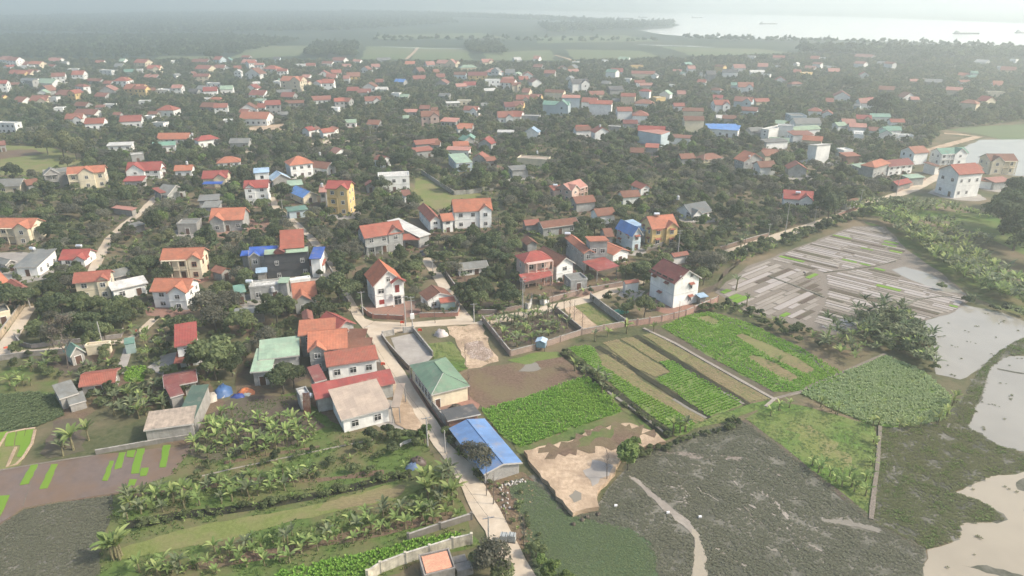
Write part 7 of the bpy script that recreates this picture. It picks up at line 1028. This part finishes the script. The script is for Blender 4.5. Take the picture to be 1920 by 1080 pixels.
# motorbike rider, field worker, people
def person(loc, rz, shirt, trousers, label, pose='stand', s=1.0, hat=None):
    """one skinned body: joints with radii"""
    if pose == 'ride': J = dict(pel=(0, 0, .82), chest=(0, .18, 1.25), neck=(0, .2, 1.42), head=(0, .24, 1.6), top=(0, .24, 1.72), lk=(-.17, .42, .78), lf=(-.18, .3, .32), rk=(.17, .42, .78), rf=(.18, .3, .32), ls=(-.2, .2, 1.36), le=(-.28, .4, 1.12), lh=(-.28, .66, 1.05), rs=(.2, .2, 1.36), re=(.28, .4, 1.12), rh=(.28, .66, 1.05))
    elif pose == 'bend': J = dict(pel=(0, 0, .9), chest=(0, .42, 1.05), neck=(0, .55, 1.02), head=(0, .68, .95), top=(0, .76, .9), lk=(-.12, .06, .48), lf=(-.14, 0, .05), rk=(.12, .06, .48), rf=(.14, 0, .05), ls=(-.18, .45, 1.0), le=(-.2, .55, .72), lh=(-.14, .68, .45), rs=(.18, .45, 1.0), re=(.2, .55, .72), rh=(.14, .68, .45))
    else: J = dict(pel=(0, 0, .92), chest=(0, 0, 1.3), neck=(0, 0, 1.47), head=(0, .02, 1.6), top=(0, .02, 1.72), lk=(-.11, .03, .5), lf=(-.13, 0, .05), rk=(.11, -.03, .5), rf=(.13, .1, .05), ls=(-.2, 0, 1.4), le=(-.26, .02, 1.12), lh=(-.25, .12, .86), rs=(.2, 0, 1.4), re=(.26, .02, 1.12), rh=(.25, .12, .86))
    E = [('pel', 'chest'), ('chest', 'neck'), ('neck', 'head'), ('head', 'top'), ('pel', 'lk'), ('lk', 'lf'), ('pel', 'rk'), ('rk', 'rf'), ('chest', 'ls'), ('ls', 'le'), ('le', 'lh'), ('chest', 'rs'), ('rs', 're'), ('re', 'rh')]; R = dict(pel=.15, chest=.16, neck=.06, head=.105, top=.06, lk=.07, rk=.07, lf=.05, rf=.05, ls=.07, rs=.07, le=.045, re=.045, lh=.04, rh=.04)
    ks = list(J); me = bpy.data.meshes.new('body'); me.from_pydata([J[k] for k in ks], [(ks.index(a), ks.index(b)) for a, b in E], []); o = bpy.data.objects.new('person', me); C.objects.link(o); o.location = loc; o.rotation_euler = (0, 0, rz); o.scale = (s, s, s)
    sk = o.modifiers.new('skin', 'SKIN'); 
    for k, v in zip(ks, me.skin_vertices[0].data) if me.skin_vertices else (): v.radius = (R[k], R[k])
    if not me.skin_vertices:
        bpy.context.view_layer.objects.active = o; o.select_set(True); bpy.ops.object.mode_set(mode='EDIT'); bpy.ops.mesh.customdata_skin_add(); bpy.ops.object.mode_set(mode='OBJECT')
        for k, v in zip(ks, me.skin_vertices[0].data): v.radius = (R[k], R[k]); v.use_root = k == 'pel'
    o.modifiers.new('sub', 'SUBSURF').levels = 1; me.materials.append(MATS['cloth_person']); o.color = (*shirt, 1)
    h = MB(); q = Vector(J['top']); h.tube(q+Vector((0, 0, -.06)), q+Vector((0, 0, .05)), .13 if not hat else .24, .05, 10); h.build('hat' if hat else 'hair', 'paint', o, hat or (.02, .02, .02)); tag(o, label, 'person', 'people'); return o
nb_ = NB('cloth_person'); oc_ = nb_.n('ShaderNodeObjectInfo').outputs['Color']; tc_ = nb_.n('ShaderNodeTexCoord').outputs['Object']; sx_ = nb_.n('ShaderNodeSeparateXYZ'); nb_.l(tc_, sx_.inputs[0])
nb_.l(nb_.mix(nb_.math('GREATER_THAN', sx_.outputs[2], 1.48), nb_.mix(nb_.math('GREATER_THAN', sx_.outputs[2], .9), (.04, .045, .06), oc_), (.45, .28, .2)), nb_.b.inputs['Base Color'])
def motorbike(loc, rz, col, label):
    t = empty('motorbike', loc, rz)
    for y in (-.6, .62):
        wv_ = MB(); wv_.tube((-.06, y, .29), (.06, y, .29), .29, .29, 14); o = wv_.build('wheel', 'wire', t); MB().tube((-.07, y, .29), (.07, y, .29), .16, .16, 10).build('rim', 'steel', o)
    b = MB(); b.prism([(-.12, -.7, .55), (-.12, .1, .45), (-.12, .35, .4), (-.12, .5, .95), (-.12, .35, .95), (-.12, .15, .6), (-.12, -.6, .72)], (.24, 0, 0)); b.build('body', 'paint', t, col); MB().box(-.14, .14, -.65, .1, .72, .8).build('seat', 'wire', t); MB().tube((-.32, .42, 1.02), (.32, .42, 1.02), .025, .025, 6).build('handlebar', 'steel', t); MB().tube((0, .5, .95), (0, .64, .29), .035, .035, 6).build('fork', 'steel', t); MB().box(-.1, .1, .48, .58, .85, 1.0).build('headlight', 'glass', t)
    tag(t, label, 'motorbike', 'motorbikes'); return t
g = G(259, 630); motorbike((g.x, g.y, .13), 2.9, (.12, .12, .13), 'dark motorbike ridden along the left lane near the pale gate hut'); person((g.x, g.y, .13), 2.9, (.65, .05, .03), (.1, .1, .1), 'person in a red top riding a motorbike on the left lane', 'ride', 1.05, hat=(.6, .05, .04))
g = G(1509, 517); person((g.x, g.y, .1), .6, (.08, .08, .1), (.05, .05, .05), 'person in dark clothes bending over the seedling beds', 'bend', 1.0)
g = G(839, 592); motorbike((g.x, g.y, 0), 1.2, (.4, .42, .42), 'pale motorbike parked behind the brick wall at the lane corner'); g = G(845, 590); motorbike((g.x+.4, g.y+1.2, 0), 1.3, (.3, .33, .38), 'second pale motorbike parked beside the lane corner wall')
# dark three-wheeled cart on the lane
g = G(792, 482); t = empty('cargo_tricycle', (g.x, g.y, .12), .35); MB().box(-.8, .8, -1.4, .5, .6, 1.1).build('cargo_bed', 'paint', t, (.03, .035, .05)); MB().box(-.55, .55, .6, 1.4, .6, 1.7).build('cab', 'paint', t, (.03, .04, .06)); MB().box(-.45, .45, 1.38, 1.44, 1.15, 1.6).build('windscreen', 'glass', t)
for x, y in ((-.8, -.8), (.8, -.8), (0, 1.2)): MB().tube((x-.1, y, .36), (x+.1, y, .36), .36, .36, 12).build('wheel', 'wire', t)
tag(t, 'dark cargo tricycle standing at the top of the lane', 'tricycle')
# red flags
for px, py, lb, h in ((715, 695, 'small red flag on a stick beside the coral-roofed white house', 2.2), (751, 612, 'tiny orange-red flag on the junction beside the transformer poles', 1.6), (784, 628, 'small red flag beside the crumpled whitish tarpaulin', 1.8)):
    g = G(px, py); t = empty('flag', (g.x, g.y, 0)); MB().tube((0, 0, 0), (0, 0, h), .03, .025, 5).build('flag_pole', 'bark', t); f = MB(); f.prism([(.02, 0, h-.75), (.5, .1, h-.7), (1.0, 0, h-.8), (1.0, 0, h-.15), (.5, .1, h-.05), (.02, 0, h-.1)], (0, .02, 0)); f.build('cloth', 'sheet_plastic', t, (.7, .07, .03)); tag(t, lb, 'flag', 'red flags')
g = G(9, 653); heap(9, 653, .9, .7, .25, [(.7, .12, .06)], 'small orange-red cloth lying on the left lane', name='cloth_bundle', cat='cloth', seed=41, z=.12)
for px, py, lb in ((1154, 950, 'white upright marker floating in the marsh'), (1252, 963, 'white block lying in the marsh beside the muddy stream'), (1312, 971, 'small white foam piece in the marsh')):
    g = G(px, py); b = MB(); k = .16; b.prism([(-k*1.6, -k, 0), (k*1.6, -k*.8, 0), (k*1.5, k, 0), (-k*1.4, k*.9, 0)], (0.05, 0, .3)); o = b.build('foam_block', 'paint', None, (.85, .85, .85)); o.location = (g.x, g.y, .08); tag(o, lb, 'foam block', 'white foam pieces')
# curved white bench-like screen near the beige shed
b = MB(); P_ = [(0, 0), (.7, .9), (1.6, 1.5), (2.8, 1.8)]
for (xa, ya), (xb, yb) in zip(P_, P_[1:]): b.prism([(xa, ya, 0), (xb, yb, 0), (xb, yb, .7), (xa, ya, .7)], (.03, -.1, 0))
g = G(750, 838); o = b.build('curved_wall', 'concrete', None, (.7, .7, .68)); o.location = (g.x, g.y, 0); tag(o, 'small curved white screen wall among shrubs by the beige-roofed shed', 'wall', 'boundary walls')
landmark(1650, 520, 'the seedling bed field'); landmark(1290, 560, 'the big white maroon-roofed house'); landmark(1000, 625, 'the walled banana plot'); landmark(1190, 880, 'the sandy bank'); landmark(1650, 740, 'the rounded grass plot'); landmark(1570, 860, 'the triangular meadow'); landmark(120, 900, 'the wet brown paddies'); landmark(215, 1000, 'the dark weedy pond'); landmark(830, 1050, 'the beige pillared wall'); landmark(690, 640, 'the road junction'); landmark(95, 640, 'the curved grey wall'); landmark(1780, 300, 'the bright far pond'); landmark(1700, 640, 'the pale pond corner'); landmark(765, 580, 'the transformer poles'); landmark(640, 920, 'the dry leaf patch'); landmark(420, 1000, 'the pale mown ridge'); landmark(790, 865, 'the dark straw heap')
# ================================================ labels that single each thing out
ORD = ['nearest', 'second nearest', 'third nearest', 'fourth nearest', 'fifth nearest', 'sixth nearest', 'seventh nearest', 'eighth nearest', 'ninth nearest', 'tenth nearest', 'eleventh nearest', 'twelfth nearest']+[w_+' nearest' for w_ in 'thirteenth fourteenth fifteenth sixteenth seventeenth eighteenth nineteenth twentieth'.split()]
cnt = {}
for o, d, p in AUTO: cnt[d] = cnt.get(d, 0)+1
lmk = []; seen = {}
for px, py, nm in LM:
    if isinstance(nm, tuple): seen[(nm[2], nm[3], nm[4])] = seen.get((nm[2], nm[3], nm[4]), 0)+1
for px, py, nm in LM:
    if isinstance(nm, tuple):
        if seen[(nm[2], nm[3], nm[4])] == 1: lmk.append((px, py, f"the far {nm[3]} {RNAME.get(nm[2], 'tiled')} house", nm[1]))
    else: lmk.append((px, py, nm, None))
for px, py, nm in ((40, 112, 'the left end of the village'), (500, 98, 'the pale far field'), (620, 100, 'the square plantation'), (850, 100, 'the small far plantation'), (1140, 100, 'the wide pale far field'), (1500, 92, 'the river bank'), (1850, 110, 'the far right tree belt'), (1250, 50, 'the river spit')): lmk.append((px, py, nm, None))
groups = {}
for o, d, p in AUTO:
    b_ = sorted((math.hypot(p[0]-l[0], (p[1]-l[1])*1.5), i) for i, l in enumerate(lmk) if l[3] is not o)[0]; l = lmk[b_[1]]; dx, dy = p[0]-l[0], (p[1]-l[1])*1.5
    rel = ('right of' if dx > 0 else 'left of') if abs(dx) > 2.2*abs(dy) else ('behind' if dy < 0 else 'in front of') if abs(dy) > 2.2*abs(dx) else (('behind and ' if dy < 0 else 'before and ')+('right of' if dx > 0 else 'left of'))
    groups.setdefault((d, rel, l[2]), []).append((b_[0], o))
for (d, rel, l), lst in groups.items():
    lst.sort(key=lambda q: q[0])
    for i, (q, o) in enumerate(lst):
        if i >= len(ORD): ORD.append(('twenty-'+['first', 'second', 'third', 'fourth', 'fifth', 'sixth', 'seventh', 'eighth', 'ninth'][len(ORD)-20] if len(ORD) < 29 else ['thirtieth', 'thirty-first', 'thirty-second', 'thirty-third', 'thirty-fourth', 'thirty-fifth', 'thirty-sixth', 'thirty-seventh', 'thirty-eighth', 'thirty-ninth', 'fortieth'][min(len(ORD)-29, 10)])+' nearest')
        lb = (ORD[i]+' ' if len(lst) > 1 else '')+f'{d} {rel} {l}'
        if len(lb.split()) > 16: lb = lb.replace('dense ', '').replace('dull ', '').replace('feathery ', '')
        if len(lb.split()) > 16: lb = lb.replace(' and left of', ' left of').replace(' and right of', ' right of')
        o['label'] = lb
# ================================================ haze: real air round the whole scene
hb = MB().box(-24000, 24000, -380, 28000, -1.0, 82.0); hz = bpy.data.meshes.new('haze'); hz.from_pydata(hb.V, [], hb.F); ho = bpy.data.objects.new('haze', hz); C.objects.link(ho); tag(ho, 'pale bluish haze over the plain', None, None, 'stuff')
hm = bpy.data.materials.new('haze_air'); hm.use_nodes = True; t_ = hm.node_tree; t_.nodes.clear(); vo = t_.nodes.new('ShaderNodeVolumePrincipled'); ou = t_.nodes.new('ShaderNodeOutputMaterial'); t_.links.new(vo.outputs[0], ou.inputs['Volume'])
vo.inputs['Density'].default_value = HAZE_D; vo.inputs['Anisotropy'].default_value = HAZE_G; vo.inputs['Color'].default_value = (*HAZE_C, 1); hz.materials.append(hm)
print('objects', len(bpy.data.objects), 'auto labels', len(AUTO))
